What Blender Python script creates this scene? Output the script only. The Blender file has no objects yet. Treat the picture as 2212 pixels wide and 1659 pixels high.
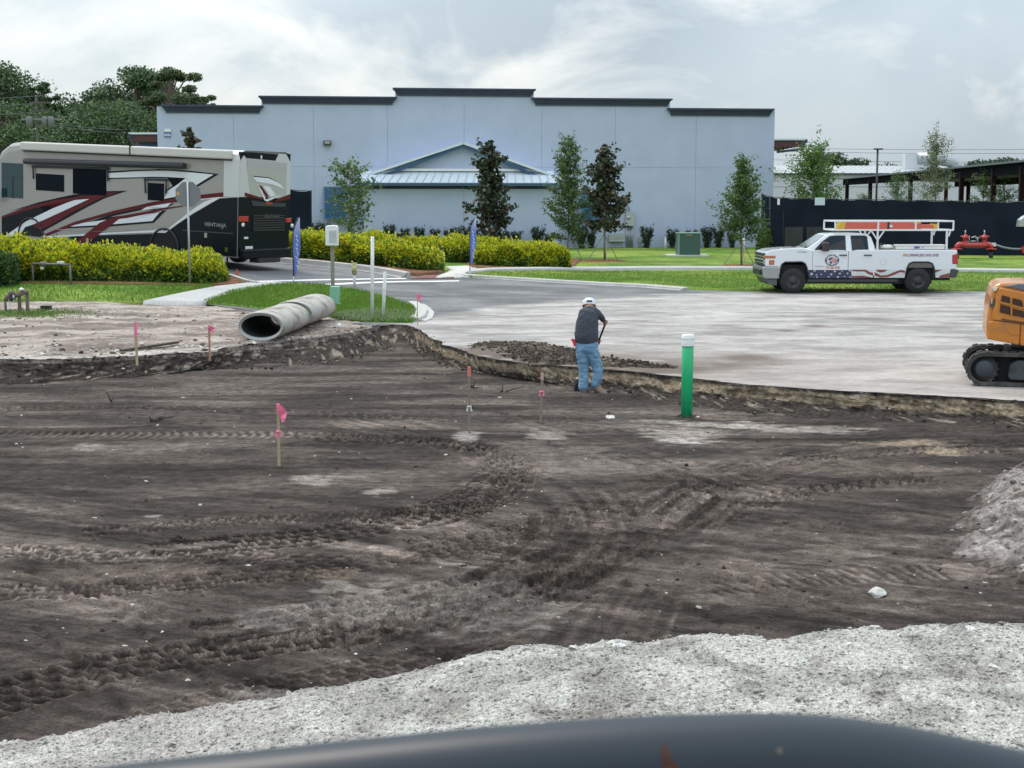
import bpy, bmesh, math, random
import numpy as np
from mathutils import Vector, Matrix
random.seed(7); rng = np.random.default_rng(11)
R = math.radians
scene = bpy.context.scene
# ------------------------------------------------------------------ camera
F, VW, VH = 3300.0, 2212.0, 1659.0        # photograph measured in a 2212 x 1659 frame
CAMZ = 2.85
PITCH = math.atan(384.5 / F)
cam = bpy.data.cameras.new('camera'); cam_o = bpy.data.objects.new('camera', cam)
scene.collection.objects.link(cam_o); scene.camera = cam_o
cam.sensor_width = 36; cam.lens = 36 * F / VW
cam.clip_start = .05; cam.clip_end = 3000
cam_o.location = (0, 0, CAMZ); cam_o.rotation_euler = (R(90) - PITCH, 0, 0)
cam.dof.use_dof = True; cam.dof.focus_distance = 32; cam.dof.aperture_fstop = 20
# ------------------------------------------------------------------ sky + sun
SUN_EL, SUN_AZ = R(58), R(-38)            # behind and to the left of the building
world = bpy.data.worlds.new('World'); scene.world = world; world.use_nodes = True
nt = world.node_tree; nt.nodes.clear(); L = nt.links.new; N = nt.nodes.new
def math_node(nt, op, a, b=None, clamp=False):
    n = nt.nodes.new('ShaderNodeMath'); n.operation = op; n.use_clamp = clamp
    for i, q in enumerate((a, b)):
        if q is None: continue
        if isinstance(q, (int, float)): n.inputs[i].default_value = q
        else: nt.links.new(q, n.inputs[i])
    return n.outputs[0]
def ramp_node(nt, fac, stops, interp='LINEAR'):
    n = nt.nodes.new('ShaderNodeValToRGB'); cr = n.color_ramp; cr.interpolation = interp
    while len(cr.elements) < len(stops): cr.elements.new(.5)
    for e, (p, c) in zip(cr.elements, stops):
        e.position = p; e.color = (*c, 1) if len(c) == 3 else c
    nt.links.new(fac, n.inputs[0]); return n.outputs[0]
def mix_node(nt, fac, a, b, mode='MIX'):
    n = nt.nodes.new('ShaderNodeMix'); n.data_type = 'RGBA'; n.blend_type = mode
    for i, q in ((0, fac), (6, a), (7, b)):
        if isinstance(q, (int, float)): n.inputs[i].default_value = q
        elif isinstance(q, (tuple, list)): n.inputs[i].default_value = (*q, 1) if len(q) == 3 else q
        else: nt.links.new(q, n.inputs[i])
    return n.outputs[2]
def noise_node(nt, vec, scale, detail=5, rough=.55, dist=0, scl=None):
    if scl is not None:
        m = nt.nodes.new('ShaderNodeMapping'); m.inputs['Scale'].default_value = scl[:3]
        if len(scl) > 3: m.inputs['Rotation'].default_value = (0, 0, scl[3])
        nt.links.new(vec, m.inputs[0]); vec = m.outputs[0]
    n = nt.nodes.new('ShaderNodeTexNoise'); n.inputs['Scale'].default_value = scale
    n.inputs['Detail'].default_value = detail; n.inputs['Roughness'].default_value = rough
    n.inputs['Distortion'].default_value = dist
    nt.links.new(vec, n.inputs[0]); return n.outputs[0]
sky = N('ShaderNodeTexSky'); sky.sky_type = 'NISHITA'; sky.sun_disc = False
sky.sun_elevation = SUN_EL; sky.sun_rotation = SUN_AZ; sky.dust_density = 2.0; sky.air_density = 1.2
tc = N('ShaderNodeTexCoord')
n1 = noise_node(nt, tc.outputs['Generated'], 2.6, 8, .50, .35, (1, 1, 2.0))
n2 = noise_node(nt, tc.outputs['Generated'], 6.5, 9, .56, .6, (1, 1, 1.6))
mp = N('ShaderNodeMapping'); mp.inputs['Location'].default_value = (3.1, 1.7, .4)
L(tc.outputs['Generated'], mp.inputs[0])
n3 = noise_node(nt, mp.outputs[0], 9.0, 10, .6, .8, (1, 1, 1.3))
base = ramp_node(nt, n1, [(.34, (3.7, 4.4, 5.05)), (.47, (4.7, 5.5, 6.1)), (.60, (5.8, 6.5, 6.85))])
wh = ramp_node(nt, n2, [(.50, (0, 0, 0)), (.64, (.75, .75, .75)), (.72, (1, 1, 1))])
c1 = mix_node(nt, wh, base, (8.1, 8.3, 8.1))
dk = ramp_node(nt, n3, [(.54, (0, 0, 0)), (.72, (.35, .35, .35))])
c2 = mix_node(nt, dk, c1, (4.3, 5.4, 6.1))
sx = N('ShaderNodeSeparateXYZ'); L(tc.outputs['Generated'], sx.inputs[0])
zz0 = math_node(nt, 'MAXIMUM', sx.outputs[2], 0.); gr = math_node(nt, 'ADD', math_node(nt, 'MULTIPLY', zz0, 1.7), .90)   # overcast skies brighten towards the zenith
cg = N('ShaderNodeCombineColor'); [L(gr, cg.inputs[i]) for i in range(3)]
c3 = mix_node(nt, 1., mix_node(nt, .90, sky.outputs[0], c2), cg.outputs[0], 'MULTIPLY')
bg = N('ShaderNodeBackground'); bg.inputs['Strength'].default_value = .1
L(c3, bg.inputs['Color'])
wo = N('ShaderNodeOutputWorld'); L(bg.outputs[0], wo.inputs[0])
sun = bpy.data.lights.new('sun', 'SUN'); sun.energy = 1.5; sun.angle = R(14); sun.color = (1, .90, .80)
sun_o = bpy.data.objects.new('sun', sun); scene.collection.objects.link(sun_o)
sd = Vector((math.sin(SUN_AZ) * math.cos(SUN_EL), math.cos(SUN_AZ) * math.cos(SUN_EL), math.sin(SUN_EL)))
sun_o.rotation_euler = sd.to_track_quat('Z', 'Y').to_euler()
scene.view_settings.view_transform = 'Standard'; scene.view_settings.look = 'None'
scene.view_settings.gamma = 1; scene.view_settings.use_curve_mapping = False
scene.view_settings.exposure = .3
# ------------------------------------------------------------------ pixel -> world
cp, sp = math.cos(PITCH), math.sin(PITCH)
def ray(u, v):
    return (u - VW / 2, F * cp + (VH / 2 - v) * sp, -F * sp + (VH / 2 - v) * cp)
def P(u, v, y):                            # the point of a viewing ray at depth y
    d = ray(u, v); t = y / d[1]; return Vector((d[0] * t, y, CAMZ + d[2] * t))
def XY(u, v, z=0.):                        # where the ray meets height z
    d = ray(u, v); t = (z - CAMZ) / d[2]; return (d[0] * t, d[1] * t)
def onplane(u, v, o, n):
    d = Vector(ray(u, v)); c = Vector((0, 0, CAMZ)); t = (o - c).dot(n) / d.dot(n); return c + d * t
KX = np.array([-60, -30, -10, -3, 3, 8, 60.]); KY = np.array([0, 38, 43, 48, 51, 57, 62, 70, 85, 100, 600.])
KZ = np.array([[0, 0, .18, .45, .75, 1.28, 1.38, 1.3, 1.0, .8, .6], [0, 0, .18, .45, .75, 1.28, 1.38, 1.3, 1.0, .8, .6],
               [0, 0, .18, .45, .72, .95, 1.0, 1.0, .9, .8, .6], [0, 0, .05, .14, .26, .45, .55, .6, .62, .6, .6],
               [0, 0, 0, 0, .04, .2, .28, .38, .45, .5, .6], [0, 0, 0, 0, 0, .14, .25, .35, .45, .5, .6],
               [0, 0, 0, 0, 0, .14, .25, .35, .45, .5, .6]])
def gz(x, y):                              # height of the natural ground
    x = np.clip(np.asarray(x, float), -60, 60 - 1e-6); y = np.clip(np.asarray(y, float), 0, 600 - 1e-6)
    i = np.clip(np.searchsorted(KX, x, 'right') - 1, 0, len(KX) - 2); j = np.clip(np.searchsorted(KY, y, 'right') - 1, 0, len(KY) - 2)
    a = (x - KX[i]) / (KX[i + 1] - KX[i]); b = (y - KY[j]) / (KY[j + 1] - KY[j])
    return (KZ[i, j] * (1 - a) * (1 - b) + KZ[i + 1, j] * a * (1 - b) + KZ[i, j + 1] * (1 - a) * b + KZ[i + 1, j + 1] * a * b)
def G(u, v, off=0.):                       # ray on the natural ground
    z = 0.
    for _ in range(40):
        x, y = XY(u, v, min(z, 2.6)); z = .6 * z + .4 * float(gz(x, y))
    return Vector((x, y, z + off))
# ------------------------------------------------------------------ noise
def _h(ix, iy, s):
    n = (ix.astype(np.int64) * 374761393 + iy.astype(np.int64) * 668265263 + s * 974634777) & 0xffffffff
    n = ((n ^ (n >> 13)) * 1274126177) & 0xffffffff
    return ((n ^ (n >> 16)) & 0xffff) / 65535.0
def vn(x, y, s=0):
    ix = np.floor(x); iy = np.floor(y); fx = x - ix; fy = y - iy
    fx = fx * fx * (3 - 2 * fx); fy = fy * fy * (3 - 2 * fy)
    a = _h(ix, iy, s); b = _h(ix + 1, iy, s); c = _h(ix, iy + 1, s); d = _h(ix + 1, iy + 1, s)
    return (a + (b - a) * fx) * (1 - fy) + (c + (d - c) * fx) * fy
def fbm(x, y, o=4, s=0, g=.5):
    r = 0; w = 1; t = 0
    for k in range(o):
        r = r + w * vn(x * 2 ** k + 17.3 * k, y * 2 ** k - 9.1 * k, s + k); t += w; w *= g
    return r / t
def sst(a, b, x):
    t = np.clip((x - a) / (b - a), 0, 1); return t * t * (3 - 2 * t)
# ------------------------------------------------------------------ tagging + mesh helpers
def link(o, parent=None):
    scene.collection.objects.link(o)
    if parent is not None: o.parent = parent
    return o
def tag(o, label=None, cat=None, group=None, kind=None):
    if label: o['label'] = label
    if cat: o['category'] = cat
    if group: o['group'] = group
    if kind: o['kind'] = kind
    return o
def E(name, label, cat, loc=(0, 0, 0), rz=0, group=None):
    o = bpy.data.objects.new(name, None); o.empty_display_size = .2; link(o)
    o.location = loc; o.rotation_euler = (0, 0, rz); return tag(o, label, cat, group)
def npmesh(name, V, Fc, mat=None, parent=None, smooth=False, col=None):
    """V Nx3, Fc Mx3 or Mx4 numpy arrays; optional per-vertex colour"""
    V = np.asarray(V, np.float32); Fc = np.asarray(Fc, np.int32)
    me = bpy.data.meshes.new(name); k = Fc.shape[1]
    me.vertices.add(len(V)); me.vertices.foreach_set('co', V.ravel())
    me.loops.add(Fc.size); me.loops.foreach_set('vertex_index', Fc.ravel())
    me.polygons.add(len(Fc)); me.polygons.foreach_set('loop_start', np.arange(0, Fc.size, k, dtype=np.int32))
    me.polygons.foreach_set('use_smooth', np.full(len(Fc), bool(smooth)))
    me.update(calc_edges=True)
    if col is not None:
        a = me.attributes.new('Col', 'FLOAT_COLOR', 'POINT'); c = np.ones((len(V), 4), np.float32); c[:, :3] = col
        a.data.foreach_set('color', c.ravel())
    if mat: me.materials.append(mat)
    o = bpy.data.objects.new(name, me); link(o, parent); return o
def gridfaces(m, n):                       # m rows, n columns
    i = np.arange(m - 1)[:, None] * n + np.arange(n - 1)[None, :]
    return np.stack([i, i + 1, i + n + 1, i + n], -1).reshape(-1, 4)
class MB:
    def __init__(s): s.v = []; s.f = []; s.sm = []
    def add(s, V, Fc, smooth=False):
        b = len(s.v); s.v += [tuple(p) for p in V]
        for q in Fc: s.f.append(tuple(b + i for i in q)); s.sm.append(smooth)
        return s
    def box(s, c, d, M=None):
        hx, hy, hz = d[0] / 2, d[1] / 2, d[2] / 2
        V = [Vector((x, y, z)) for x in (-hx, hx) for y in (-hy, hy) for z in (-hz, hz)]
        if M is not None: V = [M @ p for p in V]
        V = [p + Vector(c) for p in V]
        return s.add(V, [(0, 1, 3, 2), (4, 6, 7, 5), (0, 4, 5, 1), (2, 3, 7, 6), (0, 2, 6, 4), (1, 5, 7, 3)])
    def bar(s, a, b, w, h=None):           # square bar between two points
        a = Vector(a); b = Vector(b); h = h or w; d = b - a; q = d.to_track_quat('Y', 'Z').to_matrix()
        return s.box((a + b) / 2, (w, d.length, h), q)
    def tube(s, pts, r, n=8, cap=True, smooth=True):
        pts = [Vector(p) for p in pts]; m = len(pts); rr = r if isinstance(r, (list, tuple)) else [r] * m
        V = []; up = None
        for i, p in enumerate(pts):
            t = (pts[min(i + 1, m - 1)] - pts[max(i - 1, 0)]).normalized()
            if up is None: up = Vector((0, 0, 1)) if abs(t.z) < .9 else Vector((1, 0, 0))
            a = t.cross(up).normalized(); b = a.cross(t).normalized(); up = b
            for k in range(n):
                an = 2 * math.pi * k / n; V.append(p + (a * math.cos(an) + b * math.sin(an)) * rr[i])
        Fc = [(i * n + k, i * n + (k + 1) % n, (i + 1) * n + (k + 1) % n, (i + 1) * n + k) for i in range(m - 1) for k in range(n)]
        s.add(V, Fc, smooth)
        if cap:
            b = len(s.v) - len(V)
            s.f.append(tuple(b + k for k in range(n))[::-1]); s.sm.append(False)
            s.f.append(tuple(b + (m - 1) * n + k for k in range(n))); s.sm.append(False)
        return s
    def lathe(s, prof, c=(0, 0, 0), n=20, axis='Z', smooth=True, sx=1, sy=1):
        V = []
        for (r, z) in prof:
            for k in range(n):
                a = 2 * math.pi * k / n; x, y = r * math.cos(a) * sx, r * math.sin(a) * sy
                q = (x, y, z) if axis == 'Z' else ((x, z, y) if axis == 'Y' else (z, x, y))
                V.append((q[0] + c[0], q[1] + c[1], q[2] + c[2]))
        m = len(prof)
        Fc = [(i * n + k, i * n + (k + 1) % n, (i + 1) * n + (k + 1) % n, (i + 1) * n + k) for i in range(m - 1) for k in range(n)]
        return s.add(V, Fc, smooth)
    def prism(s, poly, a, b, axis='Y', caps=True):
        """poly: 2D outline; axis Y -> (x,z) outline swept from y=a to y=b; Z -> (x,y); X -> (y,z)"""
        def q(p, t): return (p[0], t, p[1]) if axis == 'Y' else ((p[0], p[1], t) if axis == 'Z' else (t, p[0], p[1]))
        n = len(poly); V = [q(p, a) for p in poly] + [q(p, b) for p in poly]
        Fc = [(i, (i + 1) % n, n + (i + 1) % n, n + i) for i in range(n)]
        if caps: Fc += [tuple(range(n))[::-1], tuple(range(n, 2 * n))]
        return s.add(V, Fc)
    def build(s, name, mat, parent=None, label=None, bevel=0, kind=None, seg=2, recalc=True, cat=None):
        me = bpy.data.meshes.new(name); me.from_pydata([tuple(p) for p in s.v], [], s.f)
        me.polygons.foreach_set('use_smooth', s.sm); me.update()
        if recalc:
            bm = bmesh.new(); bm.from_mesh(me); bmesh.ops.recalc_face_normals(bm, faces=bm.faces)
            bm.to_mesh(me); bm.free()
        if mat: me.materials.append(mat)
        o = bpy.data.objects.new(name, me); link(o, parent)
        if label: o['label'] = label
        if kind: o['kind'] = kind
        if cat: o['category'] = cat
        if bevel:
            m = o.modifiers.new('bevel', 'BEVEL'); m.width = bevel; m.segments = seg; m.limit_method = 'ANGLE'; m.angle_limit = R(35)
            m.harden_normals = False
        return o
def copy_tree(o, parent=None, mats=None):
    c = o.copy(); scene.collection.objects.link(c)
    if parent is not None: c.parent = parent
    for ch in [q for q in o.children]: copy_tree(ch, c)
    return c
def text_mesh(name, s, size, mat, parent, M, bold=.012, width=None):
    cu = bpy.data.curves.new('t', 'FONT'); cu.body = s; cu.size = size; cu.align_x = 'CENTER'; cu.align_y = 'CENTER'
    cu.offset = bold * size; cu.extrude = .001; cu.resolution_u = 2
    ob = bpy.data.objects.new('t', cu); scene.collection.objects.link(ob)
    bpy.context.view_layer.update()
    me = bpy.data.meshes.new_from_object(ob); bpy.data.objects.remove(ob); bpy.data.curves.remove(cu)
    if width:
        xs = [v.co.x for v in me.vertices]; k = width / max(1e-6, max(xs) - min(xs))
        for v in me.vertices: v.co.x *= k
    me.transform(M); me.materials.clear(); me.materials.append(mat); me.name = name
    o = bpy.data.objects.new(name, me); link(o, parent); return o
# ------------------------------------------------------------------ materials
MATS = {}
def mat(name, col, rough=.6, metal=0., var=.0, vscale=6., bump=0., bscale=40., spec=.5, coat=0., trans=0., stretch=None, dirt=None, dscale=2.):
    if name in MATS: return MATS[name]
    m = bpy.data.materials.new(name); m.use_nodes = True; t = m.node_tree; b = t.nodes['Principled BSDF']
    b.inputs['Roughness'].default_value = rough; b.inputs['Metallic'].default_value = metal
    b.inputs['Specular IOR Level'].default_value = spec; b.inputs['Coat Weight'].default_value = coat
    tc = t.nodes.new('ShaderNodeTexCoord'); vec = tc.outputs['Object']
    c = None
    if var:
        n = noise_node(t, vec, vscale, 5, .6, 0, stretch)
        c = ramp_node(t, n, [(.3, tuple(q * (1 - var) for q in col)), (.7, tuple(min(1, q * (1 + var)) for q in col))])
    if dirt:
        n = noise_node(t, vec, dscale, 7, .65, .5, stretch)
        f = ramp_node(t, n, [(.48, (0, 0, 0)), (.66, (1, 1, 1))])
        c = mix_node(t, f, c if c is not None else col, dirt)
    if c is None: b.inputs['Base Color'].default_value = (*col, 1)
    else: t.links.new(c, b.inputs['Base Color'])
    if bump:
        n = noise_node(t, vec, bscale, 6, .6, 0, stretch); bn = t.nodes.new('ShaderNodeBump'); bn.inputs['Strength'].default_value = bump
        bn.inputs['Distance'].default_value = .02
        t.links.new(n, bn.inputs['Height']); t.links.new(bn.outputs[0], b.inputs['Normal'])
    if trans:
        o = t.nodes['Material Output']; tr = t.nodes.new('ShaderNodeBsdfTranslucent'); mx = t.nodes.new('ShaderNodeMixShader')
        mx.inputs[0].default_value = trans
        if c is None: tr.inputs[0].default_value = (*col, 1)
        else: t.links.new(c, tr.inputs[0])
        t.links.new(b.outputs[0], mx.inputs[1]); t.links.new(tr.outputs[0], mx.inputs[2]); t.links.new(mx.outputs[0], o.inputs[0])
    MATS[name] = m; return m
def attr_mat(name, rough=.85, spec=.3, nv=.25, scales=((3., .5), (22., .5)), bump=.5, bscale=30., trans=0., bdist=.03, hue=None):
    """colour comes from the mesh's own Col attribute times procedural noise"""
    m = bpy.data.materials.new(name); m.use_nodes = True; t = m.node_tree; b = t.nodes['Principled BSDF']
    b.inputs['Roughness'].default_value = rough; b.inputs['Specular IOR Level'].default_value = spec
    at = t.nodes.new('ShaderNodeAttribute'); at.attribute_name = 'Col'
    tc = t.nodes.new('ShaderNodeTexCoord'); c = at.outputs['Color']
    for (sc, w) in scales:
        n = noise_node(t, tc.outputs['Object'], sc, 6, .65)
        v = nv * w * 2
        f = ramp_node(t, n, [(.28, (1 - v,) * 3), (.5, (1, 1, 1)), (.72, (1 + v,) * 3)])
        c = mix_node(t, 1., c, f, 'MULTIPLY')
    t.links.new(c, b.inputs['Base Color'])
    if bump:
        n = noise_node(t, tc.outputs['Object'], bscale, 8, .7); bn = t.nodes.new('ShaderNodeBump'); bn.inputs['Strength'].default_value = bump
        bn.inputs['Distance'].default_value = bdist
        t.links.new(n, bn.inputs['Height']); t.links.new(bn.outputs[0], b.inputs['Normal'])
    if trans:
        o = t.nodes['Material Output']; tr = t.nodes.new('ShaderNodeBsdfTranslucent'); mx = t.nodes.new('ShaderNodeMixShader')
        mx.inputs[0].default_value = trans; t.links.new(c, tr.inputs[0])
        t.links.new(b.outputs[0], mx.inputs[1]); t.links.new(tr.outputs[0], mx.inputs[2]); t.links.new(mx.outputs[0], o.inputs[0])
    return m
# ================================================================== GROUND
PIT = -.3
M_soil = attr_mat('dark soil', .95, .15, .5, ((1.1, .4), (7., .6), (45., .6)), .9, 38, bdist=.03)
M_sand = attr_mat('bare sand', .95, .15, .3, ((1.3, .4), (9., .6), (60., .5)), .8, 45, bdist=.03)
M_lot = attr_mat('dusty lot', .9, .2, .22, ((.5, .5), (5., .4), (50., .4)), .4, 60, bdist=.012)
M_grass = attr_mat('mown grass', .9, .15, .38, ((.6, .4), (6., .5), (40., .6)), .8, 60, bdist=.04)
M_blade = attr_mat('grass blade', .8, .2, .1, ((3., .5),), 0, trans=.3)
M_bank = attr_mat('cut earth', .95, .1, .5, ((3., .4), (14., .8)), 1., 30, bdist=.04)
M_clod = attr_mat('earth clod', .95, .1, .3, ((20., .5),), .6, 60, bdist=.01)
M_shell = attr_mat('crushed shell', .9, .2, .42, ((38., .6), (110., .8)), 1., 110, bdist=.006)
M_conc = attr_mat('pale concrete', .85, .25, .12, ((1.5, .5), (12., .5)), .25, 90, bdist=.005)
M_mulch = attr_mat('pine mulch', .95, .1, .5, ((8., .5), (40., .7)), 1., 60, bdist=.03)

def resample(pl, n):
    p = np.array([tuple(q)[:2] for q in pl], float); d = np.r_[0, np.cumsum(np.hypot(*np.diff(p, axis=0).T))]
    t = np.linspace(0, d[-1], n); return np.c_[np.interp(t, d, p[:, 0]), np.interp(t, d, p[:, 1])]
def surf(name, A, B, n, m, mat_, off, colf, zf=None, noise=0., pw=1.0, kind='structure', parent=None, skirt=0):
    """sheet lofted between two ground lines, draped on the natural ground"""
    a = resample(A, n); b = resample(B, n); t = (np.linspace(0, 1, m) ** pw)[:, None, None]
    if off > .04:                          # raised sheets get a thin upright edge all round
        tv = t[:, 0, 0].copy(); tv[1] = min(tv[1], .004); tv[-2] = max(tv[-2], .996); t = tv[:, None, None]
    p = a[None] * (1 - t) + b[None] * t; x = p[..., 0].ravel(); y = p[..., 1].ravel()
    z = gz(x, y) + off
    if zf is not None: z = z + zf(x, y)
    if noise: z = z + noise * (fbm(x * 1.1, y * 1.1, 5, 5) - .5)
    if off > .04:
        Z_ = z.reshape(m, n); Z_[0] -= .16; Z_[-1] -= .16; Z_[:, 0] -= .16; Z_[:, -1] -= .16; z = Z_.ravel()
        pp = p.copy(); e_ = .004; pp[0] = pp[1] + (pp[0] - pp[1]) * e_ + (p[0] - pp[1]) * (1 - e_); x = pp[..., 0].ravel(); y = pp[..., 1].ravel()
    c = colf(x, y); o = npmesh(name, np.c_[x, y, z], gridfaces(m, n), mat_, parent, True, c)
    if kind: o['kind'] = kind
    return o
def const(c): return lambda x, y: np.tile(np.array(c, np.float32), (len(x), 1))
def mixc(a, b, t): return np.asarray(a)[None] * (1 - t[:, None]) + np.asarray(b)[None] * t[:, None]

# base ground far beyond everything (rises with the natural ground, 5 cm under the sheets)
ys = np.r_[np.array([-8, 0, 10, 20, 30, 36, 37.2]), np.linspace(38, 100, 32), np.array([130, 180, 260, 400, 700, 1100, 1900])]
xs = np.r_[-1400, -500, -200, -100, np.linspace(-60, 60, 61), 100, 200, 500, 1400]
X, Y = np.meshgrid(xs, ys); x = X.ravel(); y = Y.ravel()
z = np.where(y < 37.5, PIT - .25, gz(x, y) - .06)
tag(npmesh('ground', np.c_[x, y, z], gridfaces(len(ys), len(xs)), M_grass, None, True, mixc((.10, .13, .045), (.16, .13, .09), fbm(x * .05, y * .05, 3, 3))), kind='structure')

# --- lines that divide the ground (lip of the cut = top edge, foot = bottom edge)
LIPL = [(-34, 27.6), XY(-60, 781), XY(0, 779), XY(100, 780), XY(200, 776), XY(330, 770), XY(470, 764), XY(490, 757), XY(600, 742), XY(700, 730), XY(760, 722), XY(800, 712), XY(822, 704)]
FOOTL = [(-34, 26.6), XY(-60, 829, PIT), XY(0, 828, PIT), XY(200, 820, PIT), XY(350, 808, PIT), XY(490, 802, PIT), XY(600, 797, PIT), XY(720, 784, PIT), XY(790, 770, PIT), XY(818, 762, PIT), XY(835, 752, PIT)]
LIPN = [XY(822, 704), XY(850, 703), XY(880, 705), XY(896, 710)]
FOOTN = [XY(835, 752, PIT), XY(855, 742, PIT), XY(880, 742, PIT), XY(900, 752, PIT)]
LIPR = [XY(896, 710), XY(925, 728), XY(960, 748), XY(1010, 765), XY(1060, 778), XY(1150, 790), XY(1250, 797), XY(1330, 803), XY(1420, 812), XY(1500, 822), XY(1600, 834), XY(1750, 845), XY(1900, 853), XY(2050, 860), XY(2212, 872), (9.5, 20.2), (13, 16), (17, 8), (19, 0), (20, -8)]
FOOTR = [XY(900, 752, PIT), XY(935, 778, PIT), XY(975, 795, PIT), XY(1020, 808, PIT), XY(1070, 816, PIT), XY(1160, 826, PIT), XY(1260, 840, PIT), XY(1340, 852, PIT), XY(1430, 866, PIT), XY(1510, 878, PIT), XY(1600, 890, PIT), XY(1750, 898, PIT), XY(1900, 905, PIT), XY(2050, 918, PIT), XY(2212, 930, PIT), (9.0, 19.6), (12.6, 15.6), (16.6, 7.8), (18.4, 0), (19.4, -8)]

def rough(pl, n, amp, seed):               # ragged, crumbled edge line
    p = resample(pl, n); t = np.gradient(p, axis=0); t /= np.hypot(*t.T)[:, None]; s_ = np.r_[0, np.cumsum(np.hypot(*np.diff(p, axis=0).T))]
    o = (amp * 2 * (fbm(s_ * 1.6, s_ * 0 + seed, 4, seed) - .5) + amp * .8 * (fbm(s_ * 7, s_ * 0, 2, seed + 1) - .5)); o[0] = o[-1] = 0; p = p + np.c_[-t[:, 1], t[:, 0]] * o[:, None]
    return [tuple(q) for q in p]
LIPL = rough(LIPL, 420, .13, 4); LIPR = rough(LIPR, 620, .11, 9)
# --- the excavated floor : perspective-spaced grid, real tyre prints
def rows_for(y0, y1, m):                   # rows evenly spaced in the picture
    a, b = 1 / y0, 1 / y1; return 1 / np.linspace(a, b, m)
yy = rows_for(7.2, 39.5, 880); uu = np.linspace(-.43, .43, 640)
Y = np.repeat(yy[:, None], len(uu), 1); X = uu[None] * Y
x = X.ravel(); y = Y.ravel()
wx = x + .5 * (fbm(x * .5, y * .5, 3, 31) - .5); wy = y + .5 * (fbm(x * .5 + 9, y * .5, 3, 32) - .5)
z = .10 * (fbm(x * .22, y * .22, 3, 1) - .5) + .05 * (fbm(wx * .6, wy * 2.6, 4, 2) - .5) * sst(17, 22, y)
z += .03 * (fbm(wx * 1.6 + wy * .9, wy * .8 - wx * .4, 4, 4) - .5) * (1 - sst(17, 22, y)) + .022 * (fbm(x * 9, y * 9, 3, 6) - .5)
rid = fbm(wx * 3.2 + 2.2 * wy, wy * 2.2 - .6 * wx, 3, 8)         # blade ridges running down to the right
z += .016 * np.clip(np.abs(rid - .5) * -6 + .5, 0, 1) * (1 - sst(13, 18, y)) * sst(.45, .6, fbm(x * .4, y * .4, 2, 9))
tread = np.zeros(len(x)); tcol = np.zeros(len(x))
def track(pts, w, kind, depth, pitch=.115, dark=.6):
    """press a wheel or belt print along a curve; pts are photograph points on the pit floor"""
    global z, tread, tcol
    depth *= .46
    p = np.array([XY(u, v, PIT) for (u, v) in pts]); d = np.r_[0, np.cumsum(np.hypot(*np.diff(p, axis=0).T))]
    n = max(6, int(d[-1] / .35)); tt = np.linspace(0, d[-1], n)
    k = np.array([.25, .5, .25]); q = np.c_[np.interp(tt, d, p[:, 0]), np.interp(tt, d, p[:, 1])]
    for _ in range(4): q[1:-1] = .25 * q[:-2] + .5 * q[1:-1] + .25 * q[2:]
    ds = np.r_[0, np.cumsum(np.hypot(*np.diff(q, axis=0).T))]
    sel = np.where((x > q[:, 0].min() - w) & (x < q[:, 0].max() + w) & (y > q[:, 1].min() - w) & (y < q[:, 1].max() + w))[0]
    X_, Y_ = x[sel], y[sel]; best = np.full(len(sel), 9.); S = np.zeros(len(sel)); T = np.zeros(len(sel))
    for i in range(n - 1):
        a = q[i]; b = q[i + 1]; e = b - a; l = np.hypot(*e) + 1e-9; e = e / l
        rx, ry = X_ - a[0], Y_ - a[1]; s = np.clip(rx * e[0] + ry * e[1], 0, l)
        dx, dy = rx - s * e[0], ry - s * e[1]; dd = np.hypot(dx, dy); lat = e[0] * ry - e[1] * rx
        m = dd < best; best[m] = dd[m]; S[m] = (ds[i] + s)[m]; T[m] = lat[m]
    inside = sst(w / 2 + .05, w / 2 - .03, np.abs(T)) * (best < w)
    fade = .62 + .38 * sst(.28, .55, fbm(X_ * .9, Y_ * .9, 3, 40 + len(pts)))
    if kind == 'lug':                      # brick-like blocks left between lugs
        rowi = np.floor((T + w / 2) / (w / 4.0)); off = (rowi % 2) * .5
        a = np.abs(((S / pitch + off + .15 * vn(S * 2, T * 5, 3)) % 1) - .5) * 2
        b = np.abs((((T + w / 2) / (w / 4.0)) % 1) - .5) * 2
        blk = sst(.90, .74, a) * sst(.95, .84, b); h = (.62 - blk) * 1.0
    elif kind == 'smear':
        h = 1.6 * (fbm(S * .5, T * 13, 3, 44) - .5)
    elif kind == 'chev':
        a = np.abs(((S / pitch + np.abs(T) * 2.2) % 1) - .5) * 2; h = sst(.3, .7, a) - .5
    else:                                  # belt: fine bars
        a = np.abs(((S / (pitch * .55)) % 1) - .5) * 2; h = sst(.25, .75, a) - .5
    rim = np.exp(-((np.abs(T) - w / 2 - .03) / .045) ** 2) * (best < w)
    z[sel] += inside * fade * (depth * h - depth * .35) + rim * depth * .35 * fade
    tread[sel] = np.where(inside * fade > .2, -h * fade, tread[sel]) ; tcol[sel] = np.maximum(tcol[sel], inside * fade * dark)
track([(-80, 1545), (150, 1470), (330, 1420), (700, 1385), (900, 1345), (1130, 1290), (1300, 1210)], .62, 'lug', .085, .17)
track([(-80, 1290), (200, 1285), (450, 1262), (800, 1225), (1100, 1160), (1300, 1100)], .55, 'lug', .07, .16)
track([(640, 1345), (800, 1320), (1000, 1290), (1250, 1205), (1450, 1110), (1520, 1060)], .8, 'lug', .08, .17)
track([(500, 1180), (700, 1165), (900, 1120), (1060, 1060), (1120, 1010), (1080, 975), (980, 955), (800, 950)], .75, 'lug', .06, .15, .9)
track([(280, 1150), (500, 1130), (800, 1120), (1000, 1095)], .45, 'lug', .06, .14)
track([(1000, 1220), (1200, 1150), (1400, 1100), (1600, 1030), (1800, 990), (2100, 960)], .5, 'belt', .06, .16)
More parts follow.
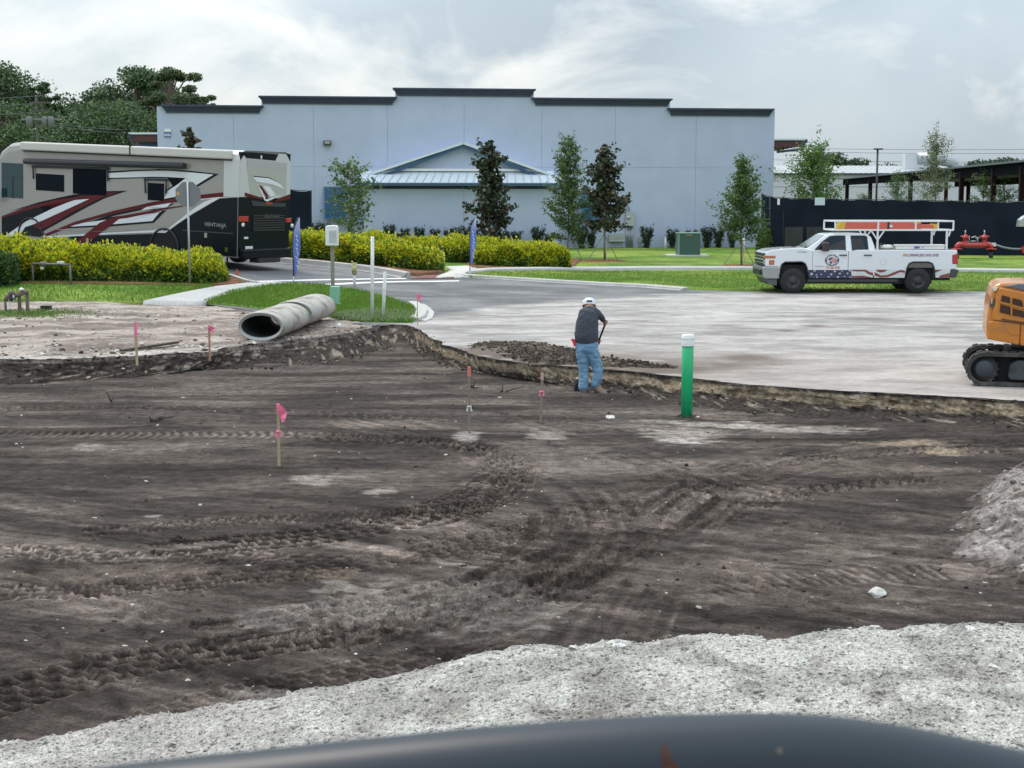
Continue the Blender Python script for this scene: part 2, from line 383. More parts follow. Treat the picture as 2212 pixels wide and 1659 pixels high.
track([(900, 1180), (1150, 1130), (1320, 1075), (1500, 1010)], .45, 'belt', .06, .15)
track([(-60, 1195), (200, 1215), (420, 1205), (640, 1215)], .5, 'lug', .05, .15)
track([(1500, 1060), (1620, 1000), (1850, 975), (2150, 970)], .6, 'chev', .06, .14, .8)
track([(1540, 1120), (1700, 1060), (1950, 1040)], .5, 'lug', .07, .17)
track([(-60, 885), (300, 880), (620, 890), (900, 905)], .5, 'lug', .035, .15, .5)
track([(-60, 935), (300, 945), (640, 940), (960, 950)], .5, 'chev', .03, .13, .4)
track([(1250, 1330), (1400, 1290), (1700, 1250), (2050, 1235)], .5, 'belt', .03, .2, .4)
track([(150, 1650), (420, 1520), (700, 1470), (1000, 1400)], .5, 'lug', .04, .15, .4)
track([(1180, 1420), (1290, 1260), (1390, 1130), (1520, 1040), (1760, 975), (2200, 945)], 1.5, 'smear', .03, .1, .35)
track([(860, 925), (1080, 975), (1220, 1040), (1290, 1130), (1220, 1230), (1000, 1330)], 1.2, 'smear', .03, .1, .35)
track([(1560, 1040), (1420, 1000), (1300, 960), (1180, 930)], .9, 'smear', .03, .1, .35)
track([(700, 945), (900, 945), (1030, 962), (1115, 1000), (1125, 1040), (1080, 1085), (980, 1120)], .42, 'lug', .07, .14, .95)
# straight scratches left by bucket teeth
for (a, b) in (((80, 1360), (330, 1600)), ((150, 1420), (230, 1480)), ((250, 1330), (560, 1560)), ((620, 1230), (1000, 1440)), ((300, 1300), (520, 1410)), ((1340, 1180), (1850, 1330)), ((1290, 1230), (1560, 1350)), ((20, 1180), (300, 1280)), ((60, 1240), (330, 1345)), ((1640, 1120), (2050, 1180)), ((1000, 880), (1330, 930))):
    pa = np.array(XY(*a, PIT)); pb = np.array(XY(*b, PIT)); e = pb - pa; l = np.hypot(*e); e /= l
    s = (x - pa[0]) * e[0] + (y - pa[1]) * e[1]; t = (x - pa[0]) * -e[1] + (y - pa[1]) * e[0] + .05 * (fbm(s * 3, s * 0, 2, 5) - .5)
    k = (s > 0) & (s < l); z += np.where(k, -.022 * np.exp(-(t / .025) ** 2) + .014 * np.exp(-((t - .06) / .035) ** 2), 0)
c = mixc((.044, .035, .030), (.100, .081, .070), sst(.36, .68, fbm(wx * .6, wy * 1.6, 5, 12)))
al = wx * .86 - wy * .5; ac = wx * .5 + wy * .86                      # smears left by the blade
c = c * (1 + (1.5 * (fbm(al * .5, ac * 7, 4, 16) - .5) + .9 * (fbm(al * .9, ac * 21, 3, 17) - .5))[:, None] * (1 - sst(14, 19, y))[:, None])
c = c * (1 + (1.0 * (fbm(wx * .25 + wy * .04, wy * 3.5, 4, 18) - .5) + .9 * (fbm(wx * .5, wy * 11, 3, 19) - .5))[:, None] * sst(14, 19, y)[:, None])
z = z + (.012 * (fbm(al * .6, ac * 9, 3, 16) - .5)) * (1 - sst(14, 19, y))
c = c * (1 + .5 * (fbm(wx * .8 + 1.6 * wy * 0, wy * 6, 4, 14) - .5)[:, None] * sst(16, 22, y)[:, None])
c = c * (1 + .75 * (fbm(wx * 2.2 + wy * 1.4, wy * .9 - wx * .7, 4, 15) - .5)[:, None] * (1 - sst(16, 22, y))[:, None])
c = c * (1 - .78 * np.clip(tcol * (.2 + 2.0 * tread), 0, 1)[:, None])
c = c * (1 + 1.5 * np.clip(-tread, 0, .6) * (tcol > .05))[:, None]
c = np.where((rid[:, None] > .62) & (y[:, None] < 16), c * 1.25, c)
def patch(u, v, ru, rv, col, amt, sc=(3, 9), seed=0, th=.42):
    global c
    p0 = XY(u, v, PIT); rx = ru * p0[1] / F; ry = abs(XY(u, v - rv, PIT)[1] - p0[1])
    g = np.exp(-(((x - p0[0]) / rx) ** 2 + ((y - p0[1]) / ry) ** 2))
    t = min(.7, amt * .58) * (.45 + .9 * fbm(x * 8, y * 22, 3, 90 + seed)) * sst(.60, .80, g * .55 + .62 * fbm(x * sc[0] * 1.3, y * sc[1] * 1.3, 5, 50 + seed, .62)) * sst(.02, .2, g); c = c * (1 - t[:, None]) + np.array(col)[None] * t[:, None]
PALE = (.34, .30, .27); TAN = (.36, .28, .20)
for i, (u, v, ru, rv, col, amt) in enumerate([(1480, 935, 150, 22, PALE, 1.3), (1750, 925, 180, 12, PALE, 1.1), (1420, 908, 120, 8, PALE, 1.2), (1560, 915, 190, 10, (.42, .38, .35), 1.2), (1480, 950, 90, 10, (.42, .38, .35), 1.3), (1180, 940, 70, 14, PALE, 1.1),
        (1010, 940, 45, 14, (.42, .39, .36), 1.3), (2040, 975, 80, 12, TAN, 1.3), (1960, 955, 140, 10, TAN, .9), (680, 1035, 90, 16, PALE, 1.2), (820, 1062, 60, 14, PALE, 1.2), (180, 968, 60, 12, PALE, 1.2), (330, 1120, 30, 8, (.42, .39, .35), 1.2),
        (600, 1330, 120, 40, (.25, .22, .2), .9), (780, 1300, 160, 60, (.26, .23, .21), .9), (1050, 1310, 260, 80, (.24, .22, .2), .8), (720, 1270, 60, 26, (.3, .27, .24), .9), (1500, 1240, 300, 60, (.15, .12, .1), .8),
        (400, 965, 300, 14, (.2, .17, .15), .8), (1190, 975, 250, 30, (.2, .17, .15), .8), (1000, 800, 300, 10, (.2, .17, .14), .8), (1250, 1010, 200, 30, (.19, .16, .14), .7), (300, 1240, 300, 30, (.19, .15, .125), .8), (700, 1240, 120, 20, (.22, .17, .13), .9),
        (560, 1500, 120, 24, (.24, .22, .2), .9), (1880, 1010, 260, 30, (.17, .135, .11), .7), (1650, 1300, 300, 26, (.16, .13, .11), .8), (1830, 1190, 160, 20, (.22, .18, .15), .8), (1470, 890, 200, 8, (.2, .17, .15), .8)]):
    patch(u, v, ru, rv, col, amt, (2.5, 7) if v < 1100 else (3, 5), i, .36)
edge = np.where(y < 22, sst(.30, .42, np.abs(x / y)), 0)
pit = npmesh('pit_floor', np.c_[x, y, z + PIT], gridfaces(len(yy), len(uu)), M_soil, None, True, c); tag(pit, kind='structure')
def pit_z(px, py):                         # height of the pit floor mesh near a point
    j = np.abs(yy - py).argmin(); i = np.abs(uu - px / py).argmin(); return float(z_pit[j, i]) + PIT
z_pit = z.reshape(len(yy), len(uu))

# --- cut banks: strips with strata, lumps and overhangs
def bank(name, lip, foot, n, m, topc, midc, lowc, amp, bands=(.12, .5), lip_z=0.02):
    a = resample(lip, n); b = resample(foot, n); t = np.linspace(0, 1, m)
    d = b - a; dl = np.hypot(*d.T)[:, None]; nrm = d / np.maximum(dl, 1e-3)
    s = np.r_[0, np.cumsum(np.hypot(*np.diff(a, axis=0).T))]
    T, S = np.meshgrid(t, s, indexing='ij')
    prof = np.where(T < .8, .35 * T ** 1.5, .35 * .716 + (T - .8) * 3.7)
    prof = np.clip(prof / prof.max(), 0, 1)
    o = amp * (fbm(S * 2.0, T * 2.5, 5, 60) - .5) * 2 * np.sin(np.pi * np.clip(T * .9 + .07, 0, 1)) + .3 * amp * (fbm(S * 9, T * 9, 3, 63) - .5)
    X = a[None, :, 0] + d[None, :, 0] * prof + nrm[None, :, 0] * o; Y = a[None, :, 1] + d[None, :, 1] * prof + nrm[None, :, 1] * o
    Z = lip_z + gz(X, Y) * 0 + (PIT - .02 - lip_z) * T ** .92 + .05 * (fbm(S * 3.1, T * 3, 3, 66) - .5)
    Z[0] = lip_z + .012; Z[-1] = PIT - .05
    w = T + .10 * (fbm(S * 1.7, T * 2, 4, 70) - .5) * 2 + .12 * (fbm(S * .45, S * 0, 2, 71) - .5) * 2
    c = np.empty(X.shape + (3,)); c[:] = topc
    k1 = sst(bands[0] - .03, bands[0] + .03, w)[..., None]; k2 = sst(bands[1] - .06, bands[1] + .06, w)[..., None]
    c = c * (1 - k1) + np.array(midc) * k1; c = c * (1 - k2) + np.array(lowc) * k2
    sp_ = sst(.6, .7, fbm(S * 4, T * 6, 4, 77))[..., None] * .55; c = c * (1 - sp_) + np.array((.06, .05, .042)) * sp_
    sp_ = sst(.62, .7, fbm(S * 7 + 5, T * 8, 3, 78))[..., None] * .6; c = c * (1 - sp_) + np.array((.4, .35, .28)) * sp_ * .9 + c * sp_ * .1
    return tag(npmesh(name, np.c_[X.ravel(), Y.ravel(), Z.ravel()], gridfaces(m, n), M_bank, None, False, c.reshape(-1, 3)), kind='structure')
bank('cut_bank', LIPL, FOOTL, 520, 16, (.22, .19, .17), (.062, .05, .044), (.038, .031, .028), .16, (.16, .7))
bank('cut_bank', LIPN, FOOTN, 60, 14, (.1, .085, .07), (.11, .09, .075), (.055, .045, .038), .10)
bank('cut_bank', LIPR, FOOTR, 800, 18, (.045, .04, .038), (.235, .185, .13), (.055, .045, .04), .17, (.12, .58))

# --- lumps
ICO = None
def lumps(name, pts, sizes, cols, mat_, parent=None, flat=.7, jit=.28, kind='stuff', sub=False, seed=0):
    global ICO
    bm = bmesh.new(); bmesh.ops.create_icosphere(bm, subdivisions=2 if sub else 1, radius=1)
    B = np.array([v.co[:] for v in bm.verts]); Fa = np.array([[v.index for v in f.verts] for f in bm.faces]); bm.free()
    r = np.random.default_rng(seed + 5); n = len(pts); k = len(B)
    J = 1 + jit * r.normal(size=(n, k, 1)); S = np.asarray(sizes)[:, None, None]
    asp = np.stack([r.uniform(.7, 1.35, n), r.uniform(.7, 1.35, n), r.uniform(.6, 1.1, n) * flat], -1)[:, None]
    V = B[None] * J * asp
    an = r.uniform(0, 2 * np.pi, n); ca, sa = np.cos(an)[:, None], np.sin(an)[:, None]; tl = r.normal(0, .4, n)[:, None]
    x_, y_, z_ = V[..., 0], V[..., 1], V[..., 2]; y2 = y_ * np.cos(tl) - z_ * np.sin(tl); z2 = y_ * np.sin(tl) + z_ * np.cos(tl)
    V = np.stack([x_ * ca - y2 * sa, x_ * sa + y2 * ca, z2], -1) * S + np.asarray(pts)[:, None]
    Fc = (Fa[None] + (np.arange(n) * k)[:, None, None]).reshape(-1, 3)
    o = npmesh(name, V.reshape(-1, 3), Fc, mat_, parent, False, np.repeat(np.asarray(cols), k, 0))
    if kind: o['kind'] = kind
    return o
def along(pl, n, jit, r): 
    p = resample(pl, 600); i = r.integers(0, 600, n); return p[i] + r.normal(0, jit, (n, 2))
r = np.random.default_rng(3)
def near_bias(p): return p[(p[:, 1] > 18) & (np.abs(p[:, 0]) < p[:, 1] * .4)]
a = near_bias(along(FOOTR, 1800, .13, r)); pz = PIT + .01 + .16 * np.abs(r.normal(size=len(a))) * .6
b = near_bias(along(FOOTL, 1500, .16, r)); pb_ = PIT + .01 + .10 * np.abs(r.normal(size=len(b)))
e = near_bias(along(LIPL, 1500, .16, r)); ez = .005 + .03 * r.random(len(e)); g_ = near_bias(along(LIPR, 700, .07, r)); gz_ = .0 + .02 * r.random(len(g_))
pts = np.r_[np.c_[a, pz], np.c_[b, pb_], np.c_[e, ez], np.c_[g_, gz_]]
sz = np.r_[.006 + .034 * r.random(len(a)) ** 4, .006 + .034 * r.random(len(b)) ** 4, .006 + .032 * r.random(len(e)) ** 4, .006 + .02 * r.random(len(g_)) ** 3]
q = r.random(len(pts))[:, None]; cl = np.where(q < .72, np.array([[.055, .046, .04]]), np.where(q < .93, np.array([[.12, .10, .08]]), np.array([[.32, .27, .21]]))) * r.uniform(.7, 1.3, (len(pts), 1))
tag(lumps('earth_clods', pts, sz, cl, M_clod), 'loose dark and tan earth clods fallen along the cut edges of the pit', 'soil')
# clods strewn over the pit floor
n = 1500; y_ = 1 / r.uniform(1 / 30, 1 / 9.5, n); x_ = r.uniform(-.37, .37, n) * y_
z_ = np.array([pit_z(a_, b_) for a_, b_ in zip(x_, y_)])
q = r.random(n)[:, None]; cl = np.where(q < .82, np.array([[.055, .045, .038]]), np.array([[.5, .47, .42]])) * r.uniform(.7, 1.25, (n, 1))
tag(lumps('pit_crumbs', np.c_[x_, y_, z_], .004 + .020 * r.random(n) ** 5 + .0003 * y_, cl, M_clod, seed=2), 'small crumbs of soil and shell strewn over the dark pit floor', 'soil')

# --- bare sand on the left
SANDB = [(-34, 43.2), G(-100, 652), G(0, 651), G(80, 652), G(200, 655), G(306, 659), G(437, 660), G(520, 668), G(600, 676), G(690, 686), G(735, 692), G(800, 700), (-3.28, 36.62)]
def sandc(x, y):
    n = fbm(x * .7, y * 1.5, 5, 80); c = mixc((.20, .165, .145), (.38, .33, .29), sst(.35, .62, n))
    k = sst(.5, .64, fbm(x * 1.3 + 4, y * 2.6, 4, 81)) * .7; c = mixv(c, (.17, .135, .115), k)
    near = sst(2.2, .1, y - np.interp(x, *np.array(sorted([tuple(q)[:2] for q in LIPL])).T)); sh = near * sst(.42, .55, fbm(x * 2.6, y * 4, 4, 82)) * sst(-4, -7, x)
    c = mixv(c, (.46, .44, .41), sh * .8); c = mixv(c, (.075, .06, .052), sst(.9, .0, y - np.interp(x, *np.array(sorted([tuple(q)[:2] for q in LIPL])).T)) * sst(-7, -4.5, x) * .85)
    return c
def mixv(c, col, t): return c * (1 - t[:, None]) + np.array(col)[None] * t[:, None]
def sandz(x, y): return .13 * (fbm(x * .55, y * .55, 3, 83) - .5) + .06 * (fbm(x * 2.6, y * 2.6, 3, 84) - .5) + .03 * (fbm(x * 9, y * 9, 2, 85) - .5) + .02
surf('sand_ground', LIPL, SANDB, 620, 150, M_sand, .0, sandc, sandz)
r = np.random.default_rng(9); n = 2600; y_ = r.uniform(27.5, 42, n); x_ = r.uniform(-.36, -.09, n) * y_
lx = np.interp(x_, *np.array(sorted([tuple(q)[:2] for q in LIPL])).T)
k = (y_ > lx + .05) & (r.random(n) < np.where(y_ - lx < 3, 1, .25)); x_, y_ = x_[k], y_[k]; n = len(x_)
cl = np.where(r.random((n, 1)) < .55, np.array([[.52, .49, .44]]), np.array([[.13, .105, .09]])) * r.uniform(.7, 1.2, (n, 1))
tag(lumps('shell_rubble', np.c_[x_, y_, gz(x_, y_) + sandz(x_, y_)], .012 + .05 * r.random(n) ** 3, cl, M_clod, seed=4), 'pale shell bits and dark lumps scattered on the bare sand at left', 'rubble')

# --- paved lot + entrance driveway, one continuous pavement
LOTFAR = [(-45, 66), (-30, 66), (-20, 66), (-12, 64), (-6.5, 61.5), (-3.0, 60.5), (0, 60.3), (3, 56), (6, 53.5), (10, 52.5), (17, 51.5), (30, 51), (50, 49)]
LOTNEAR = [(-45, 42), (-30, 43), (-15, 45.5), (-9, 43), (-5.2, 38.6), (-3.2, 36.3)] + LIPN[1:-1] + LIPR
def cum(pl): 
    p = np.array([tuple(q)[:2] for q in pl]); return p
def lotc(x, y):
    st = .5 * fbm(x * .55, y * 1.3, 5, 90) + .5 * fbm(x * 1.6 + 5, y * 3.0, 5, 89); asp = mixc((.125, .128, .135), (.19, .19, .195), sst(.3, .7, fbm(x * .6, y * .9, 4, 91)))
    dust = mixc((.245, .23, .22), (.39, .37, .352), sst(.33, .62, st))
    warm = sst(33, 26, y) * .5; dust = mixv(dust, (.36, .315, .285), warm)
    # dusty area begins right of / nearer than a curved line across the driveway mouth
    ly = np.interp(x, [-3.5, -1.9, -.5, 1.5, 4.5, 8, 20], [35.8, 39.5, 42.8, 45.5, 49.2, 50.6, 50.5])
    t = sst(-.9, .9, ly - y + 2.4 * (fbm(x * .8, y * 1.6, 4, 92) - .5))
    c = mixv(asp, (0, 0, 0), np.zeros(len(x))); c = c * (1 - t[:, None]) + dust * t[:, None]
    k = sst(.6, .72, fbm(x * .8 + 3, y * 2.2, 4, 93)) * .28 * t; c = mixv(c, (.17, .15, .145), k)
    for (u, v, a_, b_, s_) in ((1200, 785, 260, 22, .95), (1080, 764, 120, 16, .9), (1420, 800, 160, 12, .8), (1620, 775, 70, 10, .8), (1760, 705, 22, 3, .9), (1700, 716, 20, 3, .6), (1980, 639, 34, 3, .8), (1560, 790, 120, 8, .5), (1860, 688, 60, 4, .4), (1540, 722, 40, 3, .4), (1300, 700, 60, 5, .3), (2080, 700, 60, 3, .4)):
        p0 = XY(u, v, 0); rx = a_ * p0[1] / F; ry = abs(XY(u, v - b_)[1] - p0[1])
        g = np.exp(-(((x - p0[0]) / rx) ** 2 + ((y - p0[1]) / ry) ** 2) * 1.0) * sst(.22, .42, fbm(x * 1.5, y * 3, 4, 94)); c = mixv(c, (.13, .10, .082), np.clip(g * s_ * 1.5, 0, .95))
    # dark wheel wear of the entrance
    k = sst(.52, .66, fbm(x * .3, y * 1.1, 3, 95)) * .3 * (1 - t); return mixv(c, (.09, .09, .095), k)
surf('parking_lot', LOTNEAR, LOTFAR, 640, 240, M_lot, .015, lotc, lambda x, y: .012 * (fbm(x * .4, y * .4, 3, 96) - .5), pw=1.25)

# --- lawns
def grassc(x, y):
    n = fbm(x * .45, y * .45, 4, 100); c = mixc((.09, .18, .026), (.20, .28, .05), sst(.33, .66, n)); c = mixv(c, (.28, .29, .08), sst(.56, .7, fbm(x * 1.1, y * 1.1, 3, 101)) * .45); return c
LAWNL_N = [(-45, 43)] + [G(-100, 652), G(0, 650), G(80, 652), G(200, 655), G(304, 658), G(345, 650), G(400, 638), G(440, 630)]
LAWNL_F = [(-45, 52), (-22, 51.5), (-17, 50.6), (-15, 50.3), (-13, 50), (-11, 49.6), (-9.7, 49.2), (-9.2, 48.6)]
def lumpz(a, s): return lambda x, y: a * (fbm(x * s, y * s, 3, 110) - .5)
surf('lawn', LAWNL_N, LAWNL_F, 240, 60, M_grass, .05, grassc, lumpz(.05, 2))
ISL_N = [G(441, 657), G(520, 664), G(600, 673), G(700, 684), G(725, 690), G(760, 695), G(830, 698), G(893, 699)]
ISL_F = [G(500, 636), G(545, 626), G(590, 619), G(640, 616), G(700, 619), G(780, 632), G(850, 652), G(890, 668)]
surf('lawn', ISL_N, ISL_F, 240, 60, M_grass, .07, lambda x, y: mixc((.085, .18, .026), (.165, .26, .045), sst(.33, .66, fbm(x * .8, y * .8, 4, 103))), lumpz(.04, 2.5))
KERBR = [G(985, 597), G(1060, 602), G(1160, 608), G(1300, 616), G(1400, 621), G(1478, 627), (8, 50.9), (17, 49.6 + 1.4), (40, 50.5)]
RL_F = [(-34, 128), (-12, 125), (5, 122), (20, 120), (40, 118), (60, 116), (90, 112)]
surf('lawn', [(KERBR[0].x - .2, KERBR[0].y + .1)] + [tuple(q)[:2] for q in KERBR[1:]] + [(70, 50)], RL_F, 300, 130, M_grass, .07, grassc, lumpz(.06, .9), pw=1.3)
LEFTBACK = [(-60, 66), (-30, 66), (-20, 66), (-12, 64), (-6.5, 61.3), (-3.1, 60.3)]
surf('lawn', LEFTBACK, [(-80, 128), (-60, 128), (-45, 128), (-30, 127), (-20, 126), (-10, 125)], 90, 40, M_grass, .05, grassc, lumpz(.05, .9))

# --- concrete walks (one slab each)
def slabs(name, A, B, n, m, off, col=(.42, .42, .41), kind='structure'):
    return surf(name, A, B, n, m, M_conc, off, const(col))
slabs('sidewalk', [G(306, 658.5), G(345, 650), G(400, 638), G(470, 625), G(530, 618), G(585, 615)], [G(438, 660), G(470, 650), G(505, 639), G(548, 628), G(592, 620), G(625, 617)], 60, 14, .11)
slabs('sidewalk', [G(940, 604), G(965, 594), G(975, 588), G(962, 580)], [G(1010, 600), G(1012, 592), G(1030, 585), G(1020, 578)], 30, 10, .10, (.53, .52, .49))
slabs('sidewalk', [G(1000, 598), G(1060, 590.5), G(1245, 588), G(1450, 587), G(1650, 587), G(1900, 589), G(2212, 593), G(2500, 597)], [G(1015, 590), G(1060, 587), G(1245, 583.7), G(1450, 582.5), G(1650, 583), G(1900, 585), G(2212, 589), G(2500, 593)], 120, 4, .16)
tac = surf('tactile_paving', [G(885, 604.5), G(930, 603.8), G(985, 603)], [G(915, 597), G(950, 596.5), G(985, 596.5)], 24, 8, attr_mat('tactile brick', .8, .2, .3, ((9., .5),), .6, 40), .05, const((.20, .10, .085)))
# painted stop lines
M_paint = mat('road paint', (.74, .75, .74), .6, var=.12, vscale=3)
def stripe(name, pts_a, pts_b, mat_, off=.023):
    a = resample(pts_a, 40); b = resample(pts_b, 40); V = []
    for p in (a, b): 
        V.append(np.c_[p[:, 0], p[:, 1], gz(p[:, 0], p[:, 1]) + off])
    return tag(npmesh(name, np.vstack(V), gridfaces(2, 40), mat_, None, True), kind='structure')
stripe('stop_line', [G(502, 612.6), G(620, 609.2), G(760, 606), G(880, 604)], [G(515, 609.4), G(620, 606.4), G(760, 603.4), G(875, 602)], M_paint)
stripe('stop_line', [G(695, 618.5), G(800, 613.0), G(900, 610.6), G(992, 609)], [G(705, 614.5), G(800, 610), G(900, 608), G(992, 607)], M_paint)
# kerbs: swept rounded section
def kerb(name, line, label=None, w=.2, h=.14, n=120, m_=None):
    p = resample(line, n); t = np.gradient(p, axis=0); t /= np.hypot(*t.T)[:, None]; nn = np.c_[-t[:, 1], t[:, 0]]
    prof = [(-w / 2 - .16, -.03), (-w / 2 - .16, .02), (-w / 2, .025), (-w / 2 + .015, h - .02), (-w / 2 + .035, h), (w / 2, h + .005), (w / 2, -.03)]
    V = [np.c_[p + nn * o, gz(p[:, 0], p[:, 1]) + z_ + .015] for (o, z_) in prof]
    rg = np.random.default_rng(1); c = np.tile(np.array([(.52, .51, .49)]), (n * len(prof), 1)) * (1 + .15 * (fbm(np.tile(p[:, 0] * 2, len(prof)), np.tile(p[:, 1] * 2, len(prof)), 3, 7) - .5))[:, None]
    k_ = len(prof); caps = np.array([[i * n, (i + 1) * n, (k_ - 2 - i) * n + 0, (k_ - 1 - i) * n] for i in range(k_ // 2)] + [[i * n + n - 1, (k_ - 1 - i) * n + n - 1, (k_ - 2 - i) * n + n - 1, (i + 1) * n + n - 1] for i in range(k_ // 2)])
    return tag(npmesh(name, np.vstack(V), np.vstack([gridfaces(k_, n), caps]), M_conc, None, False, c * .85), kind='structure')
kerb('kerb', [G(985, 598), G(1060, 603), G(1160, 609), G(1300, 617), G(1400, 622), G(1482, 628.5)], w=.34, h=.10)
kerb('kerb', [(-14, 59.5), G(625, 571), G(660, 573), G(720, 579), G(780, 585), G(830, 592), G(868, 599), G(880, 602)], w=.22, h=.2)
kerb('kerb', [G(893, 696), G(908, 689), G(913, 677), G(905, 668), G(893, 659)], w=.3, h=.1)
kerb('kerb', [G(556, 618), G(535, 614), G(518, 609), G(505, 604), (-10.2, 50.6), (-13, 51.2)], w=.2, h=.13)
# mulch beds
mc = lambda x, y: mixc((.15, .075, .045), (.27, .14, .085), fbm(x * 3, y * 3, 3, 120))
surf('mulch_bed', [(-24, 47.6), (-16.2, 47.4), (-14, 47.2), (-12, 47), (-10.2, 46.7), G(470, 621), G(530, 615), G(540, 612)], [(-24, 50.8), (-16.2, 50.4), (-14, 50.4), (-12, 50.3), (-10.4, 50.1), (-9.3, 50.0), (-9.0, 49.6), G(516, 606)], 120, 20, M_mulch, .09, mc, lumpz(.04, 4))
surf('mulch_bed', [(-12, 59.5), G(640, 568.5), G(720, 575), G(800, 585), G(860, 594), G(905, 598), G(952, 593)], [(-12, 66), (-9, 66), (-6, 66), (-3.6, 65), (-3, 64), G(950, 585), G(960, 588)], 120, 24, M_mulch, .12, mc, lumpz(.05, 4))
surf('mulch_bed', [G(1016, 583), G(1060, 583.5), G(1150, 583), G(1240, 581)], [(-2.6, 70), (-1, 70), (1, 70), (3.2, 69)], 80, 16, M_mulch, .12, mc, lumpz(.05, 4))

# --- grass blades (short tufts that break up the lawn edges)
def blades(name, pts, h, cols, label):
    r = np.random.default_rng(21); n = len(pts); an = r.uniform(0, 6.28, n); w = h * .16; ln = r.normal(0, .35, (n, 2)) * h[:, None]
    a = np.c_[pts[:, 0] - np.cos(an) * w, pts[:, 1] - np.sin(an) * w, pts[:, 2]]; b = np.c_[pts[:, 0] + np.cos(an) * w, pts[:, 1] + np.sin(an) * w, pts[:, 2]]
    t = np.c_[pts[:, 0] + ln[:, 0], pts[:, 1] + ln[:, 1], pts[:, 2] + h]
    V = np.stack([a, b, t], 1).reshape(-1, 3); return tag(npmesh(name, V, np.arange(3 * n).reshape(-1, 3), M_blade, None, False, np.repeat(cols, 3, 0)), label, 'grass', kind='stuff')
def quadpts(A, B, n, seed):
    r = np.random.default_rng(seed); a = resample(A, 400); b = resample(B, 400); i = r.integers(0, 400, n); t = r.random(n)[:, None]; p = a[i] * (1 - t) + b[i] * t + r.normal(0, .05, (n, 2)); return np.c_[p, gz(p[:, 0], p[:, 1]) + .06]
def gcol(n, seed, a=(.075, .175, .024), b=(.20, .31, .055)):
    r = np.random.default_rng(seed); t = r.random((n, 1)); return np.array([a]) * (1 - t) + np.array([b]) * t
q = quadpts(LAWNL_N, LAWNL_F, 42000, 1); q = q[np.abs(q[:, 0]) < q[:, 1] * .38]; blades('grass', q, rng.uniform(.04, .10, len(q)), gcol(len(q), 1), 'mown green grass on the lawn below the left golden hedge')
q = quadpts(ISL_N, ISL_F, 30000, 2); blades('grass', q, rng.uniform(.04, .11, len(q)), gcol(len(q), 2), 'mown green grass on the kerbed island beside the driveway')
rn = [G(1010, 604), G(1160, 607), G(1300, 614), G(1478, 625), (8, 51.3), (17, 51.3), (24, 51)]
q = quadpts(rn, [(-1.5, 61), (2, 60), (4, 60), (9, 60), (14, 60), (20, 60), (24, 60)], 36000, 3); blades('grass', q, rng.uniform(.04, .09, len(q)), gcol(len(q), 3, (.11, .205, .03), (.25, .34, .065)), 'mown green grass on the wide lawn behind the white truck')
w_ = quadpts([G(720, 693), G(780, 697), G(893, 699)], [G(740, 684), G(800, 676), G(893, 680)], 5000, 5); blades('weeds', w_, rng.uniform(.05, .13, len(w_)), gcol(len(w_), 5, (.10, .19, .04), (.38, .42, .28)), 'weeds and pale shell at the worn corner of the island lawn')
q = np.c_[rng.normal(-12.6, .8, 3500), rng.normal(39.3, .5, 3500)]; q = np.c_[q, gz(q[:, 0], q[:, 1]) + .04]; blades('weeds', q, rng.uniform(.03, .09, len(q)), gcol(len(q), 6, (.08, .16, .035), (.2, .28, .08)), 'patch of low weeds around the old brown valve pipework')
r = np.random.default_rng(33); n = 260; q = quadpts([G(730, 693), G(780, 696), G(905, 694)], [G(745, 684), G(800, 680), G(893, 682)], n, 8)
tag(lumps('shell_rubble', q, r.uniform(.02, .05, n), np.tile([[.55, .53, .48]], (n, 1)) * r.uniform(.7, 1.1, (n, 1)), M_clod, seed=8), 'white shell bits among the weeds at the island corner', 'rubble')

# --- dark soil heaps dug out on the edge of the lot
def heap(name, pts, w, h, label, seed, col=(.07, .057, .047), col2=(.2, .165, .13), zb=0., nl=3600, ls=.026):
    root = E(name, label, 'soil heap', (pts[0][0], pts[0][1], zb))
    p = resample(pts, 160); t = np.gradient(p, axis=0); t /= np.hypot(*t.T)[:, None]; nn = np.c_[-t[:, 1], t[:, 0]]
    ww = np.linspace(-1, 1, 34); s = np.linspace(0, 1, 160); env = np.sin(np.pi * np.clip(s, 0, 1)) ** .45 * (.55 + .8 * fbm(s * 9, s * 0, 3, seed))
    X = p[:, 0][:, None] + nn[:, 0][:, None] * ww[None] * w * env[:, None]; Y = p[:, 1][:, None] + nn[:, 1][:, None] * ww[None] * w * env[:, None]
    Z = h * env[:, None] * np.cos(ww[None] * np.pi / 2) ** .8 * (.5 + fbm(X * 2.2, Y * 2.2, 4, seed + 1)) + .10 * (fbm(X * 6, Y * 6, 3, seed + 2) - .6)
    Z = zb - .03 + np.maximum(Z, 0)
    c = mixc(col, col2, sst(.45, .7, fbm(X.ravel() * 3, Y.ravel() * 3, 3, seed + 4)))
    V = np.c_[X.ravel(), Y.ravel(), Z.ravel()] - np.array([[pts[0][0], pts[0][1], zb]])
    npmesh('soil', V, gridfaces(160, 34), M_bank, root, False, c)
    r = np.random.default_rng(seed); k = r.integers(0, len(V), nl); q_ = V[k] + r.normal(0, .04, (nl, 3)) * [1, 1, .3]
    lumps('lump', q_, .008 + ls * r.random(nl) ** 4, np.where(r.random((nl, 1)) < .9, np.array([col]), np.array([col2])) * r.uniform(.7, 1.4, (nl, 1)), M_clod, root, seed=seed)
    return root
heap('soil_heap', [XY(1030, 743), XY(1100, 752), XY(1180, 762), XY(1255, 775)], 0.95, .17, 'dark soil heap on the lot left of the digging man', 3)
heap('soil_heap', [XY(1090, 768), XY(1200, 784), XY(1330, 790), XY(1460, 797)], .5, .17, 'low strip of dark crumbly soil along the cut behind the digging man', 8)
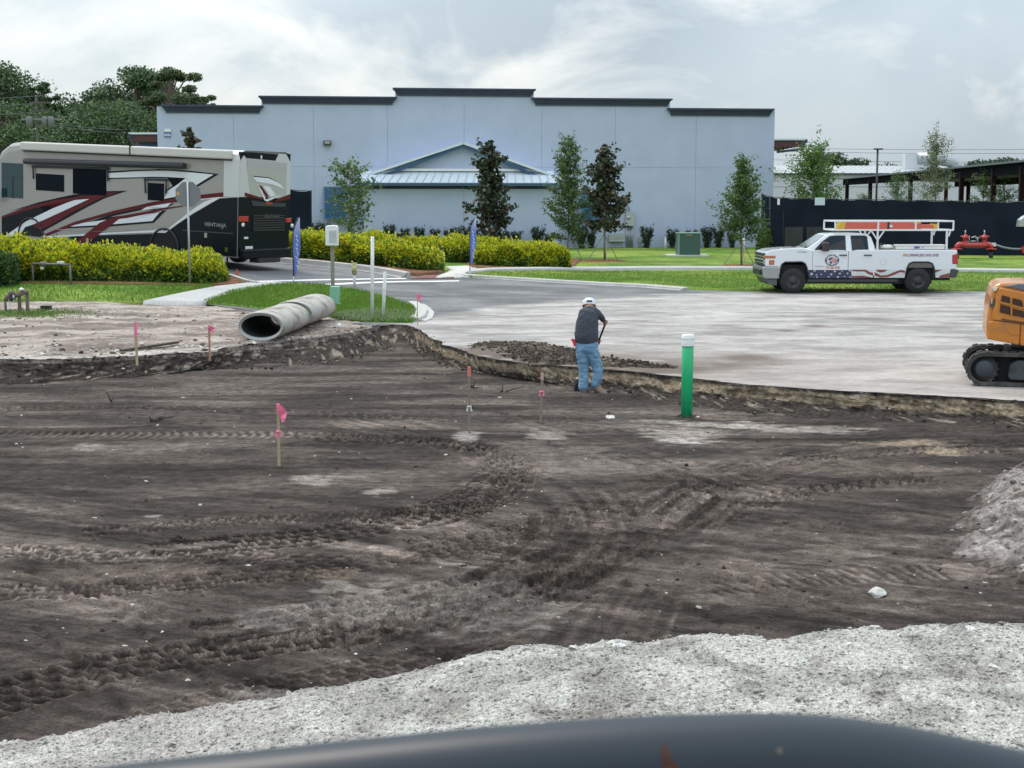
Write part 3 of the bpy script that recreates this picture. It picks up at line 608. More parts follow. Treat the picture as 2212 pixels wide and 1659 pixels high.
# --- pale spoil heap at the right edge
def spoil():
    root = E('spoil_heap', 'pale grey earth spoil heap at the right edge of the pit', 'soil heap', (7, 15.5, PIT))
    xs_ = np.linspace(3.0, 13, 250); ys_ = np.linspace(10.8, 19.8, 230); X, Y = np.meshgrid(xs_, ys_); x, y = X.ravel(), Y.ravel()
    ex = np.interp(y, [10.8, 12.0, 13.0, 14.2, 15.2, 16.3, 17.5, 19.0, 19.8], [4.8, 4.25, 3.85, 3.75, 4.0, 4.6, 5.3, 6.3, 7.2]) + 1.1 * (fbm(y * 1.3, y * 0, 4, 5) - .5)
    t = sst(0, 1.0, x - ex); h = t * (.17 + .27 * sst(0, 2.6, x - ex)) * (.7 + .6 * fbm(x * .9, y * .9, 4, 7)) * sst(19.8, 18.6, y) * sst(10.8, 11.8, y)
    edge_ = 1 - sst(10.8, 11.1, y)
    z = h + .42 * (fbm(x * 2.2, y * 2.2, 5, 9, .62) - .5) * t + .09 * (fbm(x * 8, y * 8, 3, 10) - .5) * t - .06 - .5 * edge_
    c = mixc((.10, .082, .074), (.33, .295, .275), sst(.2, .8, t + .5 * (fbm(x * 3, y * 3, 4, 11) - .5))); c = mixv(c, (.10, .082, .07), sst(.50, .62, fbm(x * 2.2, y * 3, 4, 12)) * .8)
    npmesh('soil', np.c_[x - 7, y - 15.5, z], gridfaces(230, 250), M_bank, root, False, c)
    r = np.random.default_rng(5); k = r.integers(0, len(x), 8000); k = k[t[k] > .05]; q_ = np.c_[x[k] - 7, y[k] - 15.5, z[k]]
    lumps('lump', q_, .005 + .045 * r.random(len(k)) ** 5, np.where(r.random((len(k), 1)) < .5, np.array([(.42, .38, .35)]), np.array([(.14, .115, .1)])) * r.uniform(.7, 1.2, (len(k), 1)), M_clod, root, seed=6)
spoil()
# --- crushed shell windrow in the foreground
CU = [-300, 0, 250, 500, 700, 850, 1000, 1150, 1300, 1500, 1700, 1900, 2212, 2600]
CV = [1660, 1618, 1580, 1538, 1505, 1478, 1432, 1408, 1390, 1384, 1378, 1362, 1362, 1360]
CY = 8.4
def crest(x): u = x / CY * F + VW / 2; v = np.interp(u, CU, CV); return CAMZ - (v - 445) * CY / F
def shell_z(x, y):
    zc = crest(x) + .05 * (fbm(x * 3, x * 0, 3, 20) - .5); d = y - (CY + .12 * (fbm(x * 1.1, x * 0 + 3, 2, 22) - .5))
    back = np.minimum(np.maximum(d, 0) * .75 + 1.5 * np.maximum(d, 0) ** 2, zc - PIT + .1); front = np.maximum(-d, 0)
    z = zc - back - .045 * front - .02 * np.exp(-(front - .0) ** 2 / .02)
    return z + (.05 * (fbm(x * 1.6, y * 1.6, 4, 23) - .5) + .05 * (fbm(x * 7, y * 7, 3, 24) - .5) + .02 * (fbm(x * 24, y * 24, 3, 25) - .5)) * sst(-.2, .3, zc - PIT + .2)
ys_ = np.r_[np.linspace(-6, 5, 20), np.linspace(5.0, 9.6, 330)]; xs_ = np.linspace(-1, 1, 430)
Y = np.repeat(ys_[:, None], 430, 1); X = (xs_ + .9 * np.sign(xs_) * np.clip(np.abs(xs_) - .9, 0, 1) * 10)[None] * (3.2 + .15 * np.abs(Y)); x, y = X.ravel(), Y.ravel()
def shellc(x, y):
    c = mixc((.27, .262, .24), (.43, .42, .385), sst(.3, .65, fbm(x * 4, y * 4, 5, 26))); d = sst(.68, .78, fbm(x * 2.4 + 7, y * 3.2, 4, 27)) * .5
    c = mixv(c, (.17, .14, .125), d); le = sst(.1, -1.8, x); return mixv(c, (.33, .30, .285), le * .75 * sst(.35, .6, fbm(x * 5, y * 5, 4, 28)))
rd = tag(npmesh('gravel_bank', np.c_[x, y, shell_z(x, y)], gridfaces(len(ys_), 430), M_shell, None, False, shellc(x, y)), kind='structure')
r = np.random.default_rng(12); n = 24000; y_ = r.uniform(5.9, 8.9, n); x_ = r.uniform(-.39, .39, n) * y_; k = shell_z(x_, y_) > PIT + .02; x_, y_ = x_[k], y_[k]; n = len(x_)
cl = shellc(x_, y_) * r.uniform(.7, 1.35, (n, 1)); cl = np.clip(cl, 0, .75)
big = r.random(n) < .012
tag(lumps('gravel', np.c_[x_, y_, shell_z(x_, y_) + .002], np.where(big, r.uniform(.018, .03, n), 0.003 + .009 * r.random(n) ** 2.5), cl, M_shell, flat=.6, jit=.2, seed=9), 'loose crushed white shell gravel heaped along the foreground', 'gravel')
# far side: earth under/around the camera is covered by gravel_bank
# ================================================================== BLUE BUILDING
M_wall = mat('blue stucco', (.46, .515, .67), .85, var=.05, vscale=.7, bump=.25, bscale=30, spec=.2)
M_wall2 = mat('pale blue stucco', (.44, .50, .655), .85, var=.05, vscale=.7, bump=.2, bscale=30, spec=.2)
M_corn = mat('slate cornice paint', (.046, .055, .10), .6, var=.15, vscale=2)
M_roofm = mat('pale metal roof', (.66, .73, .79), .4, metal=.1, var=.06)
M_blue = mat('blue trim paint', (.03, .09, .19), .5, var=.1)
M_blue2 = mat('blue shutter paint', (.045, .14, .30), .5, var=.1)
M_dark = mat('dark void', (.02, .022, .025), .8)
M_joint = mat('panel joint', (.31, .38, .51), .9)  # darker blue of the panel joints and the wall behind them
M_maroon = mat('maroon steel', (.095, .03, .032), .6, var=.2)
M_galv = mat('galvanised', (.42, .45, .47), .4, metal=.6, var=.1)
M_white = mat('white paint', (.76, .78, .78), .45, var=.05, vscale=3)
M_offw = mat('off white plastic', (.68, .69, .65), .5, var=.06)
M_boxg = mat('grey cabinet', (.40, .42, .41), .5, var=.06)
BA = Vector(((349 - 1106) * 83 / F, 83, 0)); BB = Vector(((1666 - 1106) * 87 / F, 87, 0))
bd = (BB - BA).normalized(); bn = Vector((bd.y, -bd.x, 0)); BL = (BB - BA).length
byaw = math.atan2(bd.y, bd.x)
bld = E('storage_building', 'large windowless blue stucco building with stepped parapet and gabled front', 'building', BA, byaw)
def W(u, v, proj=0.):                      # photograph point -> (s along wall, z) on the facade, proj metres in front of it
    p = onplane(u, v, BA + bn * proj, bn); return ((p - BA).dot(bd), p.z)
def S(u, v=400, proj=0.): return W(u, v, proj)[0]
# local frame: x along the wall, -y towards the camera, z up
ZT = {0: W(450, 229)[1] , 1: W(700, 210)[1], 2: W(1000, 193)[1]}
steps = [(0, S(565, 230), ZT[0]), (S(565, 230), S(854, 210), ZT[1]), (S(854, 210), S(1153, 200), ZT[2]), (S(1153, 215), S(1447, 220), W(1300, 214)[1]), (S(1447, 220), BL, W(1560, 236)[1])]
ZM = W(1000, 361)[1]
cols = [0, S(507), S(679), S(838), S(1003), S(1170), S(1328), S(1502), BL]
gp = .007
def topat(s):
    for a, b, z_ in steps:
        if a <= s <= b: return z_
    return steps[-1][2]
for i in range(8):
    a, b = cols[i] + gp, cols[i + 1] - gp
    m = MB(); m.prism([(a, -.3), (b, -.3), (b, ZM - gp), (a, ZM - gp)], -.02, .16, 'Y'); m.build('wall_panel', M_wall, bld)
    cuts = [a] + [q[0] for q in steps[1:] if a < q[0] < b] + [b]; poly = [(a, ZM + gp), (b, ZM + gp)]
    for k in range(len(cuts) - 1, 0, -1):
        zt = topat((cuts[k] + cuts[k - 1]) / 2) - .05; poly += [(cuts[k], zt), (cuts[k - 1], zt)]
    m = MB(); m.prism(poly, -.02, .16, 'Y'); m.build('wall_panel', M_wall, bld)
m = MB()
for a, b, z_ in steps: m.prism([(a + .03, -.3), (b, -.3), (b, z_ - .08), (a + .03, z_ - .08)], .0, .28, 'Y')
m.build('backing_wall', M_joint, bld)
m = MB(); m.box((.1, 11, 3.6), (.2, 21.4, 7.6)); m.build('side_wall', M_wall, bld)
m = MB(); m.box((BL - .1, 11, 3.6), (.2, 21.4, 7.6)); m.build('side_wall', M_wall, bld)
m = MB(); m.box((BL / 2, 11, 7.3), (BL - .5, 21.4, .2)); m.build('roof', M_galv, bld)
# cornices: stepped crown profile, returned at both ends
prof = [(0, 0), (.07, 0), (.07, .09), (.11, .12), (.15, .22), (.24, .30), (.24, .335), (.30, .335), (.30, .42), (0, .42)]
ends = [((347, 569), 0), ((558, 858), 1), ((849, 1158), 2), ((1149, 1453), 3), ((1443, 1674), 4)]
for (ua, ub), k in ends:
    zt = steps[k][2] + .04; a, b = S(ua, 220, .3) , S(ub, 220, .3); V = []
    for o, z_ in prof:                     # loop around left end, front, right end
        V += [(a + .3 - o, .28, zt - .42 + z_), (a + .3 - o, -.02 - o, zt - .42 + z_), (b - .3 + o, -.02 - o, zt - .42 + z_), (b - .3 + o, .28, zt - .42 + z_)]
    n = len(prof); Fc = [(4 * i + j, 4 * i + j + 1, 4 * i + 5 + j, 4 * i + 4 + j) for i in range(n - 1) for j in range(3)]
    m = MB(); m.add(V, Fc); m.box(((a + b) / 2, .14, zt - .01), (b - a - .03, .27, .015)); m.build('cornice', M_corn, bld)
# gabled bay
PJ = 1.3
x0, x1 = S(786, 400, PJ), S(1206, 400, PJ); ze = W(1000, 400, PJ + .5)[1]
m = MB(); m.box(((x0 + x1) / 2, -PJ / 2 - .02, (ze - .35) / 2 - .1), (x1 - x0, PJ, ze + .15 - .0)); m.build('bay_wall', M_wall2, bld)
m = MB(); m.box(((x0 + x1) / 2 + .1, -PJ - .03, ze / 2), (.02, .02, ze - .1)); m.build('joint', M_joint, bld)
e0, e1 = S(766, 396, PJ + .5), S(1204, 400, PJ + .5); zt = W(1000, 369, .5)[1]; zeb = W(1000, 394, PJ + .5)[1]
t0, t1 = S(790, 372, .5), S(1196, 378, .5)
def skirt_pt(t, k): return (e0 + (e1 - e0) * t) * (1 - k) + (t0 + (t1 - t0) * t) * k, -(PJ + .5) * (1 - k) - .5 * k, zeb * (1 - k) + zt * k
m = MB(); V = [skirt_pt(0, 0), skirt_pt(1, 0), skirt_pt(1, 1), skirt_pt(0, 1)]; V += [(a, b, c - .06) for a, b, c in V]
m.add(V, [(0, 1, 2, 3), (4, 7, 6, 5), (0, 4, 5, 1), (1, 5, 6, 2), (2, 6, 7, 3), (3, 7, 4, 0)])
m.add([skirt_pt(0, 0), (e0 + .05, -.02, zeb + .05), skirt_pt(0, 1)], [(0, 1, 2)]); m.add([skirt_pt(1, 0), (e1 - .05, -.02, zeb + .05), skirt_pt(1, 1)], [(0, 1, 2)])
rf = m.build('skirt_roof', M_roofm, bld)
for i in range(25):
    a = Vector(skirt_pt(i / 24, 0)); b = Vector(skirt_pt(i / 24, 1)); MB().bar(a + Vector((0, -.01, .022)), b + Vector((0, 0, .022)), .03, .05).build('roof_seam', mat('roof seam', (.42, .49, .56), .4), rf)
m = MB(); m.box(((e0 + e1) / 2, -PJ - .51, zeb - .09), (e1 - e0 - .02, .06, .11)); m.box((e0 + .05, -PJ / 2 - .3, zeb - .12), (.06, PJ + .35, .15)); m.box((e1 - .05, -PJ / 2 - .3, zeb - .12), (.06, PJ + .35, .15)); m.build('fascia', M_blue, bld)
m = MB(); m.box(((e0 + e1) / 2, -PJ / 2 - .25, zeb - .16), (e1 - e0 - .15, PJ + .4, .03)); m.build('soffit', M_wall2, bld)
g0, g1, ga = W(782, 379, 1.0), W(1216, 384, 1.0), W(1001, 306, 1.0)
zr = min(g0[1], g1[1])
def slab(p, q, y0, y1, th, nm, mt):
    d = Vector((q[0] - p[0], 0, q[1] - p[1])).normalized(); n_ = Vector((-d.z, 0, d.x)); n_ = n_ if n_.z > 0 else -n_
    a, b = Vector((p[0], 0, p[1])), Vector((q[0], 0, q[1])); V = []
    for y_ in (y0, y1): V += [a + Vector((0, y_, 0)), b + Vector((0, y_, 0)), b + Vector((0, y_, 0)) - n_ * th, a + Vector((0, y_, 0)) - n_ * th]
    return MB().add(V, [(0, 1, 2, 3), (7, 6, 5, 4), (0, 4, 5, 1), (1, 5, 6, 2), (2, 6, 7, 3), (3, 7, 4, 0)]).build(nm, mt, bld)
slab(g0, ga, -1.0, -.02, .13, 'gable_roof', M_roofm); slab(g1, ga, -1.0, -.02, .13, 'gable_roof', M_roofm)
o_ = .13
slab((g0[0] + 1.0, g0[1] + .02), (ga[0], ga[1] - .135), -.93, -.84, .15, 'rake_board', M_blue); slab((g1[0] - 1.0, g1[1] + .02), (ga[0], ga[1] - .135), -.935, -.845, .15, 'rake_board', M_blue)
m = MB(); m.prism([(g0[0] + 1.0, zt - .05), (g1[0] - 1.0, zt - .05), (ga[0], ga[1] - .3)], -.55, -.02, 'Y'); m.build('gable_wall', M_wall2, bld)
b0, b1 = S(864, 366, .8), S(1143, 370, .8); zb_ = W(1000, 367, .8)[1]
m = MB(); m.box(((b0 + b1) / 2, -.66, zb_), (b1 - b0, .2, .13)); m.bar((b0, -.66, zb_), (b0 - 1.0, -.66, zb_ - .14), .18, .09); m.bar((b1, -.66, zb_), (b1 + 1.0, -.66, zb_ - .14), .18, .09); m.build('gable_band', M_white, bld)
# floodlight
fl = E('wall_light', 'dark bronze box floodlight high on the blue wall', 'light', BA + bd * S(707, 309) + Vector((0, 0, W(707, 309)[1])) + bn * .03, byaw)
M_brz = mat('bronze housing', (.07, .068, .065), .5)
MB().box((0, -.12, 0), (.42, .22, .26)).build('housing', M_brz, fl, bevel=.02); MB().box((0, -.235, .02), (.27, .015, .12)).build('lens', mat('frosted lens', (.4, .4, .38), .3), fl)
# shutters
def shutter(u0, u1, v0, v1, label):
    a, b = S(u0, 440, .4), S(u1, 440, .4); zt_, zb = W(u0, v0, .1)[1], W(u0, v1, .6)[1]; h = zt_ - zb; w = b - a
    root = E('shutter', label, 'shutter', BA + bd * (a + b) * .5 + bn * .06 + Vector((0, 0, zt_)), byaw)
    tl = Matrix.Rotation(R(-17), 4, 'X')
    m = MB()
    for p, q in (((-w / 2, 0), (w / 2, 0)), ((-w / 2, -h), (w / 2, -h)), ((-w / 2, 0), (-w / 2, -h)), ((w / 2, 0), (w / 2, -h))): m.bar(tl @ Vector((p[0], 0, p[1])), tl @ Vector((q[0], 0, q[1])), .09, .09)
    m.build('frame', M_blue2, root)
    n = 20
    for k in range(n):
        z_ = -h * (k + .7) / (n + .4); p = tl @ Vector((0, 0, z_)); MB().box(p, (w - .1, .02, h / n * .9), Matrix.Rotation(R(20), 3, 'X')).build('slat', M_blue2, root)
    MB().prism([(tl @ Vector((0, 0, 0))).yz[:] and (-.02, 0), (-.02, -h * .95), ((tl @ Vector((0, 0, -h))).y + .02, -h * .95)], -w / 2 + .02, w / 2 - .02, 'X').build('shutter_side', M_blue, root)
shutter(701, 748, 405, 474, 'tilted blue louvred awning shutter left of the gabled bay'); shutter(1258, 1300, 412, 476, 'tilted blue louvred awning shutter behind the magnolia right of the bay')
# address sign
s0, s1 = S(355, 290, .05), S(369, 290, .05); zt_, zm_, zb_2 = W(362, 278, .05)[1], W(362, 285, .05)[1], W(362, 296, .05)[1]
sg = E('address_sign', 'small sign at the building corner, white above blue', 'sign', BA + bd * (s0 + s1) / 2 + bn * .035 + Vector((0, 0, zm_)), byaw)
MB().box((0, -.02, (zt_ - zm_) / 2), (s1 - s0, .03, zt_ - zm_ - .01)).build('white_panel', M_white, sg); MB().box((0, -.02, (zb_2 - zm_) / 2), (s1 - s0, .03, zm_ - zb_2)).build('blue_panel', mat('sign blue', (.03, .09, .32), .5), sg)
text_mesh('number', '2626', .17, M_white, sg, Matrix.Translation((0, -.038, (zb_2 - zm_) * .62)) @ Matrix.Rotation(R(90), 4, 'X'), .03)
MB().box((0, -.038, (zb_2 - zm_) * .25), (.26, .004, .03)).build('stripe', mat('sign light blue', (.25, .36, .62), .5), sg)
# electrical gear
def wallthing(name, label, cat, u, v, pj=.1):
    s_, z_ = W(u, v, pj); return E(name, label, cat, BA + bd * s_ + bn * .02 + Vector((0, 0, z_)), byaw)
ppm = F / 87
el = wallthing('electric_cabinet', 'grey electrical cabinet on conduits against the blue wall', 'electric cabinet', 1359, 537)
h = lambda v: (537 - v) / 38.2
MB().box((0, -.2, (h(458) + h(489)) / 2), (.46, .3, h(458) - h(489))).build('box', M_boxg, el, bevel=.015); MB().lathe([(.0, 0), (.1, 0), (.1, .08), (0, .08)], (-.1, -.38, h(471)), 14, 'Y').build('meter', M_galv, el)
for dx in (-.15, -.07, .02, .1, .17): MB().tube([(dx, -.1, 0), (dx, -.1, h(489))], .03, 8).build('conduit', M_galv, el)
MB().tube([(-.02, -.1, h(458)), (-.02, -.1, h(450)), (-.06, -.1, h(446)), (-.2, -.1, h(443)), (-.45, -.1, h(442))], .045, 8).build('conduit', M_galv, el)
ep = wallthing('transfer_panel', 'wide low grey panel with louvres beside the cabinet', 'electric cabinet', 1331, 537)
MB().box((0, -.18, h(514)), (.9, .3, (h(498) - h(530)) * .5)).build('box', M_boxg, ep, bevel=.015)
for k in range(7): MB().box((-.36 + k * .12, -.35, h(510)), (.05, .03, .34)).build('louvre', M_galv, ep)
for dx in (-.38, -.1, .15, .38): MB().tube([(dx, -.15, 0), (dx, -.15, h(530))], .03, 6).build('leg', M_galv, ep)
cb = wallthing('irrigation_box', 'small grey control box on two pipes by the blue wall', 'control box', 1381, 537)
MB().box((0, -.15, h(519)), (.22, .16, .3)).build('box', M_boxg, cb, bevel=.01); [MB().tube([(dx, -.15, 0), (dx, -.15, h(522))], .025, 6).build('pipe', M_galv, cb) for dx in (-.05, .06)]
# side canopies of the building (maroon steel, blue gutter)
def side_canopy(u0, u1, vt, vb, label, y_, flip):
    a = P(u0, vt, y_); b = P(u1, vt, y_); c = P(u0, vb, y_); w = b.x - a.x; h_ = a.z - c.z
    root = E('steel_canopy', label, 'canopy', (a.x, y_, c.z)); D = 9.
    MB().prism([(0, h_ - .1), (w, h_ - .1), (w, h_), (0, h_)], 0, D, 'Y').build('roof_sheet', M_roofm, root)
    MB().prism([(.05, h_ - .5), (w - .1, h_ - .5), (w - .1, h_ - .12), (.05, h_ - .12)], .1, .3, 'Y').build('beam', M_maroon, root)
    for k in range(6): MB().box((w / 2, 1 + k * 1.4, h_ - .3), (w - .3, .1, .25)).build('rafter', M_maroon, root)
    gx = w if not flip else 0; s_ = -1 if not flip else 1
    MB().tube([(gx + s_ * .1, .1, h_ - .1), (gx + s_ * .15, .1, .12), (gx + s_ * (w * .85), .1, -.06 if not flip else -.1)], .07, 8).build('downpipe', M_corn, root)
    MB().box((gx + s_ * .02, D / 2, h_ - .16), (.14, D, .2)).build('gutter', M_corn, root)
    if flip:
        MB().prism([(.3, .05), (w, -.15), (w, h_ - .55), (.5, h_ - .55)], .5, .6, 'Y').build('side_panel', M_blue, root)
side_canopy(1668, 1743, 299, 326, 'maroon steel canopy with dark gutter on the right flank of the blue building', 91, False)
side_canopy(277, 352, 286, 316, 'maroon steel canopy with blue panel on the left flank of the blue building', 85.5, True)
# ================================================================== SCREENED FENCES
M_mesh = mat('black privacy mesh', (.011, .016, .029), .9, spec=.15, var=.25, vscale=.8, bump=.3, bscale=6)
M_mesh2 = mat('grey privacy mesh', (.034, .037, .04), .85, var=.3, vscale=1.4)
M_post = mat('fence steel', (.03, .032, .035), .5)
def fence(label, pts, sag=.05):            # pts: (u, v_top, v_bottom, y)
    a0 = P(pts[0][0], pts[0][2], pts[0][3]); root = E('screened_fence', label, 'fence', a0); tops = []; 
    for (u, vt, vb, y_) in pts: tops.append((P(u, vt, y_) - a0, P(u, vb, y_) - a0))
    for i in range(len(tops) - 1):
        (ta, ba), (tb, bb) = tops[i], tops[i + 1]; n = 14; V = []
        for j in range(6):
            for k in range(n):
                t = k / (n - 1); top = ta.lerp(tb, t); bot = ba.lerp(bb, t) - Vector((0, 0, .12)); p = bot.lerp(top, j / 5)
                p = p + Vector((0, .05 * math.sin(7 * t + i + j * .5) * math.sin(math.pi * t), -(sag * math.sin(math.pi * t) if j == 5 else 0))); V.append(p)
        npmesh('mesh_panel', np.array(V), gridfaces(6, n), M_mesh, root, True)
    for (t_, b_) in tops: MB().tube([b_ - Vector((0, -.04, .3)), t_ + Vector((0, .04, .06))], .035, 8).build('post', M_post, root)
    m = MB(); m.tube([t_ + Vector((0, .03, 0)) for t_, b_ in tops], .022, 6); m.build('top_rail', M_post, root)
    return root, a0
fr, fa = fence('tall black privacy-mesh fence running right from the blue building', [(1646, 419, 556, 79), (1664, 425, 557, 78.4), (1693, 427.5, 559, 78), (1742, 429, 560, 77.5), (1800, 430, 561, 77.0), (1860, 431, 562, 76.6), (1925, 432, 562.5, 76.2), (1990, 433, 563, 75.8), (2055, 434, 564, 75.4), (2125, 435, 565, 75), (2200, 436, 566, 74.6), (2290, 437, 567, 74.2), (2400, 438, 568, 73.8)])
for (u, v, w_, h_, mt) in ((1681, 436, .12, .3, M_white), (1770, 435, .5, .38, mat('blue notice', (.55, .62, .74), .5))):
    p = P(u, v, 77.1); o = MB().box((0, 0, 0), (w_, .02, h_)).build('notice', mt, None); o.location = p + Vector((0, -.12, 0)); tag(o, 'small white tag tied near the fence top' if w_ < .2 else 'small pale blue notice hung on the black fence top', 'sign')
for (u0, u1) in ((1694, 1735), (1741, 1800), (1806, 1880)):
    a = P(u0, 490, 76.9); b = P(u1, 548, 76.4); MB().box(((a.x + b.x) / 2 - fa.x, (a.y + b.y) / 2 - fa.y, (a.z + b.z) / 2 - fa.z), (b.x - a.x, .02, a.z - b.z)).build('mesh_patch', M_mesh2, fr, label='greyer see-through patch of mesh')
fence('short black mesh fence between the motorhome and the blue wall', [(560, 408, 522, 76), (627, 410, 524, 76), (672, 413, 526, 76)])
# ================================================================== FAR RIGHT : shed, duct, carport
M_sheet = mat('white sheet metal', (.60, .63, .66), .5, var=.06, vscale=.4)
M_sheetr = mat('grey sheet roof', (.40, .43, .44), .5, var=.06, vscale=.4)
sx0, sx1, sy = P(1640, 400, 185).x, P(2320, 400, 185).x, 185
ind = E('industrial_shed', 'long white sheet-metal industrial shed beyond the fence', 'building', (sx0, sy, 0)); w = sx1 - sx0
zt = P(1700, 374, 185).z; zr = P(1700, 358, 195).z
MB().box((w / 2, 8, zt / 2), (w, 16, zt)).build('wall', M_sheet, ind)
MB().add([(-.2, -.3, zt), (w + .2, -.3, zt), (w + .2, 10, zr), (-.2, 10, zr)], [(0, 1, 2, 3)]).build('roof', M_sheetr, ind)
for k in range(60): MB().bar((k * w / 59, -.28, zt + .03), (k * w / 59, 10, zr + .03), .07, .07).build('roof_rib', mat('roof rib', (.42, .45, .47), .5), ind)
MB().box((w / 2, -.35, zt - .1), (w, .12, .2)).build('gutter', M_corn, ind); MB().box((w / 2, -.03, P(1700, 403, 185).z), (w, .05, .07)).build('girt', M_boxg, ind)
for (u0, u1) in ((1668, 1676),): a = P(u0, 382, 184.9); b = P(u1, 391, 184.9); MB().box(((a.x + b.x) / 2 - sx0, -.05, (a.z + b.z) / 2), (b.x - a.x, .06, a.z - b.z)).build('sign_panel', M_boxg, ind)
dx0 = P(1957, 365, 191)
du = E('rooftop_duct', 'bent silver air duct on the white shed roof', 'duct', (dx0.x, 191, dx0.z)); q = F / 191
dh = (365 - 333) / q; dw = (2072 - 1957) / q
MB().box((.7, 0, dh / 2 - .5), (2.0, 1.6, dh + 1.)).build('plenum', M_sheet, du, bevel=.04)
MB().tube([(1.2, -.4, dh - .65), (4.2, -.4, dh - .65), (5.6, -.4, dh - .95), (6.4, -.4, dh - 1.7), (6.6, -.4, dh - 3.1), (6.65, -.4, -1)], .8, 14).build('duct', M_galv, du)
MB().box((2.5, -.3, dh - 1.3), (2.2, 1.1, .8)).build('unit', M_sheet, du)
# open carport
M_cpr = mat('carport roof edge', (.10, .13, .16), .6, var=.1); M_cpu = mat('carport underside', (.006, .007, .011), .95, spec=.05); M_col = mat('maroon column', (.022, .010, .013), .8, spec=.1)
cy0, cy1 = 104, 165
def cpt(u, v, y_): return P(u, v, y_)
A_ = P(2262, 338, cy0); B_ = P(1815, 385, cy1); zroof = 5.95
A_ = Vector((P(2262, 340, cy0).x, cy0, P(2262, 340, cy0).z)); B_.z = P(1815, 385, cy1).z
cpk = E('open_carport', 'long dark open-sided carport on maroon columns beyond the fence', 'canopy', (A_.x, A_.y, 0))
d_ = Vector((B_.x - A_.x, B_.y - A_.y, 0)); ln = d_.length; d_.normalize(); n_ = Vector((-d_.y, d_.x, 0)); n_ = n_ if n_.x > 0 else -n_
zA, zB = A_.z, B_.z
def cq(s, t, z_): p = d_ * s + n_ * t; return Vector((p.x, p.y, z_))
zz = lambda s: zA + (zB - zA) * s / ln
MB().add([cq(0, 0, zA), cq(ln, 0, zB), cq(ln, 14, zB - .3), cq(0, 14, zA - .3), cq(0, 0, zA - .14), cq(ln, 0, zB - .14), cq(ln, 14, zB - .44), cq(0, 14, zA - .44)], [(0, 1, 2, 3), (4, 7, 6, 5), (0, 4, 5, 1), (1, 5, 6, 2), (2, 6, 7, 3), (3, 7, 4, 0)]).build('roof_sheet', M_cpr, cpk)
MB().add([cq(0, .3, zA - .15), cq(ln, .3, zB - .15), cq(ln, .3, zB - .75), cq(0, .3, zA - 1.0), cq(0, .5, zA - .15), cq(ln, .5, zB - .15), cq(ln, .5, zB - .75), cq(0, .5, zA - 1.0)], [(0, 1, 2, 3), (4, 7, 6, 5), (3, 2, 6, 7), (0, 3, 7, 4), (1, 5, 6, 2)]).build('edge_beam', M_cpu, cpk)
MB().add([cq(0, 12.3, zA - .4), cq(ln, 12.3, zB - .4), cq(ln, 12.3, zB - .9), cq(0, 12.3, zA - 1.2), cq(0, 12.5, zA - .4), cq(ln, 12.5, zB - .4), cq(ln, 12.5, zB - .9), cq(0, 12.5, zA - 1.2)], [(0, 1, 2, 3), (4, 7, 6, 5), (3, 2, 6, 7)]).build('edge_beam', M_cpu, cpk)
def s_at(u, t):                            # distance along the carport where a viewing ray crosses the column line t
    o = Vector((A_.x, A_.y, 0)) + n_ * t; p = onplane(u, 400, o, n_); return (Vector((p.x, p.y, 0)) - o).dot(d_)
for us, t in (((1830, 1880, 1967, 2077, 2146, 2207), .4), ((1846, 1921, 2044, 2092), 12.4)):
    for u in us:
        s_ = s_at(u, t)
        if -2 < s_ < ln + 4: p = cq(s_, t, 0); MB().box((p.x, p.y, (zz(s_) - .3) / 2), (.34, .34, zz(s_) - .4)).build('column', M_col, cpk)
# light pole
lp_ = P(1893, 430, 132); lp = E('light_pole', 'thin dark parking-lot light pole against the sky', 'light pole', (lp_.x, 132, .4)); hh = P(1893, 322, 132).z - .4
MB().tube([(0, 0, 0), (0, 0, hh)], .09, 8).build('pole', M_post, lp); MB().box((.05, 0, hh), (.75, .3, .12)).build('lamp_head', M_post, lp)
# power lines
M_wire = mat('power wire', (.10, .11, .12), .6)
def wire(a, b, sag, label, rad=.022):
    a = Vector(a); b = Vector(b); pts = [a.lerp(b, t / 24) - Vector((0, 0, sag * 4 * (t / 24) * (1 - t / 24))) for t in range(25)]
    o = MB().tube([p - a for p in pts], rad, 5).build('power_line', M_wire, None); o.location = a; return tag(o, label, 'power line', 'overhead power lines')
for k, (v0, v1) in enumerate(((314, 316), (321, 325), (340, 343))):
    wire(P(1500, v0, 240), P(2500, v1 + 2, 220), .5, ['uppermost overhead wire crossing the sky right of the blue building', 'middle overhead wire crossing the sky right of the blue building', 'lowest overhead wire crossing the sky right of the blue building'][k], .03)
M_wood = mat('weathered wood', (.30, .25, .19), .85, var=.25, vscale=8, stretch=(1, 1, .1)); M_gwood = mat('grey wood', (.26, .24, .21), .9, var=.2, vscale=8)
up_ = P(82, 330, 100); up = E('utility_pole', 'wooden utility pole with crossarms and transformers before the dark trees', 'utility pole', (up_.x, 100, 0)); ht = P(82, 205, 100).z
MB().tube([(0, 0, 0), (0, 0, ht)], [.10, .07], 10).build('pole', mat('dark pole wood', (.10, .09, .08), .9), up)
for v_, w_ in ((258, 2.6), (222, 1.4), (240, 1.2)): MB().box((.3 if w_ < 2 else .35, -.15, P(82, v_, 100).z), (w_, .1, .12)).build('crossarm', mat('dull crossarm', (.22, .22, .21), .8) if w_ > 2 else mat('dark pole wood', (.10, .09, .08), .9), up)
for dx in (-.38, .62, 1.0): MB().lathe([(0, 0), (.2, 0), (.2, .62), (.12, .7), (0, .7)], (dx, -.35, P(82, 276, 100).z), 14).build('transformer', mat('dull transformer can', (.16, .17, .17), .7), up)
for k, v_ in enumerate((222, 241, 258, 262, 296, 300)): wire(P(-250, v_ - 6, 95), P(82 + 3, v_, 100), .3, 'thin overhead wire ending at the utility pole, number of several', .02) if False else None
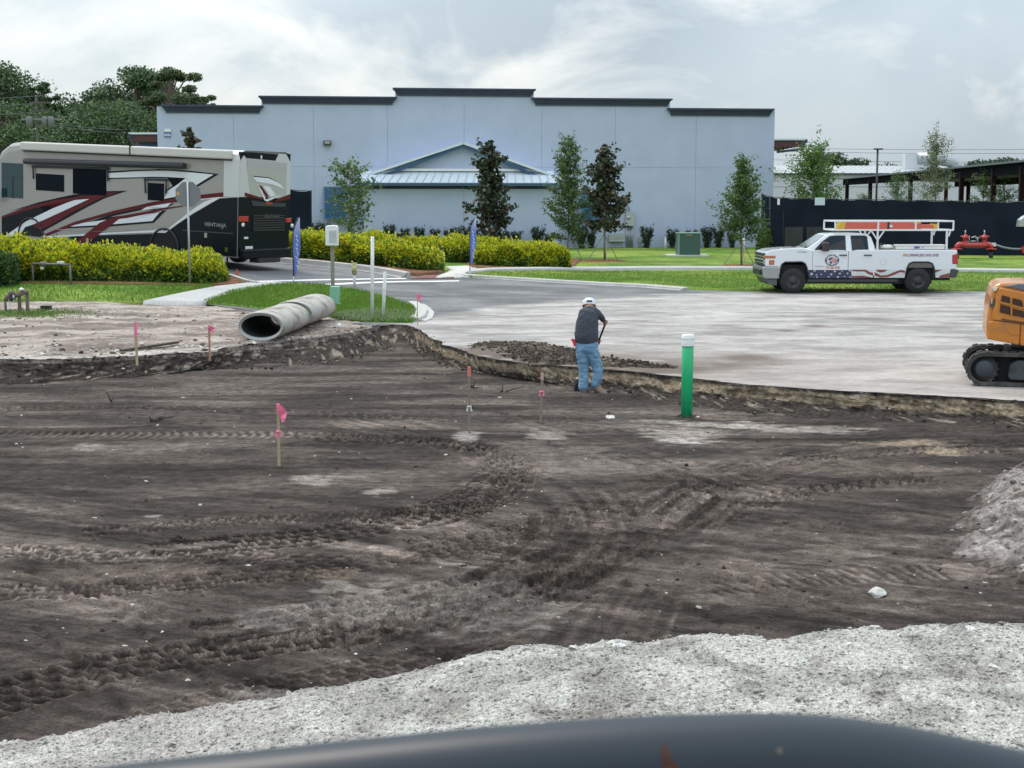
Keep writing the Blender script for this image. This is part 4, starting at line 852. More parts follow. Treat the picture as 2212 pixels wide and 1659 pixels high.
for k, (v_, lb) in enumerate(((205, 'topmost wire left of the utility pole'), (221, 'second wire from the top left of the utility pole'), (240, 'third wire from the top left of the utility pole'))): wire(P(-250, v_ - 4, 92), P(82, v_ + 2, 100), .25, lb, .02)
for k, (a_, b_, lb) in enumerate(((260, 278, 'upper sloping wire right of the utility pole'), (264, 287, 'middle sloping wire right of the utility pole'), (296, 322, 'lower sloping wire right of the utility pole'))): wire(P(84, a_, 100), P(352, b_, 122), .3, lb, .02)
# ================================================================== VEGETATION
M_leaf = attr_mat('leaf', .55, .35, .1, ((2., .5),), 0, trans=.25)
M_bark = mat('bark', (.16, .13, .105), .9, var=.3, vscale=14, stretch=(1, 1, .15), bump=.4, bscale=40)
M_barkp = mat('pale bark', (.25, .23, .20), .9, var=.25, vscale=14)
def leafmesh(name, C, size, cols, parent, r, aspect=.45, nrm=None, droop=0., kind=None, mat_=None):
    """one bent two-triangle leaf per centre"""
    n = len(C); D = r.normal(size=(n, 3)); D[:, 2] = D[:, 2] * .6 - droop
    if nrm is not None: D = D * .55 + nrm
    D /= np.linalg.norm(D, axis=1)[:, None] + 1e-9; U = r.normal(size=(n, 3)); S_ = np.cross(D, U); S_ /= np.linalg.norm(S_, axis=1)[:, None] + 1e-9
    s = np.asarray(size)[:, None] * .5; Nn = np.cross(D, S_)
    V = np.stack([C - D * s, C + S_ * s * aspect * 1.6 + Nn * s * .25, C + D * s * 1.1, C - S_ * s * aspect * 1.6 + Nn * s * .25], 1).reshape(-1, 3)
    b = np.arange(n)[:, None] * 4; Fc = np.concatenate([b + np.array([[0, 1, 2]]), b + np.array([[0, 2, 3]])])
    o = npmesh(name, V, Fc, mat_ or M_leaf, parent, False, np.repeat(cols, 4, 0))
    if kind: o['kind'] = kind
    return o
def pal(r, n, cols, w=None, jit=.25):
    i = r.choice(len(cols), n, p=w); return np.array(cols)[i] * r.uniform(1 - jit, 1 + jit, (n, 1))
YEL = [(.66, .60, .025), (.52, .54, .03), (.33, .42, .03)]; GRN = [(.17, .28, .03), (.09, .18, .03), (.04, .09, .02)]
def hedge(label, line, wid, hts, n, seed, yellow=1.0, name='golden_hedge', leaf=.108, cols_y=YEL, cols_g=GRN, cat='hedge', zoff=.1, group=None):
    r = np.random.default_rng(seed); p = resample(line, 400); o = p[0]; x0, y0 = o; z0 = float(gz(x0, y0)); root = E(name, label, cat, (x0, y0, z0), 0, group)
    t = np.gradient(p, axis=0); t /= np.hypot(*t.T)[:, None]; nn = np.c_[-t[:, 1], t[:, 0]]; H = np.interp(np.linspace(0, 1, 400), np.linspace(0, 1, len(hts)), hts)
    cap = np.sin(np.pi * np.clip(np.linspace(0, 1, 400) * 1.0, .0, 1)); cap = np.minimum(1, cap * 8) ** .5
    i = r.integers(0, 400, n); th = r.uniform(-.12, np.pi + .12, n); rad = 1 - .32 * r.random(n) ** 1.6
    s = np.linspace(0, 1, 400)[i] * np.hypot(*(p[-1] - p[0]))
    ca, sa = np.cos(th), np.sin(th); ca = np.sign(ca) * np.abs(ca) ** .6; sa = np.sign(sa) * np.abs(sa) ** .7
    lump = .62 + .72 * fbm(s * 1.5, th * 1.5, 3, seed) ; k = rad * lump * cap[i]
    x = p[i, 0] + nn[i, 0] * ca * wid * k; y = p[i, 1] + nn[i, 1] * ca * wid * k; hh = np.maximum(sa, -.05) * H[i] * k
    # spiky shoots
    sp_ = r.random(n) < .10; hh = hh + sp_ * r.uniform(0, .16, n) * sa
    z = gz(x, y) + zoff + hh
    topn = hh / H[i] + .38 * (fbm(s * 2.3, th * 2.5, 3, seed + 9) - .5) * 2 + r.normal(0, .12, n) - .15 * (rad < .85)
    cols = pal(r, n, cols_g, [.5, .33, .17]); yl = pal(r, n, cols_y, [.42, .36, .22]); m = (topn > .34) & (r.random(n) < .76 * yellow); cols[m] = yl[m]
    C = np.c_[x - x0, y - y0, z - z0]; N_ = np.c_[nn[i, 0] * ca, nn[i, 1] * ca, np.maximum(sa, .15)]
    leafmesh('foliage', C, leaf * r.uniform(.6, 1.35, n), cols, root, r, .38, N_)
    tt = np.linspace(0, np.pi, 12); Pc = []
    for q in range(0, 400, 8):
        for a in tt: 
            kk = .74 * cap[q] * (.62 + .6 * vn(np.array(q * .02), np.array(a * 1.3), seed)); Pc.append((p[q, 0] + nn[q, 0] * np.sign(np.cos(a)) * abs(np.cos(a)) ** .6 * wid * kk - x0, p[q, 1] + nn[q, 1] * np.sign(np.cos(a)) * abs(np.cos(a)) ** .6 * wid * kk - y0, float(gz(p[q, 0], p[q, 1])) + .03 - z0 + max(0, math.sin(a)) ** .7 * H[q] * kk))
    npmesh('dark_core', np.array(Pc), gridfaces(50, 12), mat('hedge interior', (.025, .045, .015), .95, var=.4, vscale=9), root, True)  # added dark core hull, blocks the view through the leaves
    return root
hedge('long golden-green hedge in front of the striped motorhome', [(-17.8, 49.0), (-14, 48.7), (-12, 48.5), (-10.5, 48.3), (-9.0, 48.1)], 1.05, [1.22, 1.15, 1.08, .95, .88, .80, .78], 42000, 1)
hedge('golden hedge behind the white box on a post, left of the walkway', [(-9.0, 58.6), (-7, 58.0), (-5.2, 57.2), (-3.7, 56.6), (-2.6, 56.2)], 1.0, [.92, .9, .87, .86, .82, .78], 28000, 2)
hedge('golden hedge standing behind the first one, before the gabled bay', [(-9.0, 62.6), (-6.0, 62.6), (-3, 62.6), (-.5, 63.4), (1.2, 64.5)], 1.3, [.8, .88, .93, .93, .85, .76], 26000, 3)
hedge('golden hedge right of the walkway, ending at the open lawn', [(-1.6, 60.8), (-.2, 60.9), (1.0, 61.0), (2.3, 61.2)], .95, [.66, .78, .82, .84, .8], 18000, 4)
hedge('dark green bush at the left picture edge before the hedge', [(-17.2, 46.9), (-16.4, 46.9), (-15.2, 47.0)], .9, [1.15, 1.05, .7], 9000, 5, .06, 'green_bush', .1, YEL, [(.07, .14, .04), (.04, .09, .03), (.02, .05, .02)], 'bush')
def taper_tree(name, label, cat, base, h, crown, leafsz, n, cols, w, seed, trunk_r=.05, clear=.16, lean=0., bark=None, nb=26, aspect=.42, spread=.10, open_=.0, staked=True, group=None):
    """young nursery tree: straight stem, rising limbs, leaves clustered on twigs; crown = list of (height fraction, radius)"""
    r = np.random.default_rng(seed); root = E(name, label, cat, base, 0, group); bark = bark or M_bark
    stem = [(lean * t + .03 * math.sin(5 * t + seed), .03 * math.cos(4 * t + seed), h * t) for t in np.linspace(0, .97, 9)]
    MB().tube(stem, [trunk_r * (1 - .8 * t) + .006 for t in np.linspace(0, 1, 9)], 8).build('trunk', bark, root)
    hs, rs = zip(*crown); C = []; limbs = MB()
    for b in range(nb):
        t = clear + (1 - clear) * ((b + r.random()) / nb) ** .85 * .93; rad = float(np.interp(t, hs, rs)) * r.uniform(.65, 1.15); an = b * 2.4 + r.normal(0, .3)
        s = Vector((lean * t, 0, h * t)); rise = rad * r.uniform(.25, .7); e = s + Vector((math.cos(an) * rad, math.sin(an) * rad, rise)); mid = s.lerp(e, .5) + Vector((0, 0, -.12 * rad))
        pts = [s, mid, e]; limbs.tube(pts, [.02 * trunk_r / .05, .012, .005], 5, cap=False)
        k = max(6, int(n / nb * (.35 + rad / (max(rs) + 1e-6)))); tt = (.18 + .85 * r.random(k) ** .8)[:, None]
        q = (1 - tt) ** 2 * np.array(s) + 2 * tt * (1 - tt) * np.array(mid) + tt ** 2 * np.array(e)
        nt_ = 5; tw = r.normal(0, 1, (nt_, 3)) * spread * 1.6; q = q + tw[r.integers(0, nt_, k)] * (.3 + tt) + r.normal(0, spread * .55, (k, 3)); C.append(q)
    tip = np.c_[lean + r.normal(0, .05, 30), r.normal(0, .05, 30), h * r.uniform(.93, 1.0, 30)]; C.append(tip)
    C = np.vstack(C); cl = pal(r, len(C), cols, w, .3)
    limbs.build('limbs', bark, root); leafmesh('crown', C, leafsz * r.uniform(.6, 1.3, len(C)), cl, root, r, aspect, None, .15)
    if staked:
        for an in (.6, 2.7, 4.8): limbs2 = MB().bar((math.cos(an) * .8, math.sin(an) * .8, 0), (0, 0, h * .24), .025).build('guy_stake', M_gwood, root)
    return root
def gbase(u, v, y_=None):
    if y_: p = P(u, v, y_); return (p.x, y_, float(gz(p.x, y_)) + .05)
    p = G(u, v); return (p.x, p.y, p.z + .05)
def hgt(base, v): return CAMZ - (v - 445) * base[1] / F - base[2]
OAK = [(.10, .17, .05), (.065, .12, .045), (.16, .24, .07)]; MAG = [(.03, .052, .03), (.055, .08, .045), (.12, .07, .045), (.20, .20, .13)]
b = gbase(762, 519, 68); taper_tree('young_tree', 'sparse light-green young tree left of the gabled bay', 'tree', b, hgt(b, 352), [(.15, .5), (.3, .85), (.5, 1.15), (.7, .95), (.9, .9), (1, .25)], .13, 2200, [(.12, .20, .07), (.08, .14, .05), (.20, .28, .10)], [.4, .35, .25], 11, .04, .12, -.15, M_barkp, 24, .5, .12)
b = gbase(1056, 522, 69); taper_tree('magnolia_tree', 'dark conical magnolia tree in front of the gabled bay', 'tree', b, hgt(b, 308), [(.08, .5), (.18, 1.05), (.35, .95), (.55, .6), (.8, .33), (1, .1)], .2, 4200, MAG, [.46, .36, .10, .08], 12, .05, .1, 0, None, 34, .5, .11)
b = gbase(1226, 530, 70); taper_tree('young_oak', 'tall narrow grey-green young oak right of the gabled bay', 'tree', b, hgt(b, 293), [(.1, .6), (.25, 1.0), (.42, .95), (.6, .5), (.7, .68), (.85, .4), (.93, .22), (1, .15)], .10, 9000, OAK, [.45, .35, .2], 13, .045, .12, .05, None, 44, .45, .11)
b = gbase(1305, 541, 68); taper_tree('magnolia_tree', 'brown-tinged magnolia tree in front of the grey electrical cabinets', 'tree', b, hgt(b, 316), [(.2, .5), (.3, 1.0), (.45, .8), (.6, .55), (.8, .42), (.9, .16), (1, .2)], .2, 3600, MAG, [.36, .32, .20, .12], 14, .05, .24, 0, None, 32, .5, .11)
b = gbase(1601, 561, 64); taper_tree('young_oak', 'bushy round young oak with bare top, left of the fence corner', 'tree', b, hgt(b, 340), [(.2, .6), (.3, .95), (.5, .98), (.65, .72), (.74, .3), (.85, .2), (1, .1)], .10, 9000, OAK, [.5, .35, .15], 15, .04, .22, .0, None, 44, .45, .12)
b = gbase(415, 520, 72); taper_tree('magnolia_tree', 'brown magnolia top rising behind the motorhome roof', 'tree', b, hgt(b, 279), [(.2, .8), (.5, .8), (.8, .34), (.9, .12), (1, .16)], .22, 2600, MAG, [.2, .25, .45, .10], 16, .05, .2, 0, None, 26, .5, .1)
b = (P(1757, 430, 84).x, 84, .4); taper_tree('leafy_tree', 'bright leafy tree behind the fence by the white shed', 'tree', b, hgt(b, 322), [(.3, .9), (.5, 1.5), (.65, 1.35), (.8, 1.2), (.92, .9), (1, .4)], .125, 8000, [(.12, .22, .05), (.07, .14, .04), (.2, .3, .08)], [.4, .4, .2], 17, .06, .25, 0, None, 40, .4, .18, staked=False)
b = (P(2020, 430, 82).x, 82, .4); taper_tree('narrow_tree', 'thin pale-green tree behind the fence in front of the carport', 'tree', b, hgt(b, 284), [(.3, 1.0), (.5, .95), (.62, .75), (.7, .5), (.8, .62), (.92, .4), (1, .2)], .085, 7000, [(.17, .20, .11), (.12, .15, .075), (.24, .27, .15)], [.4, .4, .2], 18, .05, .2, 0, M_barkp, 40, .4, .13, staked=False)
for (u, v, y_, rx_, hh, lb, sd_) in ((1940, 398, 118, 1.2, 4.9, 'pine seen under the carport roof between columns', 19), (1867, 410, 118, .5, 3.0, 'small palm-like shrub seen under the carport', 20), (2126, 385, 118, 1.1, 5.3, 'pine seen under the right end of the carport', 21), (2170, 405, 116, 1.6, 4.2, 'pale shrub seen under the right end of the carport', 22)):
    p = P(u, v, y_); taper_tree('background_tree', lb, 'tree', (p.x, y_, .5), hh, [(.15, rx_), (.5, rx_), (1, .3)], .13, 3500, [(.06, .11, .035), (.1, .16, .06), (.14, .2, .08)], [.4, .4, .2], sd_, .06, .1, 0, None, 22, .3, .16, staked=False)
# foundation shrubs: one plant built, the rest copied
def shrub_proto(seed, hh, cols, label):
    r = np.random.default_rng(seed); root = E('foundation_shrub', label, 'shrub', (0, 0, 0), 0, 'dark shrubs along the blue wall'); st = MB(); C = []
    for k in range(11):
        an = k * 2.4; l = hh * r.uniform(.6, 1.05); e = Vector((math.cos(an) * l * .28, math.sin(an) * l * .28, l)); st.tube([(0, 0, 0), e * .5 + Vector((0, 0, .03)), e], [.015, .01, .004], 4, cap=False)
        t = r.random(90)[:, None] ** .8; C.append(np.array(e)[None] * t * 1.0 + r.normal(0, .06, (90, 3)))
    st.build('stems', M_bark, root); C = np.vstack(C); leafmesh('foliage', C, .10 * r.uniform(.7, 1.3, len(C)), pal(r, len(C), cols, None, .3), root, r, .35); return root
pr = shrub_proto(31, 1.05, [(.035, .065, .03), (.05, .09, .035), (.02, .04, .02)], 'dark shrub against the blue wall, just right of the short black fence')
SH = [(683, 525, 1.0, None), (545, 0, 0, None)]
shr = [(700, 'second dark shrub right of the short black fence', 1.), (842, 'dark shrub left of the small black spotlight', 1.), (876, 'dark shrub just right of the small black spotlight', .9), (906, 'dark shrub under the left half of the gabled bay', 1.0), (939, 'dark shrub below the left part of the metal skirt roof', 1.0), (968, 'low dark shrub below the peak of the gable', .8), (985, 'dark shrub below the peak of the gable, behind the golden hedge', 1.1), (1010, 'dark shrub immediately left of the second feather flag', .95), (1090, 'dark shrub right of the magnolia before the gabled bay', .9), (1116, 'dark shrub between the magnolia and the tall oak', .9), (1161, 'tall dark shrub left of the tall narrow oak', 1.1), (1185, 'dark shrub touching the left side of the tall narrow oak', .9), (1256, 'dark shrub between the tall oak and the second magnolia', 1.2), (1277, 'dark shrub at the foot of the second magnolia', 1.0), (1397, 'olive shrub alone right of the grey cabinets', 1.15), (1452, 'shrub touching the left side of the green transformer', 1.1), (1492, 'shrub peeking over the green transformer', 1.1), (1527, 'shrub just right of the green transformer', 1.1), (1552, 'shrub between the green transformer and the bushy oak', 1.1), (1582, 'low dark shrub left of the bushy oak trunk', .9)]
allsh = [pr]
for (u, lb, sc) in shr: c_ = copy_tree(pr); c_['label'] = lb; allsh.append(c_); 
for i, o in enumerate(allsh):
    u, sc = (676, 1.) if i == 0 else (shr[i - 1][0], shr[i - 1][2]); s_ = S(u, 520, 0.); pj = .9 if not (786 < u < 1206) else PJ + .8
    s_ = S(u, 520, pj); p = BA + bd * s_ + bn * pj; o.location = (p.x, p.y, float(gz(p.x, p.y)) + .05); o.rotation_euler = (0, 0, i * 1.7); k = sc * random.uniform(.92, 1.08); o.scale = (k, k, k * random.uniform(.9, 1.1))
hedge('light green feathery bush at the left end of the tall black fence', [G(1640, 548).xy, G(1656, 548).xy, G(1672, 549).xy], .7, [1.2, 1.45, 1.1], 5000, 41, .0, 'feathery_bush', .12, YEL, [(.13, .19, .05), (.09, .14, .04), (.05, .09, .03)], 'bush')
# far trees : crowns of many small leaf clumps on limbs
def far_tree(label, u, vtop, y_, wid, seed, n=13000, airy=False, cols=None, lsz=.215, base_v=None, group='trees far behind the motorhome', hfrac=.25):
    r = np.random.default_rng(seed); p = P(u, 430, y_); z0 = .3; h = P(u, vtop, y_).z - z0; root = E('tall_tree', label, 'tree', (p.x, y_, z0), 0, group)
    MB().tube([(0, 0, 0), (.2, 0, h * .4), (-.1, .1, h * .75), (0, 0, h * .93)], [.3, .22, .13, .05], 8).build('trunk', M_bark, root)
    n = int(n * 1.6); nc = 34 if airy else 64; C = []; limbs = MB(); N_ = []
    for k in range(nc):
        t = hfrac + (1 - hfrac) * r.random() ** .8; prof_ = math.sin(math.pi * min(1, (t - hfrac) / (1 - hfrac) * .86 + .14)) ** .5; an = r.uniform(0, 6.28); rd_ = wid * prof_ * math.sqrt(r.random()) * .85
        c = Vector((math.cos(an) * rd_, math.sin(an) * rd_, h * t * .93)); limbs.tube([(0, 0, h * max(.2, t - .22)), c * .6 + Vector((0, 0, h * t * .35)), c], [.09, .06, .03], 5, cap=False)
        k_ = int(n / nc); cr = (.52 if airy else 1.0) * r.uniform(.7, 1.2) * (wid / 4); d = r.normal(size=(k_, 3)); d /= np.linalg.norm(d, axis=1)[:, None]; q = np.array(c)[None] + d * cr * (r.random((k_, 1)) ** .45) * np.array([[1.2, 1.2, .62]]); C.append(q); N_.append(d * .6)
    C = np.vstack(C); limbs.build('limbs', M_bark, root); leafmesh('crown', C, lsz * r.uniform(.6, 1.3, len(C)), pal(r, len(C), cols or [(.085, .15, .06), (.05, .095, .045), (.135, .20, .08)], [.42, .36, .22], .3), root, r, .5, np.vstack(N_)); return root
far_tree('dense dark tree at the far left edge of the picture', -20, 128, 124, 7.2, 51, 14000)
far_tree('rounded dark tree second from the left edge', 62, 175, 128, 4.6, 52, 11000)
far_tree('slim tall dark pine with a tufted top, left of the wooded gap', 99, 152, 126, 2.2, 53, 6000, True, None, .24, hfrac=.5)
far_tree('low dark tree behind the utility pole wires', 165, 198, 132, 5.2, 54, 11000)
far_tree('broad dark tree left of the tallest ones', 222, 176, 130, 4.6, 55, 12000)
far_tree('tall full dark tree whose crown reaches the airy pine', 300, 128, 128, 5.0, 56, 15000)
far_tree('tall dark tree standing just behind the cornice corner', 338, 155, 134, 4.6, 57, 12000)
far_tree('tall airy pine with sky showing through its crown', 372, 122, 122, 4.2, 58, 6500, True, [(.11, .16, .075), (.07, .11, .06), (.13, .15, .075)], .22, hfrac=.62)
far_tree('airy lower pine crown just above the left cornice', 432, 178, 122, 3.0, 59, 3200, True, [(.11, .16, .075), (.07, .11, .06), (.12, .15, .075)], .22, hfrac=.6)
far_tree('dense low tree filling behind the motorhome front', 20, 215, 115, 5.4, 60, 9000, hfrac=.08)
far_tree('dense low tree under the airy pine', 270, 215, 118, 6.4, 61, 12000, hfrac=.08)
far_tree('dense low tree between utility pole and tall trees', 140, 228, 116, 5.6, 62, 10000, hfrac=.08)
FR = 'trees on the skyline right of the blue building'
for k, (u, vt, w_, lb) in enumerate(((1800, 329, 4.2, 'dark round tree above the white shed roof'), (1850, 338, 3.4, 'lower dark tree right of the round one above the shed'), (1920, 352, 3.2, 'small skyline tree left of the silver duct'), (2110, 346, 4.5, 'skyline tree right of the silver duct'), (2170, 338, 4.0, 'skyline tree above the right end of the carport'), (1745, 345, 3.0, 'dark tree half hidden by the bright leafy tree'))):
    far_tree(lb, u, vt, 225, w_ * 1.35, 70 + k, 7000, False, [(.07, .11, .065), (.05, .08, .055), (.10, .14, .085)], .36, None, FR, .3)
# bark mulch rings
for (u, v, y_, lb) in ((1601, 561, 64, 'reddish mulch ring round the bushy oak'), (1305, 541, 68, 'reddish mulch ring under the second magnolia')):
    b = gbase(u, v, y_); th = np.linspace(0, 6.283, 41)[:-1]; V = [(0, 0, .06)] + [(math.cos(a) * 1.15 * k, math.sin(a) * 1.0 * k, z_) for k, z_ in ((.6, .07), (1, -.02)) for a in th]
    Fc = [(0, 1 + i, 1 + (i + 1) % 40) for i in range(40)]; F4 = [(1 + i, 41 + i, 41 + (i + 1) % 40) for i in range(40)] + [(1 + i, 41 + (i + 1) % 40, 1 + (i + 1) % 40) for i in range(40)]
    V = np.array(V); o = npmesh('mulch_ring', V, np.array(Fc + F4), M_mulch, None, True, np.tile([[.24, .115, .06]], (len(V), 1))); o.location = (b[0], b[1], b[2] + .02); tag(o, lb, 'mulch')
# ================================================================== MOTORHOME
M_tan = mat('motorhome tan paint', (.33, .315, .295), .3, metal=.2, coat=.4, var=.03, vscale=2)
M_blk = mat('black paint', (.004, .007, .013), .2, spec=.22); M_red = mat('dark red paint', (.105, .008, .014), .3, spec=.25)
M_wht = mat('white paint gloss', (.68, .72, .75), .25, coat=.6); M_sil = mat('silver paint', (.56, .58, .58), .3, metal=.2, coat=.4)
M_pin = mat('pinstripe', (.36, .33, .30), .4); M_glass = mat('dark glass', (.002, .007, .013), .2, spec=.08); M_tglass = mat('teal glass', (.012, .045, .055), .05, spec=.5)
M_tyre = mat('tyre rubber', (.018, .019, .021), .8, var=.15, vscale=9, bump=.2, bscale=50); M_rub = mat('black plastic', (.02, .021, .024), .55)
M_chr = mat('chrome', (.62, .64, .66), .12, metal=1.); M_cream = mat('cream awning case', (.56, .55, .51), .4, var=.04)
M_redl = mat('red lens', (.42, .015, .02), .12, coat=.8); M_amb = mat('amber lens', (.42, .14, .05), .15, coat=.7, var=.35, vscale=14)
TH = R(32); LEN = 12.2; WID = 2.55; HB = .38
RO = P(512, 576, 51.0); RO.z = .76
e1 = Vector((-math.cos(TH), math.sin(TH), .049)).normalized(); e2 = Vector((math.sin(TH), math.cos(TH), 0)); e3 = e2.cross(e1) * -1
e3 = e1.cross(e2); e3 = e3 if e3.z > 0 else -e3
# local frame: x towards the front, y across (away from us), z up
RM = Matrix((( e1.x, e2.x, e3.x, RO.x), (e1.y, e2.y, e3.y, RO.y), (e1.z, e2.z, e3.z, RO.z), (0, 0, 0, 1)))
rv = E('motorhome', 'large tan and black motorhome with red and white swooshes parked behind the golden hedge', 'motorhome'); rv.matrix_world = RM
sn = -e2
def rs(u, v, out=0.):
    p = onplane(u, v, RO - e2 * out, sn) - RO; return (p.dot(e1), p.dot(e3))
bn2 = -e1
def rb(u, v, out=0.):
    p = onplane(u, v, RO - e1 * out, bn2) - RO; return (p.dot(e2), p.dot(e3))
HT = rs(430, 321)[1]; print('rv top', HT, 'front u', rs(2, 330))
LEN = rs(-16, 400)[0]
# mirrored frame check: build shell profile across (y,z) swept along x
def shell_prof(i=0.): return [(0 + i, HB), (0 + i, HT - .32), (.03 + i, HT - .14), (.12, HT - .04), (.25, HT), (WID - .25, HT), (WID - .12, HT - .04), (WID - .03, HT - .14), (WID, HT - .32), (WID, HB)]
sec = [(0.0, shell_prof()), (LEN - 1.5, shell_prof()), (LEN - .9, [(y_, z_ if z_ < HT - 1 else z_ - .07) for y_, z_ in shell_prof()]), (LEN - .42, [(y_, z_ if z_ < HT - 1 else z_ - .35) for y_, z_ in shell_prof()]), (LEN - .1, [(min(max(y_, .1), WID - .1), z_ if z_ < HT - 1 else z_ - .9) for y_, z_ in shell_prof()]), (LEN, [(min(max(y_, .3), WID - .3), max(HB + .15, z_ if z_ < HT - 1 else z_ - .8)) for y_, z_ in shell_prof()])]
m = MB(); V = [(x_, y_, z_) for x_, pr_ in sec for y_, z_ in pr_]; k = 10
Fc = [(a * k + b, a * k + (b + 1) % k, (a + 1) * k + (b + 1) % k, (a + 1) * k + b) for a in range(len(sec) - 1) for b in range(k)] + [tuple(range(k)), tuple(range((len(sec) - 1) * k, len(sec) * k))]
m.add(V, Fc); m.build('body', M_tan, rv)
A2 = lambda px, py: (.16202 * px, 307.2 + .16202 * py)
B2 = lambda px, py: (329.2 + .1612 * px, 263.3 + .1612 * py)
C2 = lambda px, py: (329.2 + .1612 * px, 411.5 + .1612 * py)
def decal(name, pts, mt, lvl, label=None, clip=True, parent=None):
    q = [rs(u, v, .004) for u, v in pts]; q = [(min(max(x_, 0.02), LEN - .5), max(z_, HB + .02)) for x_, z_ in q]
    y_ = -.004 - .003 * lvl; bm = bmesh.new(); vs = [bm.verts.new((x_, y_, z_)) for x_, z_ in q]; f = bm.faces.new(vs); bmesh.ops.triangulate(bm, faces=[f], ngon_method='EAR_CLIP')
    me = bpy.data.meshes.new(name); bm.to_mesh(me); bm.free(); me.materials.append(mt); o = bpy.data.objects.new(name, me); link(o, parent or rv)
    if label: o['label'] = label
    return o
a, b, c_ = A2, B2, C2
# black lower flank, front and rear
decal('black_panel', [a(0, 1010), a(300, 925), a(560, 855), a(800, 800), a(1000, 765), a(900, 810), a(700, 900), a(350, 1070), a(150, 1200), a(60, 1300), a(0, 1400)], M_blk, 1)
decal('black_panel', [c_(900, 108), c_(1240, 100), c_(1240, 980), c_(0, 900), a(1000, 1500), a(540, 1420), a(545, 1275), a(1100, 1250), a(2190, 1215), c_(175, 572), c_(540, 318), c_(790, 172)], M_blk, 1)
# upper white swoosh
decal('black_swoosh', [a(1440, 388), a(1800, 368), a(2190, 360), b(60, 632), b(280, 638), b(500, 655), b(700, 676), b(890, 698), b(600, 872), b(380, 1012), b(160, 1050), b(180, 960), b(200, 905), b(330, 815), b(425, 762), b(200, 752), b(0, 750), a(1900, 478), a(1440, 492)], M_blk, 2)
decal('white_swoosh', [a(1446, 412), a(1800, 388), a(2190, 381), b(60, 652), b(280, 659), b(500, 676), b(700, 694), b(820, 706), b(590, 846), b(375, 990), b(160, 1032), b(205, 925), b(340, 838), b(448, 752), b(200, 738), b(0, 734), a(1900, 465), a(1446, 476)], M_wht, 3)
decal('tan_wedge', [a(1480, 500), a(1900, 494), a(2160, 500), b(415, 768), b(190, 910), b(160, 1010), b(100, 1040), b(0, 1055), a(1600, 900)], M_tan, 1.5) if False else None
# mid swoosh (front)
decal('black_swoosh', [a(110, 925), a(500, 805), a(800, 735), a(980, 698), a(1440, 652), a(1700, 646), a(1400, 745), a(1150, 870), a(900, 1000), a(560, 1195), a(540, 1175), a(700, 1070), a(960, 900), a(1200, 780), a(1000, 712), a(600, 800)], M_blk, 2)
decal('red_swoosh', [a(0, 985), a(300, 880), a(700, 775), a(1100, 716), a(1350, 700), a(1440, 668), a(1570, 670), a(1350, 742), a(1000, 915), a(750, 1060), a(540, 1175), a(480, 1140), a(430, 1100), a(600, 1010), a(850, 880), a(1210, 750), a(900, 785), a(600, 845), a(300, 925), a(0, 1012)], M_red, 3)
decal('white_swoosh', [a(60, 1280), a(350, 1055), a(700, 885), a(900, 805), a(1000, 772), a(1195, 755), a(900, 892), a(600, 1030), a(430, 1102), a(340, 1130), a(290, 1200), a(250, 1290)], M_wht, 4)
# mid swoosh (rear)
decal('black_swoosh', [a(850, 1150), a(1200, 1055), a(1450, 1000), a(2170, 915), b(0, 1215), b(190, 1180), b(20, 1350), a(2030, 1076), a(1500, 1120)], M_blk, 2)
decal('white_swoosh', [a(900, 1128), a(1150, 1070), a(1450, 1030), a(1560, 1030), a(2160, 925), b(110, 1195), a(2035, 1050), a(1560, 1090), a(1200, 1112)], M_wht, 3)
decal('black_swoosh', [a(1000, 1130), a(1500, 955), a(1900, 878), b(0, 1130), b(300, 1090), b(210, 1135), a(2100, 905), a(1870, 905), a(1500, 985), a(1150, 1090)], M_blk, 2.4)
decal('white_swoosh', [a(1880, 908), a(1960, 862), a(2195, 822), b(60, 1120), b(250, 1085), b(200, 1140), b(60, 1170), a(2195, 872)], M_wht, 3)
decal('red_swoosh', [a(560, 1240), a(1000, 1060), a(1500, 918), a(2190, 782), b(0, 1075), b(370, 1018), b(620, 980), b(900, 948), b(1130, 935), b(1240, 948), b(1240, 992), b(1100, 997), b(850, 1008), b(620, 1034), b(370, 1068), b(0, 1112), a(2190, 815), a(1500, 958), a(1000, 1100), a(600, 1262)], M_red, 4)
decal('white_pinstripe', [b(620, 1038), b(850, 1012), b(1100, 1001), b(1240, 996), b(1240, 1008), b(1100, 1012), b(850, 1024), b(620, 1050)], M_wht, 4)
decal('red_swoosh', [a(1000, 1340), a(1200, 1180), a(1330, 1075), a(1480, 1010), a(1700, 968), a(2190, 882), b(0, 1170), b(430, 1118), b(430, 1130), b(0, 1200), a(2190, 908), a(1700, 1010), a(1590, 1022), a(1500, 1095), a(1350, 1205), a(1200, 1340), a(1130, 1400)], M_red, 5)
decal('white_swoosh', [c_(172, 545), c_(400, 365), c_(500, 285), c_(600, 215), c_(700, 150), c_(830, 100), c_(905, 104), c_(790, 165), c_(540, 312), c_(350, 440), c_(175, 568), c_(0, 562), a(1600, 1218), a(1100, 1248), a(560, 1272), a(552, 1256), a(1100, 1226), a(1700, 1192), a(2190, 1165), c_(0, 520)], M_wht, 3)
for k_ in range(3): decal('pinstripe', [a(650, 1150 + k_ * 3), a(1300, 1185), a(2190, 1150), a(2190, 1156), a(1300, 1192), a(650, 1158)], M_pin, 5) if k_ == 0 else None
decal('pinstripe', [c_(400, 528), c_(1085, 572), c_(1085, 582), c_(400, 538)], mat('dark seam', (.05, .055, .065), .4), 2)
